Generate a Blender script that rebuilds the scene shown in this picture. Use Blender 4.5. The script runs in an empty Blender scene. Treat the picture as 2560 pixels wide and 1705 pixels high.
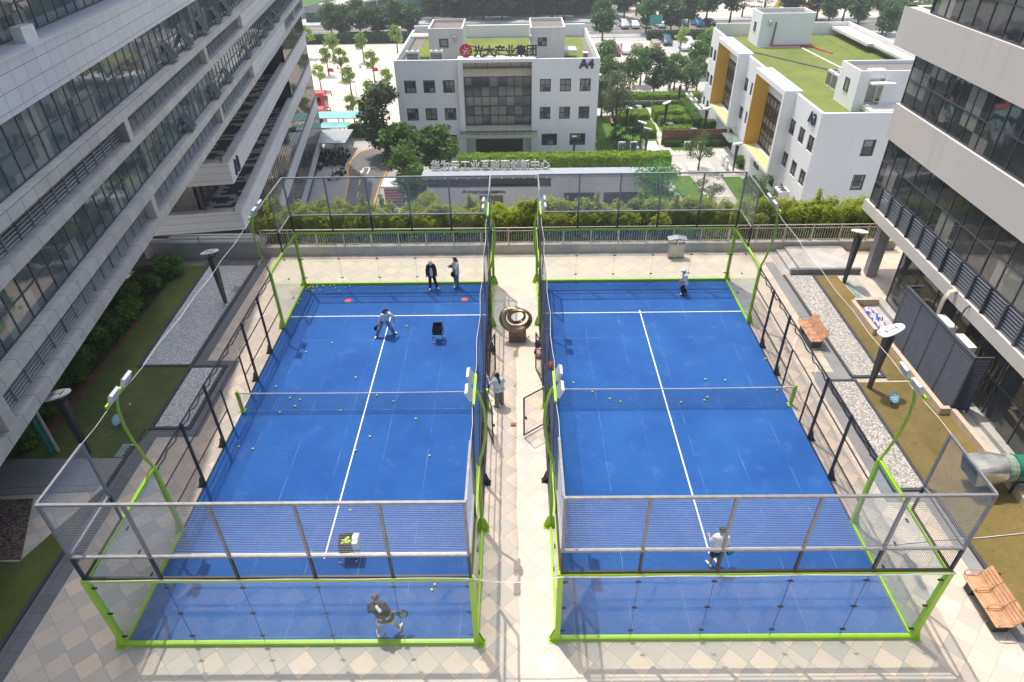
import bpy, bmesh, math, random
from mathutils import Vector, Matrix
random.seed(7)
C = bpy.context.scene.collection
SC = bpy.context.scene
PI = math.pi
G = -14.8                                   # street level below the podium deck (z = 0)

# ---------------------------------------------------------------- camera
cam = bpy.data.cameras.new('camera'); camo = bpy.data.objects.new('camera', cam); C.objects.link(camo)
_p, _y, _r = 0.61943, -0.01033, -0.01528
_f = Vector((math.sin(_y)*math.cos(_p), math.cos(_y)*math.cos(_p), -math.sin(_p)))
_r0 = Vector((math.cos(_y), -math.sin(_y), 0)); _u0 = _r0.cross(_f)
_rr = math.cos(_r)*_r0 + math.sin(_r)*_u0; _uu = -math.sin(_r)*_r0 + math.cos(_r)*_u0
camo.matrix_world = Matrix(((_rr.x, _uu.x, -_f.x, 0.0935), (_rr.y, _uu.y, -_f.y, -20.285), (_rr.z, _uu.z, -_f.z, 17.838), (0, 0, 0, 1)))
cam.sensor_width = 36; cam.lens = 661.31/1024*36; cam.clip_start = .1; cam.clip_end = 4000
SC.camera = camo

# ---------------------------------------------------------------- light
sd = Vector((-0.2, 0.307, 1.0)).normalized()          # towards the sun
SUN_EL = math.asin(sd.z); SUN_ROT = math.atan2(sd.x, sd.y)
W = bpy.data.worlds.new("World"); SC.world = W; W.use_nodes = True
wn = W.node_tree; bg = wn.nodes['Background']
sky = wn.nodes.new('ShaderNodeTexSky'); sky.sky_type = 'NISHITA'; sky.sun_disc = False
sky.sun_elevation = SUN_EL; sky.sun_rotation = SUN_ROT; sky.air_density = 1.5; sky.dust_density = 4.0; sky.altitude = 0
wn.links.new(sky.outputs[0], bg.inputs[0]); bg.inputs[1].default_value = 0.15
sl = bpy.data.lights.new('sun', 'SUN'); sl.energy = 2.6; sl.angle = math.radians(.53); sl.color = (1, .95, .87)
so = bpy.data.objects.new('sun', sl); C.objects.link(so)
so.rotation_euler = sd.to_track_quat('Z', 'Y').to_euler(); so.location = (0, 0, 80)
vs = SC.view_settings; vs.view_transform = 'Standard'; vs.look = 'None'; vs.exposure = 0.60; vs.gamma = 1
SC.cycles.max_bounces = 10; SC.cycles.transparent_max_bounces = 24; SC.cycles.caustics_reflective = False; SC.cycles.caustics_refractive = False

# ---------------------------------------------------------------- helpers
class MB:
    def __init__(s): s.v = []; s.f = []; s.m = []; s.cm = 0
    def add(s, vs, fs):
        b = len(s.v); s.v += [tuple(v) for v in vs]
        for f in fs: s.f.append([b+i for i in f]); s.m.append(s.cm)
        return s
    def box(s, x0, x1, y0, y1, z0, z1):
        return s.add([(x0,y0,z0),(x1,y0,z0),(x1,y1,z0),(x0,y1,z0),(x0,y0,z1),(x1,y0,z1),(x1,y1,z1),(x0,y1,z1)],
                     [(3,2,1,0),(4,5,6,7),(0,1,5,4),(1,2,6,5),(2,3,7,6),(3,0,4,7)])
    def obox(s, c, a, b, d):
        c, a, b, d = map(Vector, (c, a, b, d))
        return s.add([c-a-b-d, c+a-b-d, c+a+b-d, c-a+b-d, c-a-b+d, c+a-b+d, c+a+b+d, c-a+b+d],
                     [(3,2,1,0),(4,5,6,7),(0,1,5,4),(1,2,6,5),(2,3,7,6),(3,0,4,7)])
    def bar(s, p, q, w, h=None, up=(0,0,1)):
        p, q = Vector(p), Vector(q); d = (q-p)/2; up = Vector(up)
        t = d.normalized()
        if abs(t.dot(up)) > .99: up = Vector((0,1,0))
        a = t.cross(up).normalized(); b = a.cross(t)
        return s.obox((p+q)/2, d, a*w/2, b*(h or w)/2)
    def tube(s, pts, r, n=8, caps=True):
        pts = [Vector(p) for p in pts]; k = len(pts); rs = r if isinstance(r, (list, tuple)) else [r]*k
        t0 = (pts[1]-pts[0]).normalized(); a = t0.orthogonal().normalized(); base = len(s.v); V = []; F = []
        for i, p in enumerate(pts):
            t = (pts[min(i+1, k-1)]-pts[max(i-1, 0)]).normalized()
            a = (a - t*a.dot(t))
            a = a.normalized() if a.length > 1e-6 else t.orthogonal().normalized()
            b = t.cross(a)
            for j in range(n):
                w = 2*PI*j/n; V.append(p + (a*math.cos(w)+b*math.sin(w))*rs[i])
        for i in range(k-1):
            for j in range(n):
                F.append((i*n+j, i*n+(j+1) % n, (i+1)*n+(j+1) % n, (i+1)*n+j))
        if caps: F.append(tuple(range(n-1, -1, -1))); F.append(tuple(range((k-1)*n, k*n)))
        return s.add(V, F)
    def prism(s, poly, z0, z1):
        n = len(poly)
        return s.add([(x,y,z0) for x,y in poly]+[(x,y,z1) for x,y in poly],
                     [tuple(range(n-1,-1,-1)), tuple(range(n,2*n))]+[(i,(i+1)%n,n+(i+1)%n,n+i) for i in range(n)])
    def prof(s, poly, o, u, v, w):          # polygon in the (u,v) plane swept by vector w
        o,u,v,w = map(Vector,(o,u,v,w)); n = len(poly)
        return s.add([o+u*a+v*b for a,b in poly]+[o+u*a+v*b+w for a,b in poly],
                     [tuple(range(n-1,-1,-1)), tuple(range(n,2*n))]+[(i,(i+1)%n,n+(i+1)%n,n+i) for i in range(n)])
    def sph(s, c, r, sc=(1,1,1), nu=12, nv=8):
        c = Vector(c); V = [c+Vector((0,0,-r*sc[2]))]; F = []
        for i in range(1, nv):
            a = -PI/2+PI*i/nv
            for j in range(nu):
                b = 2*PI*j/nu; V.append(c+Vector((r*sc[0]*math.cos(a)*math.cos(b), r*sc[1]*math.cos(a)*math.sin(b), r*sc[2]*math.sin(a))))
        V.append(c+Vector((0,0,r*sc[2]))); L = len(V)-1
        for j in range(nu):
            F.append((0, 1+(j+1)%nu, 1+j)); F.append((L, L-nu+j, L-nu+(j+1)%nu))
            for i in range(nv-2): F.append((1+i*nu+j, 1+i*nu+(j+1)%nu, 1+(i+1)*nu+(j+1)%nu, 1+(i+1)*nu+j))
        return s.add(V, F)
    def disc(s, c, r, z0, z1, n=20):
        return s.prism([(c[0]+r*math.cos(2*PI*i/n), c[1]+r*math.sin(2*PI*i/n)) for i in range(n)], z0, z1)
    def quad(s, a, b, c, d): return s.add([a,b,c,d], [(0,1,2,3)])

ORG = {}
def link(o): C.objects.link(o); return o
def thing(name, label, cat, loc=(0,0,0), rz=0, group=None):
    o = link(bpy.data.objects.new(name, None)); o.location = loc; o.rotation_euler = (0,0,rz); o.empty_display_size = .2
    tag(o, label, cat, group); ORG[o.name] = Vector(loc); return o
def tag(o, label, cat, group=None, kind=None):
    if label: o['label'] = label
    if cat: o['category'] = cat
    if group: o['group'] = group
    if kind: o['kind'] = kind
    return o
def mesh(name, mb, mats, smooth=False, off=None):
    me = bpy.data.meshes.new(name)
    vv = mb.v if off is None else [(v[0]-off[0], v[1]-off[1], v[2]-off[2]) for v in mb.v]
    me.from_pydata(vv, [], mb.f); me.update()
    for m in (mats if isinstance(mats, (list, tuple)) else [mats]): me.materials.append(m)
    if isinstance(mats, (list, tuple)) and len(mats) > 1: me.polygons.foreach_set('material_index', mb.m)
    if smooth:
        me.shade_smooth()
        if smooth == 'auto':
            try: me.set_sharp_from_angle(angle=math.radians(40))
            except Exception: pass
    return me
def part(name, mb, mats, parent=None, smooth=False, local=False):
    """one mesh object; vertices are world coordinates unless local"""
    off = None
    if parent is not None and not local: off = ORG[parent.name]
    o = link(bpy.data.objects.new(name, mesh(name, mb, mats, smooth, off)))
    if parent is not None:
        o.parent = parent; ORG[o.name] = ORG[parent.name]
    else: ORG[o.name] = Vector((0,0,0))
    return o
class Each(MB):
    """like MB, but every added piece becomes a part of its own"""
    def __init__(s): super().__init__(); s.cut = []
    def add(s, vs, fs): s.cut.append((len(s.v), len(s.f))); return super().add(vs, fs)
    def emit(s, name, mats, parent, per=1):
        c = s.cut[::per]+[(len(s.v), len(s.f))]
        for (v0,f0),(v1,f1) in zip(c, c[1:]):
            b = MB(); b.v = s.v[v0:v1]; b.f = [[i-v0 for i in f] for f in s.f[f0:f1]]; b.m = s.m[f0:f1]; part(name, b, mats, parent)
def solo(name, mb, mats, label, cat, group=None, kind=None, smooth=False, base=None):
    """a thing that is one mesh, with its origin at its base"""
    if base is None:
        xs = [v[0] for v in mb.v]; ys = [v[1] for v in mb.v]; zs = [v[2] for v in mb.v]
        base = ((min(xs)+max(xs))/2, (min(ys)+max(ys))/2, min(zs))
    o = link(bpy.data.objects.new(name, mesh(name, mb, mats, smooth, base))); o.location = base
    ORG[o.name] = Vector(base); return tag(o, label, cat, group, kind)
def struct(name, mb, mats, smooth=False):
    o = link(bpy.data.objects.new(name, mesh(name, mb, mats, smooth))); o['kind'] = 'structure'; ORG[o.name] = Vector((0,0,0)); return o
def kids(o): return [x for x in C.objects if x.parent is o]
def dup(o, loc=None, rz=None, label=None, sc=None, mat=None, parent=None, _kids=None):
    if _kids is None:
        _kids = {}
        for x in C.objects:
            if x.parent: _kids.setdefault(x.parent.name, []).append(x)
    c = o.copy(); C.objects.link(c)
    if loc is not None: c.location = loc
    if rz is not None: c.rotation_euler = (0,0,rz)
    if label: c['label'] = label
    if sc: c.scale = sc if isinstance(sc, (tuple, list)) else (sc,)*3
    if parent is not None: c.parent = parent
    for k in _kids.get(o.name, []): dup(k, parent=c, mat=mat, _kids=_kids)
    if mat and o.type == 'MESH':
        for sl_ in c.material_slots:
            k_ = sl_.material.name if sl_.material else None
            if k_ in mat: sl_.link = 'OBJECT'; sl_.material = mat[k_]
    return c
def text(name, s, size, depth, m, origin, u, v, parent=None, bold=0, spacing=1.0, center=True, fat=0):
    """extruded lettering as a mesh, u = reading direction, v = up (world vectors)"""
    cu = bpy.data.curves.new(name, 'FONT'); cu.body = s; cu.size = size; cu.extrude = depth/2; cu.offset = bold; cu.space_character = spacing
    if center: cu.align_x = 'CENTER'
    t = link(bpy.data.objects.new(name, cu)); dg = bpy.context.evaluated_depsgraph_get()
    me = bpy.data.meshes.new_from_object(t.evaluated_get(dg), depsgraph=dg); bpy.data.objects.remove(t); me.name = name
    u, v = Vector(u).normalized(), Vector(v).normalized(); w = u.cross(v); o0 = Vector(origin)
    off = ORG[parent.name] if parent is not None else o0
    for vt in me.vertices: vt.co = o0 + u*vt.co.x + v*vt.co.y + w*vt.co.z - off
    if fat:                                            # heavier strokes: shifted copies, each a hair in front of the last
        bm = bmesh.new(); bm.from_mesh(me); base = bm.verts[:]+bm.edges[:]+bm.faces[:]
        for i, (a, c) in enumerate(((-fat,0),(fat,0),(0,-fat),(0,fat))):
            g = bmesh.ops.duplicate(bm, geom=base); d = u*a+v*c+w*(.004*(i+1))
            for e in g['geom']:
                if isinstance(e, bmesh.types.BMVert): e.co += d
        bm.to_mesh(me); bm.free()
    me.materials.clear(); me.materials.append(m)
    o = link(bpy.data.objects.new(name, me))
    if parent is not None: o.parent = parent; ORG[o.name] = ORG[parent.name]
    else: o.location = o0; ORG[o.name] = o0
    return o

# ---------------------------------------------------------------- materials
MATS = {}
def nt(name):
    m = bpy.data.materials.new(name); m.use_nodes = True; t = m.node_tree; MATS[name] = m
    return m, t, t.nodes['Principled BSDF']
def N(t, typ, **kw):
    n = t.nodes.new(typ)
    for k, v in kw.items():
        if k.startswith('i_'):
            key = k[2:]; n.inputs[int(key) if key.isdigit() else key.replace('_', ' ')].default_value = v
        else: setattr(n, k, v)
    return n
def maprange(t, sock, a, b, c, d):
    n = N(t, 'ShaderNodeMapRange'); n.inputs[1].default_value = a; n.inputs[2].default_value = b; n.inputs[3].default_value = c; n.inputs[4].default_value = d
    t.links.new(sock, n.inputs[0]); return n.outputs[0]
def mixc(t, fac, a, b, blend='MIX'):
    n = N(t, 'ShaderNodeMix', data_type='RGBA', blend_type=blend)
    for s, val in ((n.inputs['Factor'] if False else n.inputs[0], fac), (n.inputs[6], a), (n.inputs[7], b)):
        if hasattr(val, 'is_linked') or hasattr(val, 'links'): t.links.new(val, s)
        else: s.default_value = val if not isinstance(val, tuple) else (*val[:3], 1)
    return n.outputs[2]
def coords(t, obj=False, rot=0.0, scale=(1,1,1)):
    tc = N(t, 'ShaderNodeTexCoord') if obj else N(t, 'ShaderNodeNewGeometry')
    s = tc.outputs['Object'] if obj else tc.outputs['Position']
    mp = N(t, 'ShaderNodeMapping'); mp.inputs['Rotation'].default_value = (0,0,rot); mp.inputs['Scale'].default_value = scale
    t.links.new(s, mp.inputs[0]); return mp.outputs[0]
def noise(t, co, scale, detail=4, rough=.55):
    n = N(t, 'ShaderNodeTexNoise', i_Scale=scale, i_Detail=detail, i_Roughness=rough); t.links.new(co, n.inputs['Vector']); return n.outputs[0]
def pm(name, col, rough=.6, met=0, var=.12, scale=3.0, bump=0, bscale=60, spec=.5, obj=True, fine=.05):
    m, t, b = nt(name); co = coords(t, obj)
    f1 = maprange(t, noise(t, co, scale), .3, .7, 1-var, 1+var)
    f2 = maprange(t, noise(t, co, scale*14, 2), .3, .7, 1-fine, 1+fine)
    mu = N(t, 'ShaderNodeMath', operation='MULTIPLY'); t.links.new(f1, mu.inputs[0]); t.links.new(f2, mu.inputs[1])
    hs = N(t, 'ShaderNodeHueSaturation'); hs.inputs['Color'].default_value = (*col, 1); t.links.new(mu.outputs[0], hs.inputs['Value'])
    t.links.new(hs.outputs[0], b.inputs['Base Color'])
    b.inputs['Roughness'].default_value = rough; b.inputs['Metallic'].default_value = met; b.inputs['Specular IOR Level'].default_value = spec
    if bump:
        bp = N(t, 'ShaderNodeBump', i_Strength=bump, i_Distance=.02); t.links.new(noise(t, co, bscale, 3), bp.inputs['Height']); t.links.new(bp.outputs[0], b.inputs['Normal'])
    return m
def grime(name, col, col2, rough=.7, scale=.5, streak=(6, 6, .25), amt=.5, tile=None, tilecol=None, mortar=.012):
    """painted or clad wall: vertical dirt streaks, optional panel joints (tile = (axis rotation, width, height))"""
    m, t, b = nt(name); co = coords(t)
    mp = N(t, 'ShaderNodeMapping'); mp.inputs['Scale'].default_value = streak; t.links.new(co, mp.inputs[0])
    s = maprange(t, noise(t, mp.outputs[0], 1.0, 5, .6), .5, .78, 0, amt)
    big = maprange(t, noise(t, co, scale, 4), .35, .7, 0, amt*.6)
    mx = N(t, 'ShaderNodeMath', operation='MAXIMUM'); t.links.new(s, mx.inputs[0]); t.links.new(big, mx.inputs[1])
    c = mixc(t, mx.outputs[0], col, col2)
    if tile:
        # panel grid: u along a horizontal direction, v up
        sp = N(t, 'ShaderNodeSeparateXYZ'); t.links.new(co, sp.inputs[0])
        rt = tile[0]; u = N(t, 'ShaderNodeMath', operation='MULTIPLY_ADD'); u.inputs[1].default_value = math.cos(rt)
        u2 = N(t, 'ShaderNodeMath', operation='MULTIPLY'); u2.inputs[1].default_value = math.sin(rt)
        t.links.new(sp.outputs[0], u.inputs[0]); t.links.new(sp.outputs[1], u2.inputs[0]); t.links.new(u2.outputs[0], u.inputs[2])
        cb = N(t, 'ShaderNodeCombineXYZ'); t.links.new(u.outputs[0], cb.inputs[0])
        zz = N(t, 'ShaderNodeMath', operation='ADD'); zz.inputs[1].default_value = tile[3] if len(tile) > 3 else 0
        t.links.new(sp.outputs[2], zz.inputs[0]); t.links.new(zz.outputs[0], cb.inputs[1])
        br = N(t, 'ShaderNodeTexBrick', offset=0.0, i_Scale=1.0); br.inputs['Brick Width'].default_value = tile[1]; br.inputs['Row Height'].default_value = tile[2]
        br.inputs['Mortar Size'].default_value = mortar; br.inputs['Mortar Smooth'].default_value = .1
        br.inputs['Color1'].default_value = (1,1,1,1); br.inputs['Color2'].default_value = (.9,.9,.9,1); br.inputs['Mortar'].default_value = (*(tilecol or (.45,.45,.45)), 1)
        t.links.new(cb.outputs[0], br.inputs['Vector']); c = mixc(t, 1.0, c, br.outputs[0], 'MULTIPLY')
    t.links.new(c, b.inputs['Base Color']); b.inputs['Roughness'].default_value = rough
    return m
def leaf(name, c1, c2, c3, trans=.5, gain=1.75):
    c1, c2, c3 = [tuple(min(.62, q*gain) for q in c) for c in (c1, c2, c3)]
    return leaf_(name, c1, c2, c3, trans)
def leaf_(name, c1, c2, c3, trans):
    """foliage: every leaf cluster has its own shade"""
    m, t, b = nt(name); g = N(t, 'ShaderNodeNewGeometry'); cr = N(t, 'ShaderNodeValToRGB'); e = cr.color_ramp.elements
    e[0].position = 0; e[0].color = (*c1, 1); e[1].position = 1; e[1].color = (*c3, 1); x = e.new(.55); x.color = (*c2, 1)
    oi = N(t, 'ShaderNodeObjectInfo'); co = coords(t)
    nz = noise(t, co, .55, 2); a = N(t, 'ShaderNodeMath', operation='MULTIPLY_ADD'); a.inputs[1].default_value = .55
    nn = maprange(t, nz, .3, .7, 0, .45); t.links.new(g.outputs['Random Per Island'], a.inputs[0]); t.links.new(nn, a.inputs[2]); t.links.new(a.outputs[0], cr.inputs[0])
    hs = N(t, 'ShaderNodeHueSaturation'); t.links.new(cr.outputs[0], hs.inputs['Color'])
    t.links.new(maprange(t, oi.outputs['Random'], 0, 1, .85, 1.15), hs.inputs['Value'])
    tr = N(t, 'ShaderNodeBsdfTranslucent'); ms = N(t, 'ShaderNodeMixShader', i_0=trans)
    t.links.new(hs.outputs[0], b.inputs['Base Color']); t.links.new(hs.outputs[0], tr.inputs[0]); b.inputs['Roughness'].default_value = .55; b.inputs['Specular IOR Level'].default_value = .25
    t.links.new(b.outputs[0], ms.inputs[1]); t.links.new(tr.outputs[0], ms.inputs[2]); t.links.new(ms.outputs[0], t.nodes['Material Output'].inputs[0])
    return m
def clear(name, tint=(.93,.97,.95), dust_glare=.05, dcol=(.8,.9,.85), boost=1.0):
    """clear pane: see-through with Schlick reflection and a pale dusty film that also paints in sky reflection"""
    m, t, b = nt(name); t.nodes.remove(b); g = N(t, 'ShaderNodeNewGeometry')
    d = N(t, 'ShaderNodeVectorMath', operation='DOT_PRODUCT'); t.links.new(g.outputs['Incoming'], d.inputs[0]); t.links.new(g.outputs['Normal'], d.inputs[1])
    ab = N(t, 'ShaderNodeMath', operation='ABSOLUTE'); t.links.new(d.outputs['Value'], ab.inputs[0])
    om = N(t, 'ShaderNodeMath', operation='SUBTRACT', i_0=1.0); t.links.new(ab.outputs[0], om.inputs[1])
    pw = N(t, 'ShaderNodeMath', operation='POWER', i_1=5.0); t.links.new(om.outputs[0], pw.inputs[0])
    fr = N(t, 'ShaderNodeMath', operation='MULTIPLY_ADD', i_1=.95*boost, i_2=.045*boost, use_clamp=True); t.links.new(pw.outputs[0], fr.inputs[0])
    tp = N(t, 'ShaderNodeBsdfTransparent'); tp.inputs[0].default_value = (*tint, 1)
    gl = N(t, 'ShaderNodeBsdfGlossy', i_Roughness=.01); df = N(t, 'ShaderNodeBsdfDiffuse'); df.inputs[0].default_value = (*dcol, 1)
    m1 = N(t, 'ShaderNodeMixShader', i_0=dust_glare); t.links.new(tp.outputs[0], m1.inputs[1]); t.links.new(df.outputs[0], m1.inputs[2])  # dusty veil with the sky's reflection put into its colour
    m2 = N(t, 'ShaderNodeMixShader'); t.links.new(fr.outputs[0], m2.inputs[0]); t.links.new(m1.outputs[0], m2.inputs[1]); t.links.new(gl.outputs[0], m2.inputs[2])
    t.links.new(m2.outputs[0], t.nodes['Material Output'].inputs[0]); return m
def winglass(name, dark, blind, u_rot, pw, ph, zoff=0, share=.35, rough=.04, ior=1.7, uoff=0):
    """office glazing: each pane shows its own room tone or a drawn blind or painted reflection, under a slightly wavy reflective face"""
    m, t, b = nt(name); co = coords(t); sp = N(t, 'ShaderNodeSeparateXYZ'); t.links.new(co, sp.inputs[0])
    u = N(t, 'ShaderNodeMath', operation='MULTIPLY_ADD'); u.inputs[1].default_value = math.cos(u_rot)/pw
    u2 = N(t, 'ShaderNodeMath', operation='MULTIPLY'); u2.inputs[1].default_value = math.sin(u_rot)/pw
    t.links.new(sp.outputs[0], u.inputs[0]); t.links.new(sp.outputs[1], u2.inputs[0]); ua = N(t, 'ShaderNodeMath', operation='ADD', i_1=uoff/pw); t.links.new(u2.outputs[0], ua.inputs[0]); t.links.new(ua.outputs[0], u.inputs[2])
    v = N(t, 'ShaderNodeMath', operation='MULTIPLY_ADD', i_1=1/ph, i_2=zoff/ph); t.links.new(sp.outputs[2], v.inputs[0])
    fl = []
    for q in (u, v):
        f = N(t, 'ShaderNodeMath', operation='FLOOR'); t.links.new(q.outputs[0], f.inputs[0]); fl.append(f)
    cb = N(t, 'ShaderNodeCombineXYZ'); t.links.new(fl[0].outputs[0], cb.inputs[0]); t.links.new(fl[1].outputs[0], cb.inputs[1])
    wn_ = N(t, 'ShaderNodeTexWhiteNoise', noise_dimensions='2D'); t.links.new(cb.outputs[0], wn_.inputs['Vector'])
    st = maprange(t, wn_.outputs['Value'], 1-share-.02, 1-share+.02, 0, 1)
    room = mixc(t, noise(t, co, .8, 3), tuple(x*.4 for x in dark), tuple(x*1.8 for x in dark))
    t.links.new(mixc(t, st, room, blind), b.inputs['Base Color'])
    b.inputs['Roughness'].default_value = rough; b.inputs['IOR'].default_value = ior; b.inputs['Specular IOR Level'].default_value = .5
    bp = N(t, 'ShaderNodeBump', i_Strength=.03, i_Distance=.3); t.links.new(noise(t, co, .9, 2), bp.inputs['Height']); t.links.new(bp.outputs[0], b.inputs['Normal'])
    return m
# ---------------------------------------------------------------- ground materials
def tile_mat():
    m, t, b = nt('paving_tiles'); co = coords(t, rot=PI/4); s = .6
    ck = N(t, 'ShaderNodeTexChecker', i_Scale=1/s); ck.inputs['Color1'].default_value = (.71,.60,.495,1); ck.inputs['Color2'].default_value = (.55,.505,.45,1)
    mz = N(t, 'ShaderNodeMapping'); mz.inputs['Scale'].default_value = (1,1,0); mz.inputs['Location'].default_value = (.003,.002,.3); t.links.new(co, mz.inputs[0]); t.links.new(mz.outputs[0], ck.inputs['Vector'])
    br = N(t, 'ShaderNodeTexBrick', offset=0.0, i_Scale=1.0); br.inputs['Brick Width'].default_value = s; br.inputs['Row Height'].default_value = s
    br.inputs['Mortar Size'].default_value = .006; br.inputs['Mortar Smooth'].default_value = .2
    br.inputs['Color1'].default_value = (1.06,1.03,.99,1); br.inputs['Color2'].default_value = (.86,.88,.9,1); br.inputs['Mortar'].default_value = (.55,.5,.45,1); t.links.new(mz.outputs[0], br.inputs['Vector'])
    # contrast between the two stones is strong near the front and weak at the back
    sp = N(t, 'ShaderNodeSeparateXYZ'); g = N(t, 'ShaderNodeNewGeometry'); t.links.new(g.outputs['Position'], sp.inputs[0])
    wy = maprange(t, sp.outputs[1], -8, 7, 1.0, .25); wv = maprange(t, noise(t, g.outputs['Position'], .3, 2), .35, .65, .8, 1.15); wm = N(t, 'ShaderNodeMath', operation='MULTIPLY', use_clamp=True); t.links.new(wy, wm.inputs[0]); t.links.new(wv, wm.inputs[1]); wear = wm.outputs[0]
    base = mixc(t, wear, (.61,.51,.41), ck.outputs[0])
    c = mixc(t, 1.0, base, br.outputs[0], 'MULTIPLY')
    st = maprange(t, noise(t, g.outputs['Position'], 1.7, 6, .65), .5, .8, 0, .35); c = mixc(t, st, c, (.4,.36,.31))
    f = maprange(t, noise(t, g.outputs['Position'], 25, 3), .3, .7, .94, 1.06)
    hs = N(t, 'ShaderNodeHueSaturation'); t.links.new(c, hs.inputs['Color']); t.links.new(f, hs.inputs['Value'])
    t.links.new(hs.outputs[0], b.inputs['Base Color']); b.inputs['Roughness'].default_value = .55
    return m
def turf_mat():
    m, t, b = nt('blue_turf'); co = coords(t)
    a = noise(t, co, .35, 5, .6); sand = maprange(t, noise(t, co, 1.1, 7, .7), .56, .88, 0, .30)
    c = mixc(t, maprange(t, a, .3, .7, 0, 1), (.008,.068,.27), (.018,.105,.345)); c = mixc(t, sand, c, (.20,.30,.56))
    sx = N(t, 'ShaderNodeSeparateXYZ'); t.links.new(co, sx.inputs[0])
    for k, w_ in ((0, 1.66), (1, 4.9)):                # roll seams, partly worn
        fr = N(t, 'ShaderNodeMath', operation='MULTIPLY', i_1=1/w_); t.links.new(sx.outputs[k], fr.inputs[0]); f2 = N(t, 'ShaderNodeMath', operation='FRACT'); t.links.new(fr.outputs[0], f2.inputs[0]); lt = N(t, 'ShaderNodeMath', operation='LESS_THAN', i_1=.016/w_); t.links.new(f2.outputs[0], lt.inputs[0])
        wm = N(t, 'ShaderNodeMath', operation='MULTIPLY'); t.links.new(lt.outputs[0], wm.inputs[0]); t.links.new(maprange(t, noise(t, co, .9, 3), .42, .62, 0, .5), wm.inputs[1]); c = mixc(t, wm.outputs[0], c, (.30,.40,.62))
    mp = N(t, 'ShaderNodeMapping'); mp.inputs['Scale'].default_value = (180, 12, 1); t.links.new(co, mp.inputs[0])
    fb = maprange(t, noise(t, mp.outputs[0], 1, 3, .7), .3, .7, .86, 1.14)
    wn = maprange(t, noise(t, co, 140, 2), .3, .7, .8, 1.2); mu = N(t, 'ShaderNodeMath', operation='MULTIPLY'); t.links.new(fb, mu.inputs[0]); t.links.new(wn, mu.inputs[1])
    hs = N(t, 'ShaderNodeHueSaturation'); t.links.new(c, hs.inputs['Color']); t.links.new(mu.outputs[0], hs.inputs['Value'])
    t.links.new(hs.outputs[0], b.inputs['Base Color']); b.inputs['Roughness'].default_value = .8; b.inputs['Specular IOR Level'].default_value = .2
    b.inputs['Sheen Weight'].default_value = .25; b.inputs['Sheen Tint'].default_value = (.5,.7,1,1)
    bp = N(t, 'ShaderNodeBump', i_Strength=.4, i_Distance=.01); t.links.new(noise(t, co, 220, 2), bp.inputs['Height']); t.links.new(bp.outputs[0], b.inputs['Normal'])
    return m
def gravel_mat(name, dark, lite):
    m, t, b = nt(name); co = coords(t); mp = N(t, 'ShaderNodeMapping'); mp.inputs['Scale'].default_value = (1,1,0); t.links.new(co, mp.inputs[0])
    v = N(t, 'ShaderNodeTexVoronoi', i_Scale=15.0); t.links.new(mp.outputs[0], v.inputs['Vector'])
    sp = N(t, 'ShaderNodeSeparateColor'); t.links.new(v.outputs['Color'], sp.inputs[0])
    c = mixc(t, sp.outputs[0], dark, lite); e = maprange(t, v.outputs['Distance'], .3, .75, 1.05, .68)
    hs = N(t, 'ShaderNodeHueSaturation'); t.links.new(c, hs.inputs['Color']); t.links.new(e, hs.inputs['Value']); t.links.new(hs.outputs[0], b.inputs['Base Color'])
    b.inputs['Roughness'].default_value = .7
    bp = N(t, 'ShaderNodeBump', i_Strength=1.0, i_Distance=.06, invert=True); t.links.new(v.outputs['Distance'], bp.inputs['Height']); t.links.new(bp.outputs[0], b.inputs['Normal'])
    return m
def grass_mat(name, c1, c2, c3, sc=.5):
    m, t, b = nt(name); co = coords(t)
    c = mixc(t, maprange(t, noise(t, co, sc, 5, .65), .35, .65, 0, 1), c1, c2); c = mixc(t, maprange(t, noise(t, co, sc*2.7, 4, .6), .55, .75, 0, .8), c, c3)
    f = maprange(t, noise(t, co, 38, 4, .7), .3, .7, .6, 1.4); hs = N(t, 'ShaderNodeHueSaturation'); t.links.new(c, hs.inputs['Color']); t.links.new(f, hs.inputs['Value'])
    t.links.new(hs.outputs[0], b.inputs['Base Color']); b.inputs['Roughness'].default_value = .9; b.inputs['Specular IOR Level'].default_value = .1
    bp = N(t, 'ShaderNodeBump', i_Strength=.8, i_Distance=.04); t.links.new(noise(t, co, 55, 3), bp.inputs['Height']); t.links.new(bp.outputs[0], b.inputs['Normal'])
    return m
def slab_mat(name, col, w=.6, h=.6, rot=0, mort=.7, var=.1, size=.01):
    m, t, b = nt(name); co = coords(t, rot=rot); mz = N(t, 'ShaderNodeMapping'); mz.inputs['Scale'].default_value = (1,1,0); t.links.new(co, mz.inputs[0])
    br = N(t, 'ShaderNodeTexBrick', offset=0.0, i_Scale=1.0); br.inputs['Brick Width'].default_value = w; br.inputs['Row Height'].default_value = h; br.inputs['Mortar Size'].default_value = size
    br.inputs['Color1'].default_value = (*[x*(1+var) for x in col], 1); br.inputs['Color2'].default_value = (*[x*(1-var) for x in col], 1); br.inputs['Mortar'].default_value = (*[x*mort for x in col], 1); t.links.new(mz.outputs[0], br.inputs['Vector'])
    g = noise(t, co, 1.3, 6, .65); c = mixc(t, maprange(t, g, .45, .8, 0, .4), br.outputs[0], tuple(x*.55 for x in col))
    t.links.new(c, b.inputs['Base Color']); b.inputs['Roughness'].default_value = .6; return m
M_tile = tile_mat(); M_turf = turf_mat()
M_gravL = gravel_mat('white_gravel', (.58,.58,.60), (.88,.88,.88)); M_gravR = gravel_mat('pale_gravel', (.38,.34,.31), (.82,.78,.73))
M_lawnL = grass_mat('green_lawn', (.085,.11,.03), (.13,.155,.045), (.165,.16,.065)); M_lawnR = grass_mat('dry_lawn', (.19,.15,.05), (.25,.185,.072), (.12,.13,.03), .7)
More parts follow.
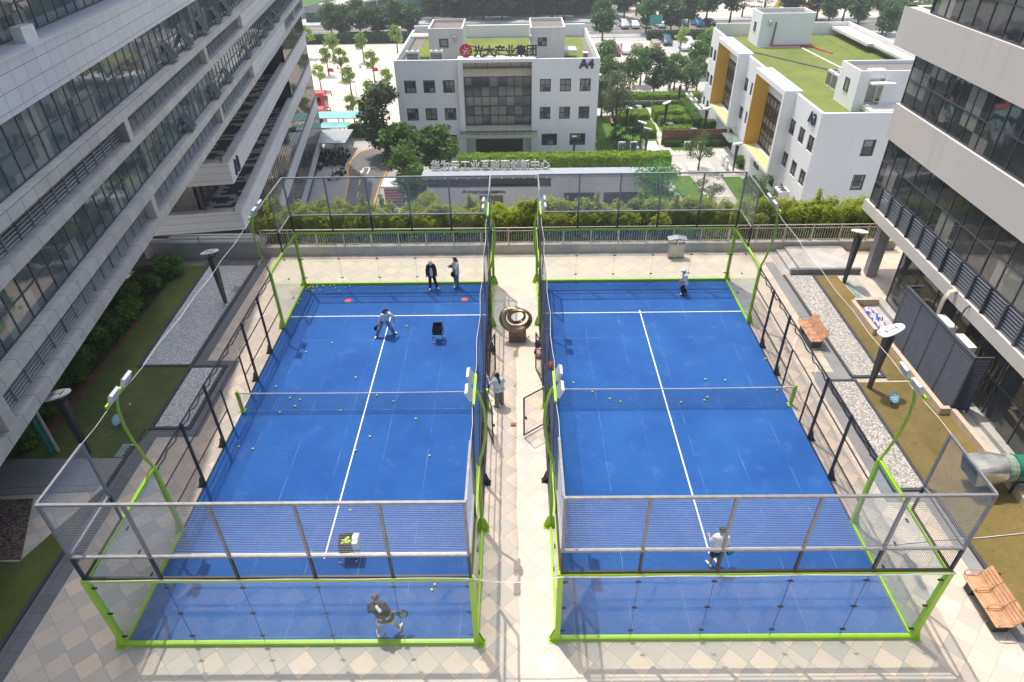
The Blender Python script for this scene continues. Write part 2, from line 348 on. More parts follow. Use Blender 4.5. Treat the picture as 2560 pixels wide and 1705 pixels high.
M_grass = grass_mat('street_lawn', (.075,.15,.02), (.11,.2,.03), (.06,.12,.02), .4)
M_dark = slab_mat('dark_granite', (.15,.16,.175), 1.2, .6, mort=.5); M_grey = slab_mat('grey_granite', (.27,.27,.27), 1.0, 1.0, PI/4, .7, .08)
M_edge = pm('black_edging', (.05,.052,.06), .6, var=.2); M_platform = slab_mat('worn_paving', (.46,.43,.40), .6, .6, PI/4, .7, .12)
M_soil = pm('red_soil', (.13,.055,.03), .95, var=.4, scale=2, bump=.6, bscale=30, obj=False); M_chips = gravel_mat('wood_chips', (.05,.025,.02), (.28,.20,.16))
M_conc = pm('concrete', (.42,.40,.37), .8, var=.18, scale=1.2, bump=.2, obj=False); M_concd = pm('dark_concrete', (.17,.155,.145), .8, var=.35, scale=1.5, obj=False)
M_asph = pm('asphalt', (.155,.15,.148), .9, var=.12, scale=.3, bump=.3, bscale=120, obj=False, fine=.15)
M_lot = pm('parking_concrete', (.62,.52,.43), .8, var=.13, scale=.08, obj=False, fine=.06); M_lot2 = pm('grey_lot', (.40,.39,.385), .85, var=.12, scale=.1, obj=False)
M_paint = pm('white_line_paint', (.78,.78,.76), .6, var=.1, scale=6, obj=False, fine=.1); M_yel = pm('yellow_line_paint', (.72,.38,.05), .6, var=.15, scale=3, obj=False)
M_stone = slab_mat('pale_stone', (.56,.52,.47), .9, .6, 0, .7, .1); M_kerb = pm('beige_granite', (.56,.44,.34), .6, var=.12, scale=4, obj=False, fine=.12)
M_base = pm('city_ground', (.42,.40,.37), .9, var=.2, scale=.03, obj=False)

# ---------------------------------------------------------------- ground
struct('city_ground', MB().box(-440,440,-65,510,G-.6,G), M_base)
struct('podium', MB().box(-21,15.9,-60,16.4,G,-.06).box(15.9,45,-60,14.9,G,-.06), M_conc)
struct('paved_deck', MB().box(-21,45,-60,13.3,-.06,0), M_tile)
def sheet(name, polys, z, m, th=.02):
    b = MB()
    for i, p in enumerate(polys): b.prism(p, z-th, z+.002*i)
    return struct(name, b, m)
def rect(x0,x1,y0,y1): return [(x0,y0),(x1,y0),(x1,y1),(x0,y1)]
# left garden
sheet('lawn', [[(-21,-2.65),(-14.62,-2.65),(-14.42,-1.1),(-14.42,2.95),(-16.75,2.95),(-17.12,12.2),(-21,12.2)], [(-21,-7.2),(-15.9,-7.2),(-14.72,-4.05),(-14.72,-26),(-21,-26)]], .03, M_lawnL, .04)
sheet('gravel_bed', [[(-16.68,3.1),(-14.5,3.1),(-14.72,12.1),(-17.05,12.1)], [(-14.3,-.95),(-13.0,-.95),(-12.98,2.85),(-14.32,2.85)]], .045, M_gravL, .06)
sheet('soil_strip', [[(-18.6,-1.5),(-18.1,-1.8),(-18.35,4),(-18.5,9.5),(-19.1,9.5),(-18.9,3)], rect(-21,-18.8,-2.6,12.1)], .04, M_soil)
sheet('garden_kerb', [rect(-14.50,-14.34,-1.1,12.2), rect(-14.34,-12.8,-1.1,-.97), rect(-14.34,-12.8,2.87,3.0), rect(-16.8,-14.5,2.95,3.08), [(-16.82,2.95),(-16.7,2.95),(-17.07,12.2),(-17.19,12.2)], rect(-14.72,-14.6,-26,-1.1), rect(-12.96,-12.82,-.97,2.87)], .075, M_edge, .09)
sheet('granite_border', [rect(-14.34,-13.9,3.0,13.2), rect(-14.34,-12.4,3.0,3.4), rect(-14.6,-14.0,-26,-1.5), rect(-14.6,-12.4,-1.5,-1.1), rect(-12.8,-12.4,-1.1,3.0)], .012, M_dark)
sheet('stone_path', [[(-21,-4.2),(-14.72,-3.95),(-14.72,-2.65),(-21,-2.65)], [(-21,-4.55),(-15,-4.25),(-15,-4.0),(-21,-4.2)]], .035, M_grey, .05)
sheet('bark_bed', [[(-21,-7.1),(-15.9,-7.1),(-17.0,-4.6),(-21,-4.75)]], .05, M_chips, .06)
# right garden
sheet('dry_lawn', [[(15.78,1.6),(17.25,1.6),(17.25,7.3),(17.1,10.4),(15.95,10.4)], [(14.42,1.45),(17.2,1.45),(17.2,-26),(14.65,-26),(14.42,-4.4)]], .03, M_lawnR, .04)
sheet('gravel_bed', [[(14.4,1.9),(15.62,1.9),(15.78,10.45),(14.5,10.45)], [(13.25,-4.4),(14.3,-4.4),(14.3,1.5),(13.25,1.5)]], .045, M_gravR, .06)
sheet('garden_kerb', [rect(14.28,14.4,1.9,10.5), [(15.62,1.75),(15.76,1.75),(15.93,10.5),(15.79,10.5)], rect(14.3,15.76,1.75,1.88), rect(13.12,13.24,-4.5,1.6), rect(13.12,14.3,1.5,1.62), rect(14.3,14.42,-4.5,1.6), rect(13.12,14.3,-4.55,-4.43), [(14.42,-4.5),(14.55,-4.5),(14.78,-26),(14.65,-26)]], .075, M_edge, .09)
sheet('granite_border', [rect(13.75,14.28,2.2,12.0), rect(12.75,14.3,1.62,2.2), rect(12.7,13.12,-5.0,1.62), rect(12.7,14.4,-5.0,-4.55), [(14.0,-5.0),(14.42,-5.0),(14.65,-26),(14.2,-26)]], .012, M_grey)
# raised stone platform with two steps, apron beside the glazed ground floor
struct('stone_platform', MB().box(15.2,18.4,10.75,13.3,0,.32).box(14.75,15.2,10.75,13.3,0,.16).box(14.35,14.75,10.6,13.3,0,.02), M_platform)
sheet('concrete_patch', [rect(-1.08,1.08,6.0,8.4)], .006, pm('smooth_concrete', (.50,.47,.43), .7, var=.1, scale=2, obj=False), .004)
struct('platform_step', MB().box(14.72,18.4,10.55,10.75,.004,.33), M_dark)
sheet('apron', [rect(17.35,18.4,-26,7.9), rect(17.5,18.1,7.9,10.5)], .02, M_conc)
# street level
sheet('parking_lot', [rect(-70,-16.5,79,144), rect(12,33,104,144)], G+.012, M_lot)
sheet('parking_lot_grey', [rect(-12,45,112,143)], G+.008, M_lot2); sheet('plaza', [rect(30,110,165,260), rect(-16,12,91,112)], G+.01, M_lot)
sheet('main_road', [rect(-400,400,152,168)], G+.012, M_asph)
sheet('pavement', [rect(-400,400,148.5,152), rect(-400,400,168,171.5), rect(-60,-20.7,20,78)], G+.13, M_lot2, .13)
drive = [(-20.6,30),(-20.7,54),(-21.6,61),(-22.6,65),(-23.0,69),(-22.4,72.2),(-21,73.6),(-18.5,74.8),(-15.7,75.2),(-15.7,69),(-17,64.5),(-17.2,60),(-16.6,50),(-16.4,30)]
sheet('drive', [drive], G+.15, M_asph, .15)
b = MB()
L = [(-20.55,30),(-20.65,54),(-21.5,61),(-22.45,65),(-22.8,69),(-22.2,72),(-20.8,73.4),(-18.5,74.6),(-15.9,75.0)]
for p, q in zip(L, L[1:]): b.bar((*p, G+.152), (*q, G+.152), .22, .02)
for p, q in [((-17.05,64.2),(-17.3,60)), ((-17.3,60),(-16.75,50))]: b.bar((*p, G+.152), (*q, G+.152), .2, .02)
for y in (52.5, 56.8, 60.8): b.bar((-19.0-(y-54)*.13, y-1, G+.152), (-19.25-(y-54)*.13, y+.9, G+.152), .18, .02)
struct('yellow_road_markings', b, M_yel)
b = MB()
arc = [(-20.0+.42*math.cos(a), 65.4+.55*math.sin(a)) for a in [PI*i/8 for i in range(9)]]
pts = [(-19.55,63.6)]+arc+[(-20.42,64.6)]
for p, q in zip(pts, pts[1:]): b.bar((*p, G+.154), (*q, G+.154), .17, .02)
b.prism([(-20.72,64.7),(-20.42,63.7),(-20.12,64.7)], G+.144, G+.164)
struct('turn_arrow_marking', b, M_paint)
b = MB()                                             # parking bays and lane lines
for y in (86.5, 99, 106, 116, 122, 133):
    b.box(-60,-17,y,y+.14,G+.013,G+.018)
for x in range(-58,-17,3):
    for y0 in (106, 127, 99): b.box(x,x+.12,y0,y0+5,G+.0185,G+.0235)
for x in range(13,45,3): b.box(x,x+.12,130,135.5,G+.014,G+.02)
for x in range(-200,200,8): b.box(x,x+3,156,156.16,G+.013,G+.018)
b.box(-200,200,164.2,164.4,G+.013,G+.018)
struct('white_lane_markings', b, M_paint)
b = MB(); b.box(-200,200,159.9,160.05,G+.013,G+.018).box(-200,200,160.25,160.4,G+.013,G+.018); struct('yellow_centre_lines', b, M_yel)
# lawns and paths of the street-level garden
sheet('street_lawn', [[(-24.2,70.8),(-23.2,70.5),(-22.4,72.9),(-20,74.9),(-19,77.5),(-24.6,77.2)], rect(11.6,18.2,70.9,75), rect(21,29.6,71.2,74), [(20.4,50),(23.4,50),(22.6,62.5),(19.8,62.5)], rect(26.6,29,50,61.5), rect(20,30,74,93), rect(12,20,75,93), rect(-400,-20,200,420)], G+.02, M_grass, .02)
sheet('garden_path', [rect(18.2,21,66.7,71), rect(11.5,30,69.6,70.9), [(20.8,71),(22.2,71),(22.0,84),(23.0,88),(20.6,88),(20.9,80)], [(18.4,71),(20.4,71),(20.6,75.5),(18.9,75.5)], rect(23.0,26.3,55,67), [(28.2,62),(30,62),(30,72),(27.5,72)], [(20.2,62),(22.6,62),(22.4,66.7),(20.4,66.7)], rect(13,29,88,92)], G+.035, M_stone, .035)
b = MB()
for i in range(12): b.box(11.8+i*.62,12.25+i*.62,71.0,71.3,G+.04,G+.05)
for i in range(12): b.box(22+i*.62,22.45+i*.62,71.0,71.3,G+.04,G+.05)
for i in range(6): b.box(18.6+(i%2)*.3,20.3+(i%2)*.3,71.4+i*.42,71.6+i*.42,G+.04,G+.05)
struct('stepping_stones', b, M_paint)
# ---------------------------------------------------------------- padel courts
M_green = pm('lime_green_steel', (.34,.58,.03), .35, var=.06, scale=2, fine=.03); M_black = pm('black_steel', (.022,.022,.026), .4, var=.2, scale=4)
M_silver = pm('galvanised_steel', (.25,.25,.26), .42, .3, var=.18, scale=5); M_bronzy = pm('weathered_steel', (.30,.26,.22), .45, .3, var=.2, scale=3)
M_wire = pm('galvanised_wire', (.45,.47,.50), .35, .5, var=.1); M_wireb = pm('black_wire', (.02,.02,.024), .5); M_pane = clear('court_glass', (.95,.98,.965), .018, (.75,.85,.80), 1.15)
M_clamp = pm('clamp_metal', (.03,.03,.03), .3, .4); M_netb = pm('black_net_cord', (.012,.015,.03), .8); M_tape = pm('white_net_tape', (.75,.75,.75), .6)
M_led = pm('white_lamp_housing', (.60,.62,.64), .3); M_lens = pm('lamp_lens', (.55,.58,.62), .15); M_cable = pm('white_cable', (.72,.72,.70), .5); M_rope = pm('dark_cord', (.03,.028,.028), .8)
M_net = pm('safety_net_cord', (.03,.032,.04), .8)

def court(side, dy):
    cx = side*6.14; X = lambda x: cx + x; Y = lambda y: y + dy
    nm = 'left' if side < 0 else 'right'
    b = MB().box(X(-5),X(5),Y(-10),Y(10),0,.012); struct('court_turf', b, M_turf)
    b = MB(); w = .05
    for y in (-6.95, 6.95): b.box(X(-5),X(5),Y(y-w/2),Y(y+w/2),.011,.0165)
    b.box(X(-w/2),X(w/2),Y(-7.15),Y(-6.975),.011,.0165); b.box(X(-w/2),X(w/2),Y(-6.925),Y(6.925),.011,.0165); b.box(X(-w/2),X(w/2),Y(6.975),Y(7.15),.011,.0165)
    struct('court_lines', b, M_paint)
    r = thing('court_enclosure', 'lime green steel and glass padel enclosure round the %s blue court' % nm, 'court enclosure', (cx, dy, 0), group='padel court enclosures')
    # green base rails
    for y in (-10, 10):
        b = MB().box(X(-5.06),X(5.06),Y(y)-.06,Y(y)+.06,.0,.13); part('base_rail', b, M_green, r)
    for x in (-5, 5):
        for y0, y1 in ((-9.94,-6.06), (6.06,9.94)):
            b = MB().box(X(x)-.05,X(x)+.05,Y(y0),Y(y1),0,.11); part('base_rail', b, M_green, r)
        b = MB().box(X(x)-.025,X(x)+.025,Y(-5.94),Y(-1.05),0,.05).box(X(x)-.025,X(x)+.025,Y(1.05),Y(5.94),0,.05); part('base_rail', b, M_black, r)
    # posts with foot brackets
    def foot(b, x, y, ox, oy):
        b.box(x-.13 if not ox else min(x,x+ox*.24), x+.13 if not ox else max(x,x+ox*.24), y-.13 if not oy else min(y,y+oy*.24), y+.13 if not oy else max(y,y+oy*.24), .0, .02)
        d = Vector((ox,oy,0)); s_ = Vector((oy,ox,0))
        for k in (-.05,.05):
            b.prof([(.05,.02),(.21,.02),(.08,.45),(.05,.45)], Vector((x,y,0))+s_*k, d, (0,0,1), s_*.012)
    for sx in (-1,1):
        for sy in (-1,1):
            b = MB(); x, y = X(5*sx), Y(10*sy)
            b.box(x-.07,x+.07,y-.07,y+.07,.13,3.0); foot(b, x+sx*.02, y, sx, 0); part('corner_post', b, M_green, r)
            b = MB(); y = Y(6*sy); b.box(x-.06,x+.06,y-.06,y+.06,.0,3.02); foot(b, x+sx*.02, y, sx, 0); part('lamp_post_base', b, M_green, r)
            b = MB(); b.box(x-.05,x+.05,Y(min(6.06*sy,9.93*sy)),Y(max(6.06*sy,9.93*sy)),2.93,3.03); part('top_beam', b, M_green, r)
    for sy in (-1,1):
        b = MB().box(X(-5.07),X(5.07),Y(10*sy)-.06,Y(10*sy)+.06,3.001,3.1); part('top_beam', b, M_green, r)
    # glass
    gt = .012
    for sy in (-1,1):
        for i in range(5):
            x0 = -4.93+i*1.972
            part('glass_panel', MB().box(X(x0+.006),X(x0+1.966),Y(10*sy)-gt/2,Y(10*sy)+gt/2,.131,2.998), M_pane, r)
        b = Each()
        for i in range(6):
            x0 = -4.93+i*1.972
            if i in (0,5): x0 += .06*(1 if i == 0 else -1)
            for z in (.45,1.55,2.7):
                b.box(X(x0)-.07,X(x0)+.07,Y(10*sy)-.025,Y(10*sy)+.025,z-.018,z+.018)
        b.emit('glass_clamp', M_clamp, r)
        for i in range(1,5): part('pane_joint', MB().box(X(-4.93+i*1.972)-.0035,X(-4.93+i*1.972)+.0025,Y(10*sy)-.008,Y(10*sy)+.008,.14,2.99), M_clamp, r)
        for sx in (-1,1):
            b = Each()
            for i in range(2):
                y0 = 6.07+i*1.93
                ya, yb = sorted((sy*(y0+.004), sy*(y0+1.926)))
                part('glass_panel', MB().box(X(5*sx)-gt/2,X(5*sx)+gt/2,Y(ya),Y(yb),.112,2.928), M_pane, r)
                for z in (.45,1.55,2.6):
                    yy = Y(sy*(y0+1.93)); b.box(X(5*sx)-.025,X(5*sx)+.025,yy-.07,yy+.07,z-.018,z+.018)
            b.emit('glass_clamp', M_clamp, r)
    # black mesh course z 3.1-4.0 and silver mesh course z 4.0-5.95 over the end walls and the first 2 m of the sides
    def wires(b, p, u, L, z0, z1, pitch, t, hp=None, hh=None):
        """welded mesh: thin uprights and flat horizontals"""
        p = Vector(p); u = Vector(u); n = int(round(L/pitch)); nn = Vector((-u.y,u.x,0))
        for i in range(1, n):
            q = p+u*(L*i/n); b.obox((q.x,q.y,(z0+z1)/2), u*t/2, nn*t/3, (0,0,(z1-z0)/2))
        hp = hp or pitch; hh = hh or t; k = int(round((z1-z0)/hp))
        for j in range(1, k):
            z = z0+(z1-z0)*j/k; b.obox(p+u*L/2+nn*(t*.8)+Vector((0,0,z)), u*L/2, nn*.0009, (0,0,hh/2))
    for sy in (-1,1):
        y = Y(10*sy)
        b = MB()
        for i in range(6):
            x = X(-4.97+i*1.988); b.box(x-.035,x+.035,y-.035,y+.035,3.1,4.0)
        for sx in (-1,1):
            yy = Y(8*sy); x = X(5*sx); b.box(x-.03,x+.03,yy-.03,yy+.03,3.03,4.0)
            b.box(x-.025,x+.025,min(y,yy)+.04,max(y,yy)-.04,3.031,3.09)
        b.box(X(-4.93),X(4.93),y-.03,y+.03,3.101,3.16); part('black_frame', b, M_black, r)
        b = MB()
        for i in range(6):
            x = X(-4.97+i*1.988); b.box(x-.035,x+.035,y-.035,y+.035,4.03,5.92)
        for sx in (-1,1):
            yy = Y(8*sy); x = X(5*sx); b.box(x-.03,x+.03,yy-.03,yy+.03,4.03,5.92)
            for z in (4.0,5.94): b.box(x-.032,x+.032,min(y,yy)+.036,max(y,yy),z-.03,z+.03)
        for z in (4.0,5.94): b.box(X(-5.01),X(5.01),y-.036,y+.036,z-.031,z+.031)
        part('silver_frame', b, M_silver, r)
        b = MB(); wires(b, (X(-4.95),y,0), (1,0,0), 9.9, 3.16, 3.98, .05, .0042)
        for sx in (-1,1): wires(b, (X(5*sx),min(y,Y(8*sy)),0), (0,1,0), 2, 3.09, 3.98, .05, .0042)
        part('black_mesh', b, M_wireb, r)
        b = MB(); wires(b, (X(-4.95),y,0), (1,0,0), 9.9, 4.03, 5.91, .05, .0024, .065, .0105)
        for sx in (-1,1): wires(b, (X(5*sx),min(y,Y(8*sy)),0), (0,1,0), 2, 4.03, 5.91, .05, .0024, .065, .0105)
        part('silver_mesh', b, M_wire, r)
    # black side fence z 0-3 with gates beside the net on the inner side
    for sx in (-1,1):
        x = X(5*sx); inner = sx == -side
        for yy in (-4,-2,2,4):
            if inner and abs(yy) == 2: continue
            b = MB(); b.box(x-.04,x+.04,Y(yy)-.04,Y(yy)+.04,0,3); foot(b, x, Y(yy), sx, 0); part('fence_post', b, M_black, r)
        for yy in (-1.05,1.05):
            b = MB(); b.box(x-.025,x+.025,Y(yy)-.025,Y(yy)+.025,0,2.0 if not inner else 2.2); part('fence_post', b, M_black, r)
        b = MB().box(x-.02,x+.02,Y(-5.94),Y(5.94),2.94,2.99)
        for z in (1.0,2.0):
            for y0, y1 in ((-5.94,-1.08),(1.08,5.94)): b.box(x-.018,x+.018,Y(y0),Y(y1),z-.018,z+.018)
        b.box(x-.018,x+.018,Y(-1.02),Y(1.02),2.0,2.036); part('fence_rail', b, M_black, r)
        b = MB(); wires(b, (x,Y(-5.92),0), (0,1,0), 4.84, .06, 2.92, .05, .0034); wires(b, (x,Y(1.08),0), (0,1,0), 4.84, .06, 2.92, .05, .0034)
        wires(b, (x,Y(-1.02),0), (0,1,0), 2.04, 2.04, 2.92, .05, .0034)
        if not inner: wires(b, (x,Y(-1.02),0), (0,1,0), 2.04, .06, 1.98, .05, .0034)
        part('black_mesh', b, M_wireb, r)
    # net post brackets
    for sx in (-1,1):
        x = X(5*sx); part('net_post', MB().box(x-.05,x+.05,Y(-.06),Y(.06),0,1.02).box(x-.12,x+.12,Y(-.12),Y(.12),0,.03), M_green, r)
    # two gates standing open
    ix = X(-5*side)
    ends = {-1: [(-.27*side,1.04),(.27*side,-1.0)], 1: [(-.27*side,1.04),(-.86,-.68)]}[side]
    for k, (dx, dyy) in enumerate(ends):
        hy = Y(1.42) if k == 0 else Y(-1.12)
        if side < 0 and k == 1: dx, dyy = .27, -1.0
        p = Vector((ix, hy, 0)); u = Vector((dx, dyy, 0)).normalized(); q = p+u*1.06
        b = MB()
        for a in (p,q): b.bar((a.x,a.y,.1),(a.x,a.y,2.0),.045,.045,up=u)
        for z in (.12,1.98): b.bar(p+u*.023+Vector((0,0,z)), q-u*.023+Vector((0,0,z)), .04, .04)
        b.bar((q.x-u.x*.06,q.y-u.y*.06,1.0),(q.x-u.x*.06-u.y*.1,q.y-u.y*.06+u.x*.1,1.0),.03,.12)
        g_ = part('gate', b, M_black, r); b = MB(); wires(b, (p.x,p.y,0), u, 1.06, .14, 1.96, .05, .004); part('gate_mesh', b, M_wireb, g_)
    # tennis style net
    t = thing('court_net', 'dark net with a white top tape across the middle of the %s blue court' % nm, 'net', (cx, dy, 0), group='court nets')
    b = MB(); n = 200
    hz = lambda x: .88+.04*(x/5)**2
    for i in range(n+1):
        x = -4.95+9.9*i/n; b.bar((X(x),Y(0),.03),(X(x),Y(0),hz(x)),.0042,.0042)
    for j in range(18):
        k = (j+.3)/18; pts = [(X(-4.95+9.9*i/10),Y(0)+.003,.03+k*(hz(-4.95+9.9*i/10)-.03)) for i in range(11)]; b.tube(pts,.0022,3,False)
    part('netting', b, M_netb, t)
    b = MB()
    for i in range(20):
        x0, x1 = -4.95+.495*i, -4.95+.495*(i+1); b.bar((X(x0),Y(0),hz(x0)),(X(x1),Y(0),hz(x1)),.014,.05)
    part('top_tape', b, M_tape, t)
    return r
court(-1, 0.0); court(1, 0.1)

# floodlights on the four lamp posts of each court
def floodlight(side, inner, sy, dy, label):
    s = -side if inner else side                      # outward direction
    x0 = side*1.14 if inner else side*11.14; y = 6*sy+dy
    r = thing('floodlight', label, 'floodlight', (x0, y, 3.03), group='floodlights over the courts')
    P = [(0,3.03),(.13,3.5),(.24,4.1),(.29,4.7),(.25,5.3),(.14,5.75),(.04,5.98)]
    part('bent_pole', MB().tube([(x0+s*a, y, z) for a, z in P], .045, 10), M_green, r, smooth='auto')
    hx = x0+s*.02; part('cross_bar', MB().box(hx-.035,hx+.035,y-.66,y+.66,5.96,6.04), M_green, r)
    for k in (-1,1):
        yc = y+k*.36; d = Vector((-s, 0, -.42)).normalized(); up = Vector((0,1,0)).cross(d); up = up if up.z > 0 else -up
        c = Vector((hx-s*.10, yc, 6.10)); b = MB().obox(c+up*.1, d*.04, Vector((0,.21,0)), up*.155); p = part('lamp_head', b, M_led, r)
        b = MB().obox(c+up*.1+d*.042, d*.004, Vector((0,.185,0)), up*.13); part('lens', b, M_lens, p)
        b = MB()
        for i in range(7): b.obox(c+up*.1-d*.05+Vector((0,-.21+.07*i,0)), d*.012, Vector((0,.006,0)), up*.15)
        part('cooling_fins', b, M_led, p)
for side, dy in ((-1,0.0),(1,.1)):
    n = 'left' if side < 0 else 'right'
    floodlight(side, False, -1, dy, 'green bent-pole floodlight at the %s garden edge, near the front of the %s court' % (n, n))
    floodlight(side, False, 1, dy, 'green bent-pole floodlight on the outer far corner post of the %s court by the hedge' % n)
    floodlight(side, True, -1, dy, 'twin-panel floodlight beside the aisle, standing on the near inner post of the %s court' % n)
    floodlight(side, True, 1, dy, 'twin-panel floodlight beyond the bronze sculpture on the far inner post of the %s court' % n)

# safety netting hung between the silver ends, with its carrying cable
def netting(side, inner, dy, label, cl):
    x0 = side*(1.14 if inner else 11.14); s = -side if inner else side; ny, nz = 320, 60
    def P(y, k):                                       # k 0 top .. 1 bottom
        e = 1-(y/8)**2; zt = 5.95-.10*e; zb = 2.75; bulge = .16*math.sin(PI*k)*e
        return Vector((x0 - s*.02*e + s*bulge*.6 + .03*math.sin(y*2.3+k*3), y+dy, zt+(zb-zt)*k))
    b = MB()
    for i in range(ny+1):
        y = -8+16*i/ny
        if abs(y) > 6.0: kk = [0,.5,1]
        else: kk = [0,.33,.66,1]
        b.tube([P(y,k) for k in kk], .0016, 3, False)
    for j in range(nz+1): b.tube([P(-8+16*i/16, j/nz) for i in range(17)], .0016, 3, False)
    t = thing('safety_net', label, 'netting', (x0, dy, 2.75), group='safety nets beside the courts')
    part('mesh', b, M_net, t)
    part('carrying_cable', MB().tube([P(-8+16*i/24,0)+Vector((0,0,.01)) for i in range(25)], .007, 5), M_cable, t)
    part('gathered_hem', MB().tube([Vector((x0+s*.05+.03*math.sin(i*1.7), -6+dy+12*i/72, 2.82-.13*abs(math.sin(i*.55))-.03*math.sin(i*2.2))) for i in range(73)], .022, 6), M_rope, t)
netting(-1, False, 0, 'dark safety net along the outer side of the left court', 0)
netting(1, False, .1, 'dark safety net along the outer side of the right court', 0)
netting(-1, True, 0, 'dark safety net hung along the aisle side of the left court', 0)
netting(1, True, .1, 'dark safety net hung along the aisle side of the right court', 0)
b = MB(); pts = []
for i in range(61):
    x = -11.2+22.4*i/60; z = 3.12+.015*math.sin(x*1.9); yy = -10.075+(.05*(x+11.2)/22.4)
    if abs(x) < 1.14: z -= .12*(1-(x/1.14)**2); yy -= .06*(1-(x/1.14)**2)
    pts.append((x, yy, z))
solo('power_cable', b.tube(pts, .013, 6), M_cable, 'white cable laid along the front top beams and sagging across the aisle', 'cable', smooth=True)
solo('power_cable', MB().tube([(11.2,-6.8,.05),(12.3,-6.75,.03),(13.6,-6.6,.03),(15.0,-6.55,.06),(16.4,-6.4,.06),(17.5,-6.1,.06),(19,-6.0,.06)], .014, 6), M_cable, 'white cable running over the ground past the near bench to the building', 'cable', smooth=True)

# loose balls
M_ball = pm('tennis_ball_felt', (.62,.78,.10), .9, var=.05); M_ballw = pm('white_ball_felt', (.8,.8,.76), .9)
me = mesh('tennis_ball', MB().sph((0,0,0), .042, nu=10, nv=7), M_ball, True)
def balls(pts, label, grp, cat='ball'):
    for x, y, z in pts:
        o = link(bpy.data.objects.new('tennis_ball', me)); o.location = (x, y, z+.042+.014); tag(o, label, cat, grp)
balls([(-10.84,9.7,0),(-10.82,9.79,0),(-10.65,9.69,0),(-10.43,9.69,0),(-10.55,9.36,0),(-10.67,9.39,0),(-10.21,9.39,0),(-10.82,9.43,0),(-10.54,9.16,0),(-9.77,9.8,0),(-9.45,9.58,0),(-9.56,9.86,0),(-9.16,9.25,0),(-8.93,9.66,0),(-8.73,9.78,0),(-10.19,9.84,0),(-10.1,9.8,0),(-10.48,9.86,0),(-10.93,9.65,0),(-10.98,9.5,0),(-10.85,9.6,0),(-10.92,9.73,0),(-11.03,9.8,0),(-10.72,9.84,0),(-10.98,8.49,0),(-11.02,8.15,0)], 'yellow ball in the scatter at the far left corner of the left court', 'balls piled in the far left corner')
balls([(-8.51,4.65,0),(-9.55,3.95,0),(-6.91,2.05,0),(-10.2,1.47,0),(-9.4,.72,0),(-8.95,.61,0),(-9.04,.2,0),(-5.79,.84,0),(-5.04,.45,0),(-5.22,5.96,0)], 'yellow ball lying on the left court beyond the net', 'loose balls beyond the left net')
balls([(-9.56,-.17,0),(-7.1,-.09,0),(-3.99,-.62,0),(-5.65,-1.62,0),(-9.99,-2.23,0),(-10.57,-2.11,0),(-6.06,-2.35,0),(-3.23,-2.67,0)], 'yellow ball lying on the left court on the camera side of the net', 'loose balls before the left net')
balls([(-5.68,-5.22,0)], 'single yellow ball lying behind the near ball trolley, seen through silver mesh', None)
balls([(-2.51,-8.14,0),(-2.58,-8.32,0)], 'yellow ball seen through the front glass near the aisle corner of the left court', 'pair of balls behind the front glass')
balls([(2.45,1.56,0),(3.2,.95,0),(3.87,.5,0),(4.28,.3,0),(6.75,.25,0),(7.72,.35,0),(7.89,.55,0),(8.91,1.65,0),(8.08,1.72,0),(10.88,.96,0)], 'yellow ball lying just beyond the net of the right court', 'balls along the right net')
balls([(11.06,3.12,0)], 'yellow ball at the right edge of the right court, far from the net', None)
balls([(1.45,5.59,0),(1.36,5.02,0)], 'yellow ball against the inner side fence of the right court', 'two balls by the inner right fence')
balls([(-.05,1.45,-.014)], 'yellow ball lying on the aisle tiles beside the woman in grey trousers', None)
balls([(-1.0,.51,-.014)], 'yellow ball at the foot of the left net post on the aisle side', None)
balls([(.62,5.05,-.014)], 'yellow ball on the tiles by the sculpture pedestal', None); balls([(8.8,12.35,-.014)], 'yellow ball on the tiles near the litter bin', None)
for p_, l_ in [((-15.93,.4,.02),'white ball on the dark lawn nearest the gravel'),((-14.7,-2.0,.02),'white ball on the dark lawn near the blue sign'),((-2.31,6.85,0),'white ball near the far service line of the left court')]:
    o = link(bpy.data.objects.new('ball', mesh('ball', MB().sph((0,0,0),.045,nu=10,nv=7), M_ballw, True))); o.location = (p_[0],p_[1],p_[2]+.05); tag(o, l_, 'ball', 'white balls')
M_red = pm('red_marker_rubber', (.75,.08,.05), .6, var=.1)
for x, l_ in ((-8.54,'red floor disc on the left half of the back of the left court'),(-2.59,'red floor disc near the aisle fence at the back of the left court')):
    solo('floor_disc', MB().disc((x,8.4),.17,.0125,.022,24), M_red, l_, 'floor marker', 'red floor discs')

# ---------------------------------------------------------------- people
M_skin = pm('skin', (.50,.29,.19), .55, var=.06, scale=6); M_hair = pm('dark_hair', (.012,.010,.009), .45, var=.2); M_hairb = pm('brown_hair', (.10,.06,.035), .5, var=.2)
M_white = pm('white_cotton', (.74,.74,.78), .85, var=.06, scale=7, bump=.3, bscale=18); M_jean = pm('blue_denim', (.13,.21,.32), .85, var=.14, scale=7); M_blackc = pm('black_cloth', (.014,.014,.017), .85, var=.2, scale=7)
M_greyc = pm('grey_cloth', (.20,.20,.23), .85, var=.1, scale=7); M_brownc = pm('dark_brown_cloth', (.035,.03,.027), .85, var=.15, scale=7); M_palec = pm('pale_shorts', (.55,.60,.62), .85, var=.08); M_towel = pm('pale_blue_towel', (.62,.78,.82), .9, var=.06)
M_shoe = pm('white_shoe', (.72,.70,.66), .6, var=.1, scale=9); M_eye = pm('eye', (.02,.015,.012), .3); M_lip = pm('lips', (.42,.16,.13), .5); M_teal = pm('teal_racket_face', (.05,.30,.26), .4); M_capw = pm('white_cap', (.78,.78,.80), .8); M_beige = pm('beige_cap', (.62,.54,.47), .8)
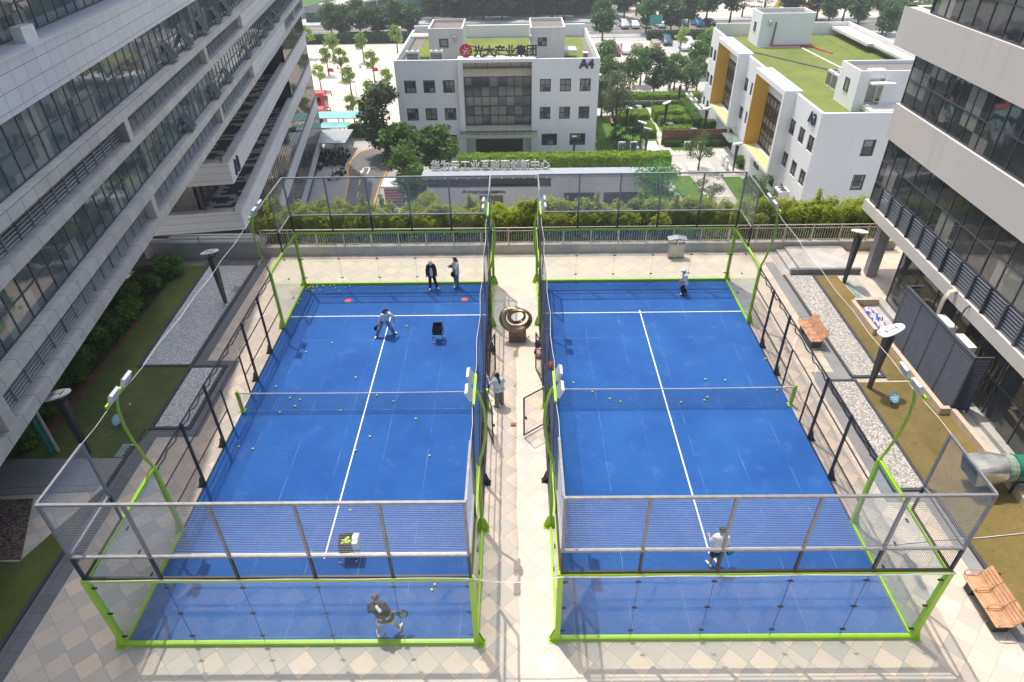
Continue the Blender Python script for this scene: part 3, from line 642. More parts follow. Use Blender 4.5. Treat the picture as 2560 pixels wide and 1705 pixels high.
def remesh(mb, vox, sm=6):
    me = bpy.data.meshes.new('tmp'); me.from_pydata(mb.v, [], mb.f)
    o = link(bpy.data.objects.new('tmp', me)); r = o.modifiers.new('r', 'REMESH'); r.mode = 'VOXEL'; r.voxel_size = vox; r.use_smooth_shade = True
    s = o.modifiers.new('s', 'SMOOTH'); s.iterations = sm; s.factor = .5
    dg = bpy.context.evaluated_depsgraph_get(); m2 = bpy.data.meshes.new_from_object(o.evaluated_get(dg), depsgraph=dg)
    out = MB(); out.v = [tuple(v.co) for v in m2.vertices]; out.f = [list(p.vertices) for p in m2.polygons]; out.m = [0]*len(out.f)
    bpy.data.objects.remove(o); bpy.data.meshes.remove(me); bpy.data.meshes.remove(m2); return out
def limb(b, pts, rs, n=12):
    P = []; R_ = []
    for i in range(len(pts)-1):
        for k in range(4): t = k/4; P.append(Vector(pts[i]).lerp(Vector(pts[i+1]), t)); R_.append(rs[i]+(rs[i+1]-rs[i])*t)
    P.append(Vector(pts[-1])); R_.append(rs[-1]); b.tube(P, R_, n)
    for p, r in zip(pts, rs): b.sph(p, r, nu=n, nv=8)
def person(label, loc, rz, J, top=('white', .33), legs=('jean', 1.0, .0), shoes='shoe', hair='long', hairm=None, cap=None, extra=None, group=None, tail=None):
    """J: joints in the figure's own frame (it faces +y); one continuous body, clothes follow it"""
    r = thing('person', label, 'person', loc, rz, group); V = lambda k: Vector(J[k])
    mm = dict(white=M_white, jean=M_jean, black=M_blackc, grey=M_greyc, brown=M_brownc, pale=M_palec, shoe=M_shoe)
    b = MB(); hd = V('head'); nk = V('neck'); ch = V('chest'); pv = V('pelvis'); fw = Vector(J.get('look', (0,1,0))).normalized(); up = (hd-nk).normalized(); sd_ = fw.cross(up).normalized()
    # head: skull, jaw, nose, ears
    b.sph(hd+up*.03, .092, (.92,1.05,1.12), 14, 10); b.sph(hd-up*.06+fw*.025, .066, (.92,1,1), 12, 8); b.sph(hd-up*.015+fw*.1, .019, (1,1,1.4), 8, 6)
    for s in (-1,1): b.sph(hd+sd_*s*.088-up*.01, .024, (.6,1,1.4), 8, 6)
    limb(b, [nk-up*.03, hd-up*.04], [.055,.052])
    sh = (V('shl')+V('shr'))/2; ax = (V('shr')-V('shl')).normalized()
    for t_, w, d in ((0,.165,.105),(.35,.155,.11),(.7,.14,.105),(1,.16,.115)):
        c = sh.lerp(pv, t_); b.tube([c-ax*w*.62, c+ax*w*.62], d, 12); b.sph(c-ax*w*.62, d, nu=10, nv=8); b.sph(c+ax*w*.62, d, nu=10, nv=8)
    limb(b, [sh, pv], [.12,.12])
    for s in 'lr':
        limb(b, [V('sh'+s), V('el'+s), V('wr'+s)], [.05,.042,.028]); limb(b, [sh, V('sh'+s)], [.07,.056])
        limb(b, [V('hip'+s), V('kn'+s), V('an'+s)], [.082,.058,.038])
        f = Vector(J.get('toe'+s, (0,1,0))).normalized(); a = V('an'+s); limb(b, [a+Vector((0,0,-.04)), a+f*.14+Vector((0,0,-.06))], [.036,.03])
    body = remesh(b, .015, 5)
    # hands: palm, four fingers and a thumb, rooted inside the wrist
    for s in 'lr':
        w = V('wr'+s); d = (w-V('el'+s)).normalized(); curl = Vector(J.get('curl'+s, (0,.6,0))); side_ = d.cross(curl); side_ = side_.normalized() if side_.length > 1e-4 else Vector((1,0,0))
        n_ = side_.cross(d).normalized(); body.tube([w-d*.015, w+d*.03, w+d*.07, w+d*.088], [.026,.036,.04,.034], 8)
        for i, ln in enumerate((.062,.072,.068,.052)):
            p0 = w+d*.078+side_*(-.03+.02*i); cr = J.get('grip'+s, .45)
            p1 = p0+(d*math.cos(cr)+n_*math.sin(cr))*ln*.5; p2 = p1+(d*math.cos(cr*2.4)+n_*math.sin(cr*2.4))*ln*.4
            body.tube([p0, p1, p2], [.0095,.009,.007], 6)
        p0 = w+d*.03-side_*.034; p1 = p0+(d*.6-side_*.6+n_*.5).normalized()*.036; body.tube([p0, p1, p1+(d*.8+n_*.6).normalized()*.028], [.012,.010,.008], 6)
    bo = part('body', body, M_skin, r, True, True)
    e = MB()
    for s in (-1,1): e.sph(hd+fw*.088+sd_*s*.034+up*.012, .0125, nu=8, nv=6)
    part('eyes', e, M_eye, bo, True, True); e = MB(); e.sph(hd+fw*.092-up*.062, .017, (1.3,.5,.45), 8, 6); part('mouth', e, M_lip, bo, True, True)
    # shirt or jacket
    col, sl = top; b = MB(); hem = pv+(pv-sh).normalized()*(-.02 if J.get('tuck') else .07)
    for t_, w, d in ((0.02,.17,.125),(.3,.17,.13),(.65,.16,.13),(1,.175,.14)):
        c = sh.lerp(hem, t_); b.tube([c-ax*w*.62, c+ax*w*.62], d, 12); b.sph(c-ax*w*.62, d, nu=10, nv=8); b.sph(c+ax*w*.62, d, nu=10, nv=8)
    limb(b, [sh, hem], [.125,.14]); limb(b, [nk-up*.05, sh], [.075,.1])
    for s in 'lr':
        limb(b, [sh, V('sh'+s)], [.085,.077]); e_ = V('el'+s)
        if sl <= .5: limb(b, [V('sh'+s), V('sh'+s).lerp(e_, sl*2)], [.074,.07])
        else: limb(b, [V('sh'+s), e_, e_.lerp(V('wr'+s), (sl-.5)*2)], [.074,.06,.046])
    part('shirt' if sl <= .5 else 'jacket', remesh(b, .017, 4), mm[col], r, True, True)
    if J.get('inner'):
        b = MB(); c0 = sh+fw*.085; c1 = hem+fw*.1; b.tube([c0-up*.02, c0.lerp(c1,.5)+fw*.015, c1], [.06,.085,.085], 12); part('undershirt', remesh(b, .015, 3), M_white, r, True, True)
    # trousers or shorts
    col, ln, fl = legs; b = MB(); b.tube([pv-ax*.1, pv+ax*.1], .13, 12); b.sph(pv-ax*.09, .125); b.sph(pv+ax*.09, .125)
    for s in 'lr':
        h_, k_, a_ = V('hip'+s), V('kn'+s), V('an'+s)
        if ln <= .5: limb(b, [h_, h_.lerp(k_, ln*2)], [.108,.098+fl])
        else: limb(b, [h_, k_, k_.lerp(a_+Vector((0,0,-.03)), (ln-.5)*2)], [.106,.078+fl*.5,.056+fl])
        limb(b, [pv, h_], [.12,.11])
    part('trousers' if ln > .5 else 'shorts', remesh(b, .017, 4), mm[col], r, True, True)
    for s in 'lr':
        f = Vector(J.get('toe'+s, (0,1,0))).normalized(); a = V('an'+s); b = MB(); g = a+Vector((0,0,-.035))
        limb(b, [g-f*.05, g+f*.07, g+f*.16+Vector((0,0,-.012))], [.048,.05,.038]); limb(b, [a+Vector((0,0,.02)), g], [.045,.048]); part('shoe', remesh(b, .013, 3), mm[shoes], r, True, True)
    # hair
    b = MB(); b.sph(hd+up*.045-fw*.018, .103, (.98,1.0,1.05), 14, 10)
    if hair == 'long': limb(b, [hd-fw*.05+up*.02, nk-fw*.085, nk-fw*.11-up*.16], [.095,.085,.05])
    if hair == 'side': limb(b, [hd-fw*.05+up*.02, nk-fw*.04+sd_*.06, nk+fw*.08+sd_*.07-up*.16], [.095,.09,.05]); limb(b, [hd-fw*.05, nk-fw*.09-up*.12], [.09,.06])
    if hair == 'tail': limb(b, [hd-fw*.09, nk-fw*.12-up*.02, nk-fw*.11-up*.17], [.05,.05,.025])
    cutc = hd+fw*.095-up*.02
    hm = remesh(b, .014, 4)
    for i, v in enumerate(hm.v):                       # keep the face clear
        d = Vector(v)-hd
        if d.dot(fw) > .045 and d.dot(up) < .07: hm.v[i] = tuple(Vector(v)-fw*(d.dot(fw)-.045))
    part('hair', hm, hairm or M_hair, r, True, True)
    if cap:
        b = MB(); c = hd+up*.07; b.sph(c-fw*.005, .112, (1,1.06,.8), 14, 8); b.tube([c+fw*.06-up*.012+sd_*.0, c+fw*.185-up*.03], [.085,.05], 12); m_ = remesh(b, .013, 3); part('cap', m_, cap, r, True, True)
    if extra: extra(r, V, fw, up, sd_)
    return r
def stand(**k):
    J = dict(head=(0,.02,1.56), neck=(0,0,1.42), chest=(0,0,1.2), pelvis=(0,0,.93), shl=(-.165,0,1.36), shr=(.165,0,1.36), ell=(-.235,-.02,1.09), elr=(.235,-.02,1.09), wrl=(-.25,.06,.87), wrr=(.25,.06,.87),
             hipl=(-.085,0,.90), hipr=(.085,0,.90), knl=(-.10,.02,.48), knr=(.10,.02,.48), anl=(-.10,0,.095), anr=(.10,0,.095)); J.update(k); return J
def racket(label, base, d, nrm, face=None):
    """padel bat: perforated round head, throat and grip; base is the hand"""
    base, d = Vector(base), Vector(d).normalized(); nrm = Vector(nrm).normalized(); nrm = (nrm-d*nrm.dot(d)).normalized(); u = d.cross(nrm); r = thing('padel_racket', label, 'racket', base, group='padel rackets')
    o = base
    part('grip', MB().tube([o-d*.06, o+d*.08], .017, 8), M_blackc, r)
    pl = [(.115*math.cos(a)*(1 if math.sin(a) > -.3 else .9), .135*math.sin(a)) for a in [2*PI*i/24 for i in range(24)]]
    c = o+d*.27; b = MB().prof(pl, c-nrm*.019, u, d, nrm*.038); b.bar(o+d*.07+u*.0, c-d*.12+u*.05, .016).bar(o+d*.07, c-d*.12-u*.05, .016); part('head', b, M_blackc, r)
    for s in (-1,1):
        b = MB().prof([(x*.72,y*.72) for x,y in pl], c+nrm*s*.0195, u, d, nrm*s*.002)
        h = part('face', b, face or M_teal, r)
    return r
# man in brown shirt, striding behind the front glass of the left court
man1 = person('man in dark brown shirt and pale shorts with a towel, behind the front glass', (-3.72,-9.72,.014), .12,
    stand(head=(-.15,.16,1.56), neck=(-.13,.08,1.44), pelvis=(.03,-.02,.90), shl=(-.32,.06,1.33), shr=(.06,.03,1.40), ell=(-.36,.10,1.05), elr=(.20,-.06,1.12), wrl=(-.26,.3,1.05), wrr=(.27,.1,.88), hipl=(-.06,-.02,.87), hipr=(.12,-.02,.88),
          knl=(-.19,.05,.48), knr=(.24,.06,.48), anl=(-.24,-.03,.10), anr=(.36,.08,.10), toel=(-.25,1,0), toer=(.35,1,0), gripr=1.1, look=(-.1,1,-.1), curlr=(-.6,.6,0)), ('brown', .40), ('pale', .40, .01), hair='short', hairm=M_hairb,
    extra=lambda r,V,fw,up,sd_: part('towel', remesh((lambda b: (limb(b,[V('neck')-sd_*.09+fw*.04-up*.05, V('neck')-fw*.085-up*.03, V('neck')+sd_*.1+fw*.04-up*.05],[.045,.05,.045]), limb(b,[V('neck')-fw*.1-up*.03, V('neck')-fw*.125-up*.15+sd_*.06],[.05,.055]), b)[-1])(MB()), .014, 4), M_towel, r, True, True))
racket('dark green and grey racket held low by the man in the brown shirt', (-3.46,-9.63,.84), (.45,.1,-.12), (-.15,-.75,.6), pm('grey_green_face', (.12,.22,.19), .5))
# man in white shirt on the right court
person('man in white t-shirt and black shorts seen through the right court mesh', (6.17,-7.5,.014), -.08,
    stand(head=(.0,.06,1.62), neck=(0,.0,1.46), shl=(-.185,0,1.39), shr=(.185,0,1.39), ell=(-.27,.02,1.13), wrl=(-.27,.24,1.10), elr=(.26,-.03,1.12), wrr=(.30,.07,.90), pelvis=(0,0,.94), anl=(-.14,-.02,.095), anr=(.11,.05,.095), toel=(-.6,1,0), toer=(-.35,1,0), gripr=1.1), ('white', .42), ('black', .42, .02), hair='short')
racket('round black racket with a teal face hanging from the hand of the man in white', (6.48,-7.46,.86), (.30,.05,-.75), (0,-.8,.5))
# woman hitting a forehand
person('woman with long black hair, white t-shirt and jeans swinging low on the left court', (-6.10,5.3,.014), PI+.15,
    stand(head=(-.14,.14,1.40), neck=(-.09,.08,1.27), pelvis=(0,-.06,.83), shl=(-.30,.06,1.19), shr=(.05,.1,1.20), ell=(-.42,-.02,.99), wrl=(-.46,.0,.78), elr=(.16,.02,.98), wrr=(.24,.08,.76), hipl=(-.085,-.04,.81), hipr=(.085,-.04,.81),
          knl=(-.26,.16,.46), knr=(.28,.15,.47), anl=(-.36,-.08,.10), anr=(.45,.12,.10), toel=(-.7,.5,0), toer=(.4,1,0), gripr=1.1, look=(-.25,1,-.1)), ('white', .46), ('jean', 1.0, .025), hair='side')
racket('dark racket swung low beside the jeans of the woman with long hair', (-6.38,5.25,.70), (-.35,-.1,-.75), (.2,-1,.2), M_blackc)
# pair at the back of the left court
person('person in open black jacket and pale hat at the back of the left court', (-4.32,9.5,.014), PI+.1,
    stand(head=(.0,.06,1.55), anl=(-.24,.0,.095), knl=(-.15,.05,.5), anr=(.12,.06,.095), inner=True, toel=(-.5,1,0), toer=(.2,1,0), look=(0,1,-.35)), ('black', .96), ('black', 1.0, .01), hair='short', cap=M_beige)
def handbag(r,V,fw,up,sd_):
    pass
person('woman in jeans holding up a camera at the back of the left court', (-3.07,9.72,.014), PI-.9,
    stand(ell=(-.20,.18,1.18), wrl=(-.06,.36,1.30), elr=(.22,.14,1.14), wrr=(.07,.36,1.28), anl=(-.08,.08,.095), anr=(.1,-.05,.095), look=(0,1,-.1), curll=(0,.2,.6), curlr=(0,.2,.6)), ('white', .42), ('jean', 1.0, .035), hair='tail')
solo('camera', MB().box(-3.36,-3.22,9.45,9.55,1.30,1.39).tube([(-3.31,9.45,1.345),(-3.36,9.36,1.345)], .03, 10), M_blackc, 'black camera held up by the woman in jeans', 'camera')
solo('shoulder_bag', MB().sph((-3.22,9.55,.82), .15, (.8,.55,1.1), 12, 8).tube([(-3.22,9.58,.95),(-3.16,9.62,1.2),(-3.02,9.75,1.38)], .010, 5), M_blackc, 'black shoulder bag hanging at the hip of the woman with the camera', 'bag', smooth=True)
# boy in white cap
person('boy in a white t-shirt, white cap and black trousers walking on the right court', (8.55,8.68,.014), PI/2,
    stand(head=(0,.08,1.34), neck=(0,.03,1.21), pelvis=(0,-.04,.80), shl=(-.14,.02,1.16), shr=(.14,.02,1.16), ell=(-.2,.02,.92), elr=(.2,.02,.92), wrl=(-.19,.12,.74), wrr=(.19,.12,.74), hipl=(-.075,-.04,.78), hipr=(.075,-.04,.78), knl=(-.08,.1,.42), knr=(.08,.06,.42), anl=(-.08,-.03,.10), anr=(.08,-.2,.14), look=(0,1,-.2)), ('white', .46), ('black', 1.0, .02), hair='short', cap=M_capw)
# woman opening a gate
person('woman with a ponytail, white t-shirt and grey trousers, seen from behind on the aisle', (-.67,.2,0), .35,
    stand(head=(-.04,.06,1.52), neck=(-.02,.02,1.39), shl=(-.19,.02,1.33), shr=(.14,.0,1.33), ell=(-.33,.14,1.12), wrl=(-.34,.34,1.27), elr=(.24,.08,1.12), wrr=(.1,.28,1.16), anl=(-.12,-.05,.095), anr=(.12,.07,.095), toel=(-.7,.5,0), toer=(-.3,1,0)), ('white', .44), ('grey', 1.0, .045), hair='tail')
# ---------------------------------------------------------------- things on the podium
M_bronze = pm('polished_bronze', (.27,.19,.11), .28, .9, var=.3, scale=3); M_ped = pm('brown_granite', (.13,.10,.08), .35, var=.2, scale=8, fine=.2)
t = thing('bronze_sculpture', 'twisted bronze ring sculpture on a brown stone pedestal in the aisle', 'sculpture', (.09,4.85,0))
part('pedestal', MB().box(-.30,.48,4.6,5.12,0,.28).box(-.27,.45,4.63,5.09,.28,.34).box(-.31,.49,4.59,5.13,.34,.62), M_ped, t)
c0 = Vector((.1,4.9,1.22)); e1 = Vector((1,.1,-.06)).normalized(); e2 = Vector((.0,.45,.9)); e2 = (e2-e1*e2.dot(e1)).normalized(); e3 = e1.cross(e2)
n = 150; V_ = []; F_ = []; mseg = 16
for i in range(n):
    a = 4*PI*i/n; ph0 = a/2+.9; R_ = .41+.16*math.cos(ph0)+.045*math.cos(a+2.4)+.03*math.cos(2*a); cc = c0+(e1*1.12*math.cos(a)+e2*.98*math.sin(a))*R_+e3*(.17*math.sin(ph0)+.06*math.sin(2*a))
    rad = (e1*math.cos(a)+e2*math.sin(a)); ph = ph0*1.0+.5; big = 1.0+.35*math.cos(ph0)
    for j in range(mseg):
        w = 2*PI*j/mseg; x, y = .125*big*math.copysign(abs(math.cos(w))**.8,math.cos(w)), .06*big*math.copysign(abs(math.sin(w))**.8,math.sin(w))
        p_, q_ = x*math.cos(ph)-y*math.sin(ph), x*math.sin(ph)+y*math.cos(ph); V_.append(cc+rad*p_+e3*q_)
for i in range(n):
    for j in range(mseg): F_.append((i*mseg+j, i*mseg+(j+1)%mseg, ((i+1)%n)*mseg+(j+1)%mseg, ((i+1)%n)*mseg+j))
part('twisted_ring', MB().add(V_,F_), M_bronze, t, True)

# slatted benches
M_teak = pm('teak_slats', (.56,.31,.17), .5, var=.22, scale=5, fine=.12); M_iron = pm('cast_iron', (.03,.03,.032), .5, var=.2)
def bench():
    t = thing('bench', '', 'bench', (0,0,0), 0, 'three-seat slatted benches')
    for i in range(3):
        b = MB(); y0 = -.86+i*.58
        for k in range(5): b.box(-.42+k*.095,-.42+k*.095+.085,y0,y0+.56,.41,.44)
        part('seat', b, M_teak, t, local=True); b = MB()
        for k in range(5):
            z = .47+k*.085; x = .07+k*.055; b.obox((x,y0+.28,z), (.018,0,-.012), (0,.28,0), (.022,0,.036))
        part('backrest', b, M_teak, t, local=True)
    for i in range(4):
        y = -.87+i*.58; part('armrest', MB().tube([(-.34,y,.44),(-.38,y,.58),(-.3,y,.64),(.1,y,.64)], .018, 6), M_teak, t, local=True)
    b = MB()
    for y in (-.6,.57):
        b.prism([(-.3,y-.14),(.14,y-.14),(.14,y+.14),(-.3,y+.14)], 0, .38); b.bar((.1,y,.3),(.36,y,.86),.05)
    b.box(-.36,.1,-.84,.84,.38,.408); part('frame', b, M_iron, t, local=True); return t
be = bench(); be.location = (13.66,4.7,.012); be['label'] = 'teak slatted three-seat bench standing beside the pale gravel bed, far from the camera'
d_ = dup(be, (13.8,-9.02,.012), 0, 'teak slatted three-seat bench at the lower right corner beside the dry lawn')

# garden lamps: flared square posts carrying a tilted white plate
M_post = pm('dark_lamp_post', (.035,.037,.045), .45, var=.15); M_plate = pm('white_lamp_plate', (.82,.80,.76), .4, var=.05)
def lamp():
    t = thing('lamp_post', '', 'lamp post', (0,0,0), 0, 'garden lamps with tilted white plates')
    b = MB(); w0, w1 = .065, .17; b.add([(-w0,-w0,0),(w0,-w0,0),(w0,w0,0),(-w0,w0,0),(-w1*.75,-w1,2.68),(w1*.75,-w1,2.68),(w1*.75,w1,2.68),(-w1*.75,w1,2.68)], [(3,2,1,0),(4,5,6,7),(0,1,5,4),(1,2,6,5),(2,3,7,6),(3,0,4,7)]); part('post', b, M_post, t, local=True)
    part('bracket', MB().bar((0,.1,2.66),(0,.42,2.98),.05).bar((0,.06,2.68),(0,-.2,2.8),.04), M_post, t, local=True)
    u = Vector((0,1,.28)).normalized(); c = Vector((0,-.02,2.93)); pl = []
    for i in range(24):
        a = 2*PI*i/24; ca, sa = math.cos(a), math.sin(a); r_ = .56 if sa > 0 else .5; pl.append((math.copysign(abs(ca)**.7,ca)*(.27-.05*sa), math.copysign(abs(sa)**.8,sa)*r_))
    nn = Vector((1,0,0)).cross(u); p = part('plate', MB().prof(pl, c, (1,0,0), u, nn*.05), M_plate, t, local=True)
    b = MB(); o = c+nn*.054
    b.bar(o-u*.26, o+u*.3, .035,.008,up=nn).bar(o-u*.2-Vector((.11,0,0)), o-u*.2+Vector((.11,0,0)), .035,.008,up=nn).bar(o+u*.24-Vector((.16,0,0)), o+u*.24+Vector((.16,0,0)), .035,.008,up=nn); part('inlay', b, M_post, p, local=True)
    return t
lp = lamp(); lp.location = (-16.16,-2.42,.0); lp.rotation_euler = (0,0,PI*1.5); lp['label'] = 'dark flared garden lamp with white plate by the stone path on the left'
lp.rotation_euler = (0,0,-PI/2)
dup(lp, (-14.75,8.24,0), -PI/2-.35, 'dark flared garden lamp with white plate standing in the white gravel')
dup(lp, (17.2,9.7,0), PI+.1, 'dark flared garden lamp with white plate beside the stone platform and the grey pillar')
dup(lp, (14.75,1.08,0), -PI/2+.25, 'dark flared garden lamp with white plate in front of the louvred screen')
# lawn notices
M_sign = pm('light_blue_sign', (.22,.50,.72), .4, var=.35, scale=16, fine=.4)
def notice():
    t = thing('lawn_sign', '', 'sign', (0,0,0), 0, 'octagonal lawn signs'); part('stake', MB().bar((0,0,0),(0,0,.34),.04), M_post, t, local=True)
    pl = [(.2*math.cos(PI/8+PI*i/4), .24*math.sin(PI/8+PI*i/4)) for i in range(8)]; u = Vector((0,.75,.66)); p = part('board', MB().prof(pl, (0,0,.4), (1,0,0), u, Vector((1,0,0)).cross(u)*.02), M_sign, t, local=True)
    b = MB(); w = Vector((1,0,0)).cross(u)
    for k, l_ in ((.09,.09),(.0,.13),(-.09,.07)): b.obox(Vector((0,0,.4))+u*k+w*.022, (l_,0,0), u*.018, w*.002)
    part('lettering', b, M_paint, p, local=True); return t
s_ = notice(); s_.location = (-15.68,-.95,.03); s_['label'] = 'light blue octagonal lawn sign on the shaded left lawn'
dup(s_, (15.16,.0,.03), .1, 'light blue octagonal lawn sign on the dry right lawn under the lamp')
# drain grates
M_grate = pm('green_grey_grate', (.24,.36,.34), .6, var=.2)
def grate(x0,x1,y0,y1,l_,z=.05):
    b = MB()
    for i in range(int((x1-x0)/.07)): b.box(x0+i*.07,x0+i*.07+.045,y0,y1,z-.02,z)
    for i in range(int((y1-y0)/.16)+1): b.box(x0,x1,y0+i*.16,y0+i*.16+.03,z-.03,z-.001)
    solo('drain_grate', b, M_grate, l_, 'drain cover', 'drain grates')
grate(-15.1,-14.75,-2.6,-1.9,'pale green drain grate on the left lawn beside the lamp'); grate(17.25,17.5,7.6,10.2,'long pale green drain grate between the dry lawn and the apron',.035); grate(-14.85,-14.5,9.3,9.9,'green drain grate at the edge of the white gravel',.06)

# low walls on the right: planter kerb, pit with tarpaulin
b = MB().box(17.15,17.35,-26,-.6,0,.33).box(16.55,16.75,4.9,7.45,0,.36).box(16.75,17.95,7.45,7.62,0,.36).box(16.75,16.95,-.6,4.9,.0,.33).box(16.95,17.15,-.6,-.42,0,.33)
solo('kerb_wall', b, M_kerb, 'low beige granite kerb wall along the dry lawn below the louvred screen', 'low wall')
M_tarp, t_, b_ = nt('striped_tarpaulin'); co = coords(t_, True); wv = N(t_, 'ShaderNodeTexWave', i_Scale=1.3, i_Distortion=6.0, i_Detail=2.0); t_.links.new(co, wv.inputs[0]); cr = N(t_, 'ShaderNodeValToRGB'); cr.color_ramp.interpolation = 'CONSTANT'; e = cr.color_ramp.elements; e[0].color = (.05,.10,.42,1); e[1].position = .3; e[1].color = (.75,.72,.72,1); x_ = e.new(.6); x_.color = (.5,.03,.05,1); x_ = e.new(.8); x_.color = (.75,.72,.72,1); t_.links.new(wv.outputs[0], cr.inputs[0]); t_.links.new(cr.outputs[0], b_.inputs['Base Color'])
V_ = []; F_ = []; nx, ny = 14, 30
for j in range(ny+1):
    for i in range(nx+1):
        u, v = i/nx, j/ny; h = .12+.22*math.sin(PI*min(1,max(0,u)))*(.6+.4*math.sin(v*9+u*4))+.06*math.sin(u*17+v*23)+.05*math.sin(v*31-u*9); V_.append((16.95+.55*u+.05*math.sin(v*14), 5.1+1.9*v+.04*math.sin(u*11), h))
for j in range(ny):
    for i in range(nx): a = j*(nx+1)+i; F_.append((a,a+1,a+nx+2,a+nx+1))
solo('tarpaulin', MB().add(V_,F_), M_tarp, 'crumpled red, white and blue striped tarpaulin in the kerb pit', 'tarpaulin', smooth=True)

# louvred screen round the air conditioners
M_lou = pm('dark_louvre_metal', (.085,.092,.115), .4, .2, var=.15, scale=4); M_screen = M_lou
t = thing('louvre_screen', 'tall dark louvred screen enclosing air conditioners beside the right building', 'screen', (17.4,2.1,0))
def louvres(b, p, q, z0, z1, pitch, dep, sg=1):
    p, q = Vector((*p,0)), Vector((*q,0)); d = (q-p)/2; c = (p+q)/2; nr = Vector((d.y,-d.x,0)).normalized(); z = z0+pitch*.6
    while z < z1-.03: b.obox(c+Vector((0,0,z)), d, nr*dep+Vector((0,0,.04*sg)), Vector((0,0,.006))+nr*.003); z += pitch
for i in range(4):
    y0 = -.45+i*1.3; b = MB(); louvres(b, (17.25,y0+.04), (17.25,y0+1.26), .1, 2.68, .13, .045); part('louvre_panel', b, M_lou, t)
b = MB()
for i in range(5): y = -.45+i*1.3; b.box(17.21,17.29,y-.04,y+.04,0,2.7)
b.box(17.19,17.31,-.49,4.79,2.701,2.75).box(17.3,17.95,-.5,-.44,2.702,2.749).box(17.87,17.95,-.5,-.42,0,2.7).box(17.3,17.95,4.72,4.79,2.702,2.749); part('screen_frame', b, M_lou, t)
b = MB(); louvres(b, (17.30,-.46), (17.86,-.46), .1, 2.68, .13, .045, -1); part('louvre_panel', b, M_lou, t); b = MB(); louvres(b, (17.30,4.75), (17.86,4.75), .1, 2.68, .13, .045, -1); part('louvre_panel', b, M_lou, t)
M_acw = pm('white_ac_casing', (.70,.69,.66), .45, var=.12, scale=4, fine=.08); M_acd = pm('dark_ac_grille', (.05,.05,.055), .5); M_blue = pm('blue_label', (.06,.16,.55), .5); M_hose = pm('cream_pipe_wrap', (.62,.57,.45), .7, var=.2)
def acbox(name, lab, x0,x1,y0,y1,z0,z1, face, grp, top=False, cat='air conditioner'):
    t = thing(name, lab, cat, ((x0+x1)/2,(y0+y1)/2,z0), 0, grp); part('casing', MB().box(x0,x1,y0,y1,z0,z1), M_acw, t); b = MB(); k = MB()
    fs = face if isinstance(face, str) else face[0]
    if top:
        n_ = 2 if (x1-x0) > 1.1 or (y1-y0) > 1.1 else 1
        for i in range(n_):
            c = ((x0+x1)/2,(y0+y1)/2); 
            if n_ == 2: c = (x0+(x1-x0)*(.27+.46*i), c[1]) if x1-x0 > y1-y0 else (c[0], y0+(y1-y0)*(.27+.46*i))
            r_ = min(x1-x0,y1-y0)*.36; part('fan_ring', MB().disc(c, r_, z1, z1+.05, 20), M_acw, t); part('fan_grille', MB().disc(c, r_*.86, z1+.05, z1+.056, 20), M_acd, t)
    h = z1-z0
    if '-y' in fs:
        for i in range(9): z = z0+h*(.12+.085*i); b.box(x0+.06,x1-.06,y0-.012,y0-.001,z,z+h*.06)
    if '-x' in fs:
        for i in range(9): z = z0+h*(.12+.085*i); b.box(x0-.012,x0-.001,y0+.06,y1-.06,z,z+h*.06)
    if b.v: part('grille', b, M_acd, t)
    return t
for y0, l_ in ((1.75,'white air conditioner behind the louvred screen, the farther of the pair'),(.35,'white air conditioner behind the louvred screen, the nearer of the pair')):
    t = acbox('air_conditioner', l_, 17.42,17.82,y0,y0+.95,1.75,2.6,'', 'air conditioners behind the screen'); part('label_plate', MB().box(17.415,17.419,y0+.1,y0+.3,2.35,2.5), M_blue, t); part('stand', MB().box(17.45,17.5,y0+.1,y0+.16,0,1.75).box(17.75,17.8,y0+.1,y0+.16,0,1.75).box(17.45,17.5,y0+.8,y0+.86,0,1.75).box(17.75,17.8,y0+.8,y0+.86,0,1.75), M_iron, t)
b = MB()
for k in range(4): b.tube([(17.98,2.75+k*.05,3.7),(17.72,2.75+k*.05,3.62),(17.62,2.8+k*.05,3.2),(17.66,2.85+k*.04,2.5),(17.7,2.75,1.9)], .035, 6)
solo('pipe_bundle', b, M_hose, 'bundle of cream wrapped pipes coming out of the louvres down to the air conditioners', 'pipes', smooth=True)
solo('drain_pipe', MB().tube([(17.95,1.75,3.62),(17.8,1.75,3.5),(17.72,1.78,2.9),(17.75,1.8,2.3)], .03, 6), M_iron, 'single black pipe hanging over the white fascia above the screen', 'pipe', smooth=True)
# exhaust fan and hood
M_zinc = pm('zinc_sheet', (.66,.67,.66), .3, .75, var=.2, scale=3); M_grn = pm('green_fan_paint', (.02,.19,.11), .4, var=.25, scale=4, fine=.2); M_canvas = pm('green_canvas', (.22,.30,.22), .8, var=.3, scale=6)
t = thing('exhaust_fan', 'green cylindrical exhaust fan with a shiny zinc hood at the right edge', 'exhaust fan', (17.2,-4.35,0)); cy, cz, r_ = -4.35, .95, .46
ring = lambda x, r: [(x, cy+r*math.cos(2*PI*i/20), cz+r*math.sin(2*PI*i/20)) for i in range(20)]
b = MB(); V_ = ring(16.62,r_)+[(16.2+.02*math.sin(a*2), cy+.47*max(-1,min(1,1.35*math.cos(a))), cz-.02+.43*max(-1,min(1,1.35*math.sin(a)))) for a in [2*PI*i/20 for i in range(20)]]+[(15.55-.14*math.sin(a), cy+.47*max(-1,min(1,1.35*math.cos(a))), cz-.10+.40*max(-1,min(1,1.35*math.sin(a)))) for a in [2*PI*i/20 for i in range(20)]]
F_ = [(k*20+i, k*20+(i+1)%20, (k+1)*20+(i+1)%20, (k+1)*20+i) for k in range(2) for i in range(20)]; part('zinc_hood', b.add(V_,F_), M_zinc, t, 'auto')
b = MB(); V_ = []; F_ = []
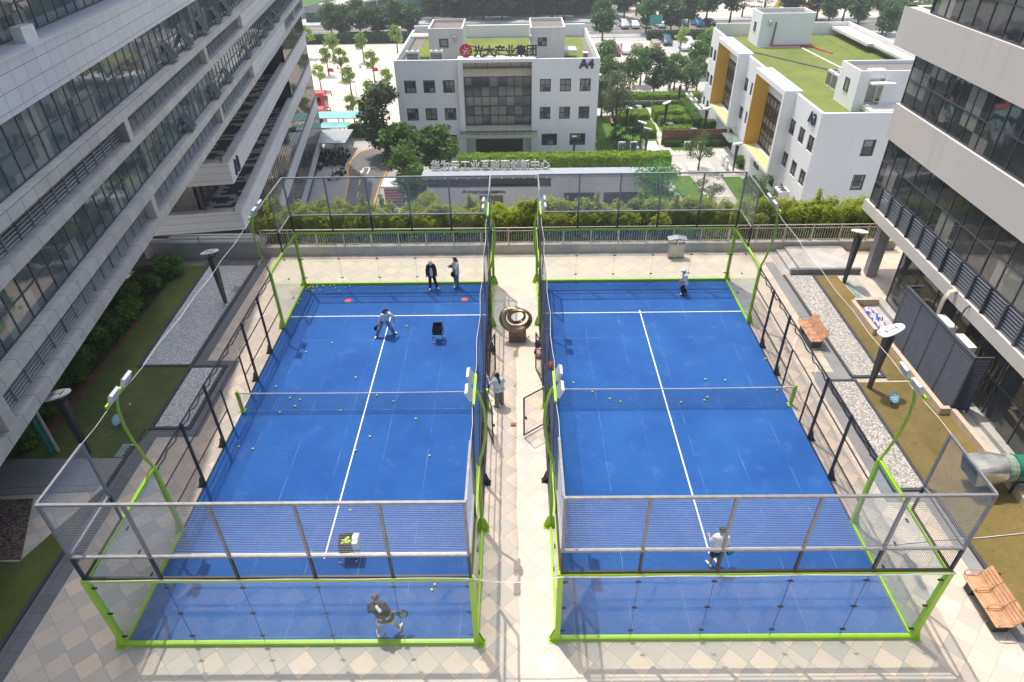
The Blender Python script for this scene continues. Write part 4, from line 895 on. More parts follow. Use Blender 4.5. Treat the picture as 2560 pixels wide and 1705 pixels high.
for k in range(7): V_ += ring(16.62+k*.05, r_+.012+(.02 if k%2 else 0))
F_ = [(k*20+i, k*20+(i+1)%20, (k+1)*20+(i+1)%20, (k+1)*20+i) for k in range(6) for i in range(20)]; part('canvas_collar', b.add(V_,F_), M_canvas, t)
b = MB(); V_ = ring(16.93,r_)+ring(18.3,r_); part('fan_casing', b.add(V_, [(i,(i+1)%20,20+(i+1)%20,20+i) for i in range(20)]+[tuple(range(19,-1,-1)),tuple(range(20,40))]), M_grn, t, 'auto')
b = MB()
for x in (16.95,17.6,18.25): V_ = ring(x,r_+.03)+ring(x+.03,r_+.03); b.add(V_, [(i,(i+1)%20,20+(i+1)%20,20+i) for i in range(20)]+[tuple(range(19,-1,-1)),tuple(range(20,40))])
part('flange', b, M_grn, t); part('support', MB().bar((17.1,cy-.3,0),(17.1,cy-.3,.6),.06).bar((17.1,cy+.3,0),(17.1,cy+.3,.6),.06).bar((18.0,cy-.3,0),(18.0,cy-.3,.6),.06).bar((18.0,cy+.3,0),(18.0,cy+.3,.6),.06).bar((17,cy-.3,.55),(18.2,cy-.3,.55),.06).bar((17,cy+.3,.55),(18.2,cy+.3,.55),.06), M_iron, t)

# bags by the inner fence of the right court
M_pink = pm('pink_white_bag', (.72,.42,.45), .7, var=.5, scale=9); M_redb = pm('red_bag', (.62,.05,.07), .6, var=.2)
solo('bag', MB().sph((1.0,3.5,.16), .2, (.8,1.0,.8), 12, 8).box(.85,1.15,3.75,3.95,.0,.24), M_pink, 'pink and white bag on the tiles by the open gate of the right court', 'bag', smooth='auto')
solo('racket_bag', MB().sph((1.5,2.72,.14), .2, (.9,1.2,.6), 12, 8).tube([(1.6,2.5,.12),(1.85,2.4,.05)], .03, 6), M_redb, 'red racket bag lying inside the right court by the fence', 'bag', smooth='auto')
solo('backpack', MB().sph((1.0,4.0,.3), .2, (.7,.8,1.2), 12, 8), M_blackc, 'black backpack hanging beside the pink bag at the right court fence', 'bag', smooth=True)
M_brick = pm('red_brick', (.42,.16,.10), .8); solo('brick', MB().box(-.2,0,-1.05,-.93,0,.07), M_brick, 'loose red brick on the aisle tiles behind the ponytail woman', 'brick')
# ball trolleys
def trolley():
    t = thing('ball_trolley', '', 'ball trolley', (0,0,0), 0, 'black ball trolleys')
    b = MB(); w, h0, h1 = .2, .42, .86
    for s in (-1,1): b.box(s*w-.006,s*w+.006,-w,w,h0,h1).box(-w,w,s*w-.006,s*w+.006,h0,h1)
    b.box(-w,w,-w,w,h0-.01,h0); part('basket', b, M_blackc, t, local=True)
    b = MB()
    for sx in (-1,1):
        for sy in (-1,1): b.bar((sx*w,sy*w,h1),(sx*(w+.05),sy*(w+.05),.07),.022)
    part('legs', b, M_blackc, t, local=True)
    for sx in (-1,1):
        for sy in (-1,1): part('castor', MB().sph((sx*(w+.05),sy*(w+.05),.04),.038,nu=8,nv=6), M_shoe, t, local=True)
    return t
tr = trolley(); tr.location = (-3.59,4.85,.014); tr['label'] = 'black ball trolley with a few balls, standing on the far half of the left court'
d_ = dup(tr, (-5.35,-7.05,.014), .1, 'black ball trolley full of yellow balls behind the front mesh of the left court')
def heap(c, n, z, label):
    random.seed(3)
    for i in range(n):
        o = link(bpy.data.objects.new('tennis_ball', me_ball)); o.location = (c[0]+random.uniform(-.15,.15), c[1]+random.uniform(-.15,.15), z+.045*(i//9)); tag(o, label, 'ball', label)
me_ball = me
me_ball = bpy.data.meshes['tennis_ball']
heap((-3.59,4.85), 8, .5, 'yellow ball lying in the far ball trolley'); heap((-5.35,-7.05), 26, .66, 'yellow ball heaped in the near ball trolley')
solo('towel', MB().box(-5.12,-4.95,-7.25,-6.85,.6,.88).sph((-5.05,-7.0,.88),.11,(1,1.6,.5),10,6), M_white, 'white towel hanging over the side of the near ball trolley', 'towel')
# sorted-waste bin
M_binw = pm('cream_bin_panel', (.66,.56,.44), .5, var=.08); M_steel = pm('brushed_steel', (.55,.55,.54), .35, .7, var=.1)
t = thing('litter_bin', 'cream twin litter bin with a winged steel roof by the back planter wall', 'litter bin', (8.97,12.75,0))
for x0 in (8.56,9.0): part('bin_box', MB().box(x0,x0+.38,12.55,12.9,.08,.86), M_binw, t)
part('frame', MB().box(8.54,8.56,12.53,12.92,0,.95).box(8.94,9.0,12.53,12.92,0,1.2).box(9.38,9.4,12.53,12.92,0,.95), M_steel, t)
part('roof', MB().obox((8.72,12.72,1.2),(.27,0,.05),(0,.24,0),(-.002,0,.012)).obox((9.22,12.72,1.2),(.27,0,-.05),(0,.24,0),(.002,0,.012)), M_steel, t)

# back planter wall, railing, left parapet
b = MB().box(-14.4,-5.0,13.3,13.52,0,.52).box(-5.0,6,13.3,13.52,0,.52).box(6,21.5,13.3,13.52,0,.52).box(-14.4,21.5,13.28,13.54,.521,.56)
solo('planter_wall', MB().box(-14.4,21.5,13.3,13.52,0,.52).box(-14.4,21.5,13.27,13.55,.521,.57), M_conc, 'low concrete planter wall along the back edge of the deck', 'low wall')
struct('planter_soil', MB().box(-14.4,21.5,13.52,16.4,-.06,.46), M_soil)
M_rail = pm('beige_rail_paint', (.56,.47,.38), .45, var=.08)
def railing(name, x0, x1, y, z, lab, mat, h=1.0, post=1.52, bal=.135):
    t = thing(name, lab, 'railing', ((x0+x1)/2, y, z)); b = MB().tube([(x0,y,z+h),(x1,y,z+h)], .03, 8); part('handrail', b, mat, t)
    b = MB().box(x0,x1,y-.012,y+.012,z+h-.2,z+h-.17).box(x0,x1,y-.012,y+.012,z+.1,z+.13); n = int((x1-x0)/bal)
    for i in range(n): x = x0+bal*(i+.5); b.box(x-.009,x+.009,y-.009,y+.009,z+.13,z+h-.2)
    part('balusters', b, mat, t); n = int((x1-x0)/post)
    for i in range(n+1): x = x0+(x1-x0)*i/n; part('post', MB().box(x-.03,x+.03,y-.03,y+.03,z,z+h-.03), mat, t)
railing('railing', -14.3, 21.3, 13.4, .57, 'long beige metal railing on the planter wall in front of the bamboo', M_rail)
solo('parapet_wall', MB().box(-21,-14.45,13.1,13.4,0,.95).box(-21,-14.42,13.06,13.44,.951,1.02), grime('parapet_paint', (.40,.40,.40), (.15,.14,.13), .7, amt=.7), 'grey stained parapet wall at the back of the left garden', 'low wall')
railing('railing', -20.9, -14.6, 13.25, 1.02, 'grey metal rail on top of the stained parapet at the back left', M_steel, .35, 2.1, .09)
struct('back_left_paving', MB().box(-21,-14.45,12.25,13.1,.0,.01), M_concd)
# ---------------------------------------------------------------- large buildings beside the courts
RA = math.atan2(.98994,-.1415); dA = Vector((-.1415,.98994,0)); nA = Vector((.98994,.1415,0))
M_clad = grime('grey_cladding', (.66,.66,.69), (.48,.47,.47), .55, .3, (5,5,.3), .5, (RA, 1.0, .535, -.10), (.42,.41,.42), .014); M_sill = grime('stone_sill', (.54,.52,.50), (.30,.28,.25), .7, .8, (3,3,3), .7, (RA, 1.0, 9, 0), (.5,.48,.47), .02)
M_clad2 = grime('grey_end_cladding', (.46,.385,.375), (.28,.26,.25), .6, .3, (5,5,.3), .5, (0, 1.2, .55, 0), (.55,.53,.53), .016)
M_mull = pm('dark_window_frame', (.075,.085,.11), .4, .3, var=.1); M_glassA = winglass('tinted_glazing', (.06,.085,.098), (.20,.21,.20), RA, 1.0, 1.05, -5.2, .22, .03, 1.75)
M_core = pm('dark_interior', (.02,.022,.024), .8); M_slatB = pm('dark_louvre', (.115,.12,.14), .45, .15, var=.12); M_slat = pm('grey_louvre', (.27,.275,.295), .5, .1, var=.12)
def FA(y, off=0.0): return Vector((-17-.143*y, y, 0)) + nA*off
def slabA(b, y0, y1, z0, z1, off=0.0, deep=13.0):
    p, q = FA(y0, off), FA(y1, off); r_, s_ = q-nA*(deep+off), p-nA*(deep+off); b.prism([(p.x,p.y),(q.x,q.y),(r_.x,r_.y),(s_.x,s_.y)], z0, z1); return b
def ribbon(parent, F, n, y0, y1, z0, z1, pitch, bay, rec, glass, frame, tz=(), name='window', thick=.02):
    """glazing strip cut in bays; every bay is a window with its own frame"""
    k = max(1, int(round((y1-y0)/pitch))); pt = (y1-y0)/k; i = 0; d = (F(y1)-F(y0)).normalized(); U = Vector((0,0,1))
    while i < k:
        j = min(k, i+bay); a, c = F(y0+i*pt)-n*rec, F(y0+j*pt)-n*rec; b = MB(); b.obox((a+c)/2+U*(z0+z1)/2, (c-a)/2, n*thick, U*((z1-z0)/2)); w = part(name, b, glass, parent); b = MB()
        for m in range(i, j):
            p = F(y0+(m+.0)*pt)-n*(rec-.03); b.obox(p+U*(z0+z1)/2, d*.026, n*.022, U*((z1-z0)/2-.002))
        if j == k: b.obox(F(y1)-n*(rec-.03)+U*(z0+z1)/2, d*.026, n*.022, U*((z1-z0)/2-.002))
        for z in (z0+.04, *tz, z1-.04): b.obox((a+c)/2+n*.032+U*z, (c-a)/2*.999, n*.018, U*.026)
        part('frame', b, frame, w); i = j
A1 = thing('office_building', 'long grey-clad office building on the left with ribbon windows, louvred strips and dark terraces', 'office building', tuple(FA(20)-nA*6+Vector((0,0,G))))
Y0, Y1 = -24.0, 74.5
# bodies: panel courses, sills, core
part('parapet', slabA(slabA(MB(), Y0, Y1, 11.15, 12.75, .25), Y0, Y1, 12.751, 12.80, .31, 1.0), M_clad, A1)
b = Each()
for z0, z1, o in ((8.57,9.03,.45),(7.2,7.6,.45),(4.75,5.2,.45),(3.25,3.7,.45)): slabA(b, Y0, Y1, z0, z1, o)
b.emit('sill_course', M_sill, A1)
b = Each(); slabA(b, 38.5, Y1, 7.598, 8.572, .42); slabA(b, 38.6, 57.7, 3.698, 4.752, .42); b.emit('wall_panel', M_clad, A1)
b = Each()
for y in (-4.9,10.75,26.3): slabA(b, y-.25, y+.25, 7.6, 8.57, .44, 1)
for y in (-4.9,10.7,26.3,57.9,66,74.2): slabA(b, y-.25, y+.25, 3.7, 4.75, .44, 1)
b.emit('pilaster', M_sill, A1)
part('inner_wall', slabA(slabA(MB(), Y0, Y1-.3, 3.3, 12.74, -.7), Y0, Y1-.3, 12.745, 31.0, -1.7), M_core, A1)
M_sash = pm('sash_glass', (.05,.065,.08), .55, spec=.12)
def louv_bay(y0, y1, z0, z1):
    b = MB(); d = (FA(y1)-FA(y0)).normalized(); n = int((z1-z0)/.125)
    for i in range(n): z = z0+(z1-z0)*(i+.5)/n; b.obox((FA(y0)+FA(y1))/2-nA*.02+Vector((0,0,z)), (FA(y1)-FA(y0))/2, nA*.024-Vector((0,0,.022)), nA*.003+Vector((0,0,.006)))
    m = max(1, int(round((y1-y0)/1.04)))
    for i in range(m+1): b.obox(FA(y0+(y1-y0)*i/m)+nA*.01+Vector((0,0,(z0+z1)/2)), d*.02, nA*.025, Vector((0,0,(z1-z0)/2-.002)))
    part('louvre_panel', b, M_slat, A1)
for z0, z1, segs in ((7.6,8.57,((-20.3,-5.15),(-4.65,10.5),(11.0,26.05),(26.55,38.5))), (3.7,4.75,((-20.3,-5.15),(-4.65,10.45),(10.95,26.05),(26.55,38.6),(58.15,65.75),(66.25,73.95)))):
    for a, c in segs:
        k = max(1, round((c-a)/5.2))
        for i in range(k): louv_bay(a+(c-a)*i/k, a+(c-a)*(i+1)/k, z0, z1)
ribbon(A1, FA, nA, Y0, Y1-.2, 9.03, 11.15, 1.0, 8, .02, M_glassA, M_mull, (10.1,))
ribbon(A1, FA, nA, Y0, Y1-.2, 5.2, 7.2, 1.0, 8, .02, M_glassA, M_mull, (6.2,))
ribbon(A1, FA, nA, Y0, Y1-.2, 12.81, 15.1, 1.0, 12, 1.0, M_glassA, M_mull, (13.9,))
b = MB()
for i in range(5): slabA(b, Y0, Y1, 15.1+i*3.4, 16.9+i*3.4, .2)
slabA(b, Y0, Y1, 30.6, 31.2, .2); part('upper_storeys', b, M_clad, A1)
for i in range(4): ribbon(A1, FA, nA, Y0, Y1-.2, 16.9+i*3.4, 18.5+i*3.4, 2.0, 50, .15, M_glassA, M_mull, ())
for y, z in ((20.04,9.06),(23.6,9.06),(27.9,9.06),(32.0,9.06),(35.4,9.06),(19.7,5.22),(26.8,5.22),(30.9,5.22),(38.8,5.22),(43.7,5.22),(47.5,5.22),(51.3,5.22),(55.3,5.22)):
    t0 = FA(y)+Vector((0,0,z+1.0)); dn = (nA*.48-Vector((0,0,.86))).normalized(); c = t0+dn*.5; nn = dA.cross(dn).normalized()
    w = part('open_sash', MB().obox(c, dA*.47, dn*.48, nn*.012), M_sash, A1); b = MB()
    for s in (-1,1): b.obox(c+dA*.47*s, dA*.03, dn*.5, nn*.025); b.obox(c+dn*.49*s, dA*.44, dn*.03, nn*.025)
    part('frame', b, M_mull, w)
# lower block beyond the deck: terraces with parapets
yc = 26.0
def parap(z0, z1, y1=74.0):
    b = MB(); slabA(b, yc, y1, z0, z1, .05, .35); e0, e1 = FA(yc,.05), FA(yc,.05)-nA*15
    p = FA(yc,-.31); b.prism([(p.x,p.y),(FA(yc+.4,-.31).x,FA(yc+.4,-.31).y),((FA(yc+.4,-.31)-nA*14).x,(FA(yc+.4,-.31)-nA*14).y),((p-nA*14).x,(p-nA*14).y)], z0, z1); w = part('terrace_parapet', b, M_clad, A1)
    b = MB(); slabA(b, yc-.05, y1+.05, z1+.002, z1+.07, .10, .55); q = FA(yc-.05,-.46); r_ = FA(yc+.5,-.46); b.prism([(q.x,q.y),(r_.x,r_.y),((r_-nA*14).x,(r_-nA*14).y),((q-nA*14).x,(q-nA*14).y)], z1+.002, z1+.07); part('coping', b, M_sill, w)
parap(-.75, .85); parap(-4.4, -2.9); parap(-9.0, -7.55); parap(-13.4,-12.2)
m_, t_, b_ = nt('mosaic_terrace_floor'); co = coords(t_, rot=-.143); mz = N(t_, 'ShaderNodeMapping'); mz.inputs['Scale'].default_value = (1,1,0); t_.links.new(co, mz.inputs[0]); br = N(t_, 'ShaderNodeTexBrick', offset=.5, i_Scale=1.0, i_Bias=-.1); br.inputs['Brick Width'].default_value = .9; br.inputs['Row Height'].default_value = .45; br.inputs['Mortar Size'].default_value = 0; br.inputs['Color1'].default_value = (.58,.52,.47,1); br.inputs['Color2'].default_value = (.035,.033,.035,1)
cr = N(t_, 'ShaderNodeValToRGB'); cr.color_ramp.interpolation = 'CONSTANT'; e = cr.color_ramp.elements; e[0].color = (.085,.08,.085,1); e[1].position = .36; e[1].color = (.58,.52,.47,1); br.inputs['Color1'].default_value = (0,0,0,1); br.inputs['Color2'].default_value = (1,1,1,1); t_.links.new(mz.outputs[0], br.inputs['Vector']); t_.links.new(br.outputs[0], cr.inputs[0]); t_.links.new(cr.outputs[0], b_.inputs['Base Color']); M_mosaic = m_
b = Each(); slabA(b, yc+.4, 74, -.3, -.2, -.32, 14); slabA(b, yc+.4, 74, -4.0, -3.9, -.32, 14); b.emit('terrace_floor', M_mosaic, A1)
b = MB()
slabA(b, yc+.6, 74, G, -13.4, -.3); slabA(b, yc+.6, 74, -12.2, -9.0, -.35); slabA(b, yc+.6, 74, -7.55, -4.4, -.35); slabA(b, 56.5, 74, -3.9, -.75, -.35); slabA(b, 56.5, 74, -.2, 3.28, -.35); part('inner_wall', b, M_core, A1); b = MB(); slabA(b, yc+2.5, 56.4, -3.9, -.75, -3.8); slabA(b, yc+2.5, 56.4, -.2, 3.28, -4.6); part('terrace_wall', b, M_clad2, A1)
m_glassL = winglass('bronze_glazing', (.030,.030,.028), (.16,.14,.11), RA, .8, 3.4, 0, .25, .03, 1.8)
for z0, z1, y0 in ((-7.5,-4.4,yc+.2),(-12.15,-9.0,yc+.2),(-3.9,-.75,56.5),(-.2,3.24,56.5)): ribbon(A1, FA, nA, y0, 73.9, z0, z1, .8, 10, .06, m_glassL, M_mull, ())
F2 = lambda y: FA(y,-3.6); ribbon(A1, F2, nA, yc+2.5, 56, -3.9, -.75, 1.1, 8, 0, m_glassL, M_mull, ()); F3 = lambda y: FA(y,-4.4); ribbon(A1, F3, nA, yc+2.5, 56, -.2, 3.24, 1.1, 8, 0, m_glassL, M_mull, ())
# end wall glazing under the lower terrace, columns, drain pipe, ledge units, number plate
def wbox(x0,x1,y,z0,z1,n): 
    ribbon(A1, lambda q: Vector((x0+(x1-x0)*q, y, 0)), Vector((0,-1,0)), 0, 1, z0, z1, 1/n, n, 0, m_glassL, M_mull, (z0+1.6,))
wbox(-33,-25.5,28.3,-3.9,-.75,5)
M_navy = pm('navy_letter', (.018,.028,.075), .4); p = FA(27.5,.10); text('number_plate', 'A1', 1.35, .12, M_navy, p+Vector((0,0,-.45))+dA*.4, dA, (0,0,1), A1, .02, fat=.05)
M_tealp = pm('teal_pipe', (.02,.20,.19), .4); p = FA(-5.5,-.6)
Each().box(-20.9,-20.5,-8,-7.6,0,3.3).box(-21.6,-21.2,8,8.4,0,3.3).box(-22.5,-22.1,12.4,12.8,0,3.3).emit('rear_column', M_concd, A1)
solo('downpipe', MB().tube([(-17.62,-2.3,0),(-17.62,-2.3,3.2)], .09, 10), M_tealp, 'teal downpipe standing among the shrubs under the left building', 'pipe', smooth='auto')
solo('downpipe', MB().tube([(-17.42,-2.25,0),(-17.42,-2.25,3.2)], .06, 10), M_conc, 'slim grey downpipe right beside the teal pipe under the left building', 'pipe', smooth='auto')
b = MB(); slabA(b, Y0, 12.5, 0, 3.2, -4.2, 8); part('ground_floor', b, M_core, A1)
for y, l_ in ((1.2,'air conditioner on the upper ledge of the left building, nearest the camera'),(2.6,'air conditioner on the upper ledge of the left building, second from the camera'),(6.5,'air conditioner on the upper ledge of the left building, the farthest one')):
    p = FA(y,-.15); acbox('air_conditioner', l_, p.x-.35,p.x+.05,p.y-.4,p.y+.4,12.80,13.35,'', 'ledge air conditioners of the left building')

# ---- right building
kB = .0314; dB = Vector((kB,1,0)).normalized(); nB = Vector((-1,kB,0)).normalized(); RB = math.atan2(dB.y,dB.x)
M_ren = grime('cream_render', (.60,.565,.52), (.44,.41,.37), .75, .25, (2.5,2.5,.18), .45); M_glassB = winglass('smoked_glazing', (.040,.045,.047), (.22,.22,.20), RB, 1.077, 1.1, -4.72, .16, .03, 1.7)
def FB(y, off=0.0): return Vector((18+kB*y, y, 0)) + nB*off
def slabB(b, y0, y1, z0, z1, off=0.0, deep=16.0):
    p, q = FB(y0, off), FB(y1, off); r_, s_ = q-nB*(deep+off), p-nB*(deep+off); b.prism([(p.x,p.y),(q.x,q.y),(r_.x,r_.y),(s_.x,s_.y)], z0, z1); return b
B1 = thing('office_building', 'cream rendered office building on the right with dark ribbon windows and a grey pillar', 'office building', tuple(FB(0)-nB*8))
b = MB(); slabB(b, -30, 12.05, 6.92, 8.53, .12); part('wall_band', b, M_ren, B1)
b = MB(); slabB(b, -30, 13.95, 10.75, 12.45, .12, .4); p, q = FB(13.95,.12), FB(13.95,-.28); b.prism([(p.x,p.y-.4),(p.x,p.y),(q.x+8,q.y),(q.x+8,q.y-.4)], 10.75, 12.45); slabB(b, -30, 13.5, 10.75, 11.2, -.3); part('wall_band', b, M_ren, B1)
b = MB(); slabB(b, -30, 12.1, 3.1, 3.64, .12); part('fascia', b, M_ren, B1)
b = MB()
for i in range(4): slabB(b, -30, 11.8, 14.9+i*3.9, 16.7+i*3.9, .12)
slabB(b, -30, 11.5, 12.45, 28, -.8); part('upper_storeys', b, M_ren, B1)
for i in range(3): ribbon(B1, FB, nB, -30, 11.7, 16.7+i*3.9, 18.8+i*3.9, 2.1, 40, .1, M_glassB, M_mull)
part('inner_wall', slabB(slabB(slabB(MB(), -30, 11.4, 3.64, 6.92, -.7), -30, 11.4, 8.53, 10.75, -.7), -30, 7.2, 0, 3.1, -1.6), M_core, B1)
ribbon(B1, FB, nB, -30, 11.85, 4.72, 6.92, 1.077, 3, .06, M_glassB, M_mull, (5.83,)); ribbon(B1, FB, nB, -30, 11.85, 8.53, 10.75, 1.077, 3, .06, M_glassB, M_mull, (9.7,)); ribbon(B1, FB, nB, -30, 11.7, 12.45, 14.9, 1.077, 3, .06, M_glassB, M_mull, (13.6,))
# glazed far ends of the window strips
for z0, z1 in ((4.72,6.92),(8.53,10.75),(12.45,14.9)):
    e = FB(11.85,-.06); ribbon(B1, lambda q, e=e: Vector((e.x+q,e.y,0)), Vector((0,1,0)), 0, 6, z0, z1, 1.2, 5, .0, M_glassB, M_mull, ((z0+z1)/2,))
k = 39
for i in range(13):
    y1 = 10.9-i*3.231; y0 = y1-3.231; b = MB()
    for j in range(8): z = 3.64+1.08*(j+.5)/8; b.obox((FB(y0)+FB(y1))/2-nB*.03+Vector((0,0,z)), (FB(y1)-FB(y0))/2, nB*.032-Vector((0,0,.03)), nB*.004+Vector((0,0,.007)))
    for j in range(4): b.obox(FB(y0+(y1-y0)*j/3)+nB*.03+Vector((0,0,4.18)), dB*.04, nB*.05, Vector((0,0,.539)))
    part('louvre_panel', b, M_slatB, B1)
ribbon(B1, FB, nB, 10.9, 11.85, 3.64, 4.72, .95, 1, .06, M_glassB, M_mull)
Fg = lambda y: FB(y,-.35); ribbon(B1, Fg, nB, -30, 7.9, .02, 3.1, 1.7, 2, 0, M_glassB, M_mull, (1.7,)); ribbon(B1, lambda q: Vector((18.6+q,7.92,0)), Vector((0,1,0)), 0, 6, .02, 3.1, 1.5, 4, 0, M_glassB, M_mull, (1.7,))
part('sill_course', MB().box(17.95,18.3,-30,7.9,0,.22), M_conc, B1)
part('pillar', MB().prism([(18.62,10.35),(19.12,10.25),(19.3,10.75),(18.75,10.95)], 0, 3.1), pm('grey_pillar_render', (.25,.25,.265), .6, var=.1), B1)
# ---------------------------------------------------------------- street-level white buildings
M_wall = grime('white_render', (.82,.82,.82), (.66,.65,.62), .8, .12, (1.6,1.6,.12), .35); M_wall2 = grime('white_render_roof', (.76,.74,.71), (.48,.42,.35), .8, .3, (3,3,.2), .7)
M_cream = pm('cream_soffit', (.62,.55,.44), .8, var=.06); M_yellow = pm('yellow_panel', (.74,.43,.025), .7, var=.06); M_pale = pm('pale_yellow_ledge', (.68,.55,.27), .8, var=.08)
M_frame = pm('charcoal_frame', (.028,.034,.045), .45, var=.1); M_glassW = winglass('office_glass', (.022,.028,.034), (.24,.24,.20), 0, .75, .8, 0, .5, .05, 1.6); M_bitum = pm('grey_roof_membrane', (.19,.165,.15), .9, var=.15, scale=1.5)
M_roofg = grass_mat('roof_grass', (.14,.18,.042), (.205,.24,.06), (.245,.235,.085), .25); M_ply = pm('brown_roof_strip', (.10,.085,.07), .85, var=.2); M_redp = pm('red_pipe', (.5,.05,.05), .5)
M_glassG = clear('canopy_glass', (.62,.72,.70), .22, (.6,.68,.66)); M_door = pm('grey_door', (.34,.33,.31), .5); M_dgrey = pm('dark_entrance', (.03,.03,.034), .3)
def wallgrid(o, u, n, W_, z0, z1, holes, t):
    """wall panel with real openings: o = start at floor plan, u along, n outward, t thickness inward"""
    b = MB(); us = sorted({0, W_, *[h[0] for h in holes], *[h[1] for h in holes]}); zs = sorted({z0, z1, *[h[2] for h in holes], *[h[3] for h in holes]}); U = Vector((0,0,1)); o, u, n = Vector(o), Vector(u), Vector(n)
    for c, d in zip(zs, zs[1:]):
        run = None
        for a, e in list(zip(us, us[1:]))+[(W_, None)]:
            solid = e is not None and not any(h[0] <= a+1e-6 and e <= h[1]+1e-6 and h[2] <= c+1e-6 and d <= h[3]+1e-6 for h in holes)
            if solid: run = a if run is None else run
            elif run is not None: b.obox(o+u*(run+a)/2-n*t/2+U*(c+d)/2, u*(a-run)/2, n*t/2, U*(d-c)/2); run = None
    return b
def window(parent, o, u, n, u0, u1, z0, z1, rec=.16, cols=2, rows=2, glass=None):
    o, u, n = Vector(o), Vector(u), Vector(n); U = Vector((0,0,1)); c = o+u*(u0+u1)/2+U*(z0+z1)/2-n*rec; w = part('window', MB().obox(c, u*((u1-u0)/2), n*.015, U*((z1-z0)/2)), glass or M_glassW, parent); b = MB()
    for i in range(cols+1): b.obox(o+u*(u0+.06+(u1-u0-.12)*i/cols)+U*(z0+z1)/2-n*(rec-.03), u*.06, n*.04, U*((z1-z0)/2-.001))
    for i in range(rows+1): b.obox(o+u*(u0+u1)/2+U*(z0+.06+(z1-z0-.12)*(i/rows if 0 < i < rows and rows > 1 else (0 if i == 0 else 1)))-n*(rec-.025), u*((u1-u0)/2-.001), n*.04, U*.058)
    part('frame', b, M_frame, w); return w
# ---- A4
A4 = thing('office_building', 'white three-storey block with A4 in navy, a recessed glazed centre and two roof boxes', 'office building', (-2.2,80,G))
o, u, n = (-15.6,70.3,0), (1,0,0), (0,-1,0); XW = 26.7
cols = [(1.05,2.6),(3.57,5.12),(6.15,7.7),(18.95,20.4),(21.6,23.05),(24.2,25.65)]; H = []
for z0, z1 in ((-6.22,-4.58),(-9.82,-8.18)): H += [(a,c,z0,z1) for a,c in cols]
H += [(1.6,3.8,-13.45,-11.8),(5.4,7.6,-13.45,-11.8),(19.26,21.4,-13.45,-11.8),(23.14,25.3,-13.45,-11.8)]
C_ = (8.9,17.85,-14.8,-2.35)
part('front_wall', wallgrid(o,u,n,XW,G,-2.1,H+[C_],.3), M_wall, A4)
for h in H: window(A4, o,u,n,*h)
b = MB().box(-15.6,-15.3,70.6,90.4,G,-2.1).box(10.8,11.1,70.6,90.4,G,-2.1).box(-15.3,10.8,90.0,90.4,G,-1.5); part('side_wall', b, M_wall, A4)
part('inner_wall', MB().box(-15.3,10.8,71.9,90,G,-3.32), M_core, A4); part('roof', MB().box(-15.3,10.8,70.6,90,-3.32,-3.2), M_bitum, A4)
b = MB().box(-13.6,10.0,73,89,-3.199,-3.14); part('roof_grass', b, M_roofg, A4); part('roof_strip', MB().bar((-6.5,84,-3.1),(2.5,72.5,-3.1),.35,.1), M_ply, A4)
# recessed centre with projecting surround
b = MB().box(-7.35,-6.75,69.75,71.6,-11.2,-2.35).box(2.3,2.75,69.75,71.6,-11.2,-2.35).box(-7.35,2.75,69.75,71.6,-2.35,-1.95); part('surround', b, M_wall, A4)
Each().box(-6.75,2.3,71.2,71.6,-4.4,-2.351).box(-6.75,2.3,69.85,71.6,-11.2,-10.85).emit('cream_soffit', M_cream, A4)
M_glassC = winglass('centre_glass', (.05,.052,.05), (.20,.19,.16), 0, 1.1225, 1.286, 10.84, .5, .05, 1.6, 6.7); window(A4, (-6.7,71.3,0), u, n, 0, 8.98, -10.84, -4.41, .0, 8, 5, M_glassC)  # paler panes carry a beige reflection in their colour
b = Each()
for i, j in ((0,4),(2,4),(5,4),(7,4),(0,1),(2,1),(5,1),(7,1)):
    x0 = -6.7+i*1.1225+.05; z0 = -10.84+j*1.286; b.box(x0,x0+1.03,71.2,71.24,z0+.05,z0+.14).box(x0,x0+1.03,71.2,71.24,z0+1.15,z0+1.24).box(x0,x0+.09,71.2,71.24,z0+.14,z0+1.15).box(x0+.94,x0+1.03,71.2,71.24,z0+.14,z0+1.15)
b.emit('sash', M_frame, A4, 4)
part('entrance_wall', MB().box(-7.0,-5.5,71.2,71.6,G,-11.2).box(1.1,2.55,71.2,71.6,G,-11.2).box(-5.5,1.1,71.2,71.6,-12.0,-11.2), M_wall, A4); part('entrance_door', MB().box(-5.5,1.1,71.5,71.6,G,-12.0), M_dgrey, A4)
b = MB()
for i in range(8): b.box(-7.5+i*1.32,-7.5+i*1.32+1.28,68.4,70.25,-11.36,-11.32)
part('glass_canopy', b, M_glassG, A4); b = MB()
for i in range(9): b.box(-7.55+i*1.32,-7.5+i*1.32,68.4,70.25,-11.45,-11.37)
b.box(-7.55,3.1,68.35,68.4,-11.75,-11.3); part('canopy_rib', b, M_steel, A4)
text('number_plate', 'A4', 1.6, .12, M_navy, (9.4,70.22,-3.3), u, (0,0,1), A4, .02, fat=.04)
for x0, x1, lab in ((-11.35,-6.75,0),(2.15,6.75,1)):
    p = part('roof_box', MB().box(x0,x1,74.4,74.6,-3.2,.9).box(x0,x1,81.2,81.4,-3.2,.9).box(x0,x0+.2,74.6,81.2,-3.2,.9).box(x1-.2,x1,74.6,81.2,-3.2,.9), M_wall2, A4); part('roof', MB().box(x0+.2,x1-.2,74.6,81.2,.3,.5), M_bitum, p)
    xw = x0+2.0 if lab == 0 else x0+1.6; window(A4, (0,74.4,0), u, n, xw-.6, xw+.6, -1.4, -.35, -.02, 1, 1); b = MB().sph((xw+1.5 if lab == 0 else xw-1.5, 74.2, -.35), .25, (1,.8,1.6), 10, 8); part('vent', b, M_steel, A4, True)
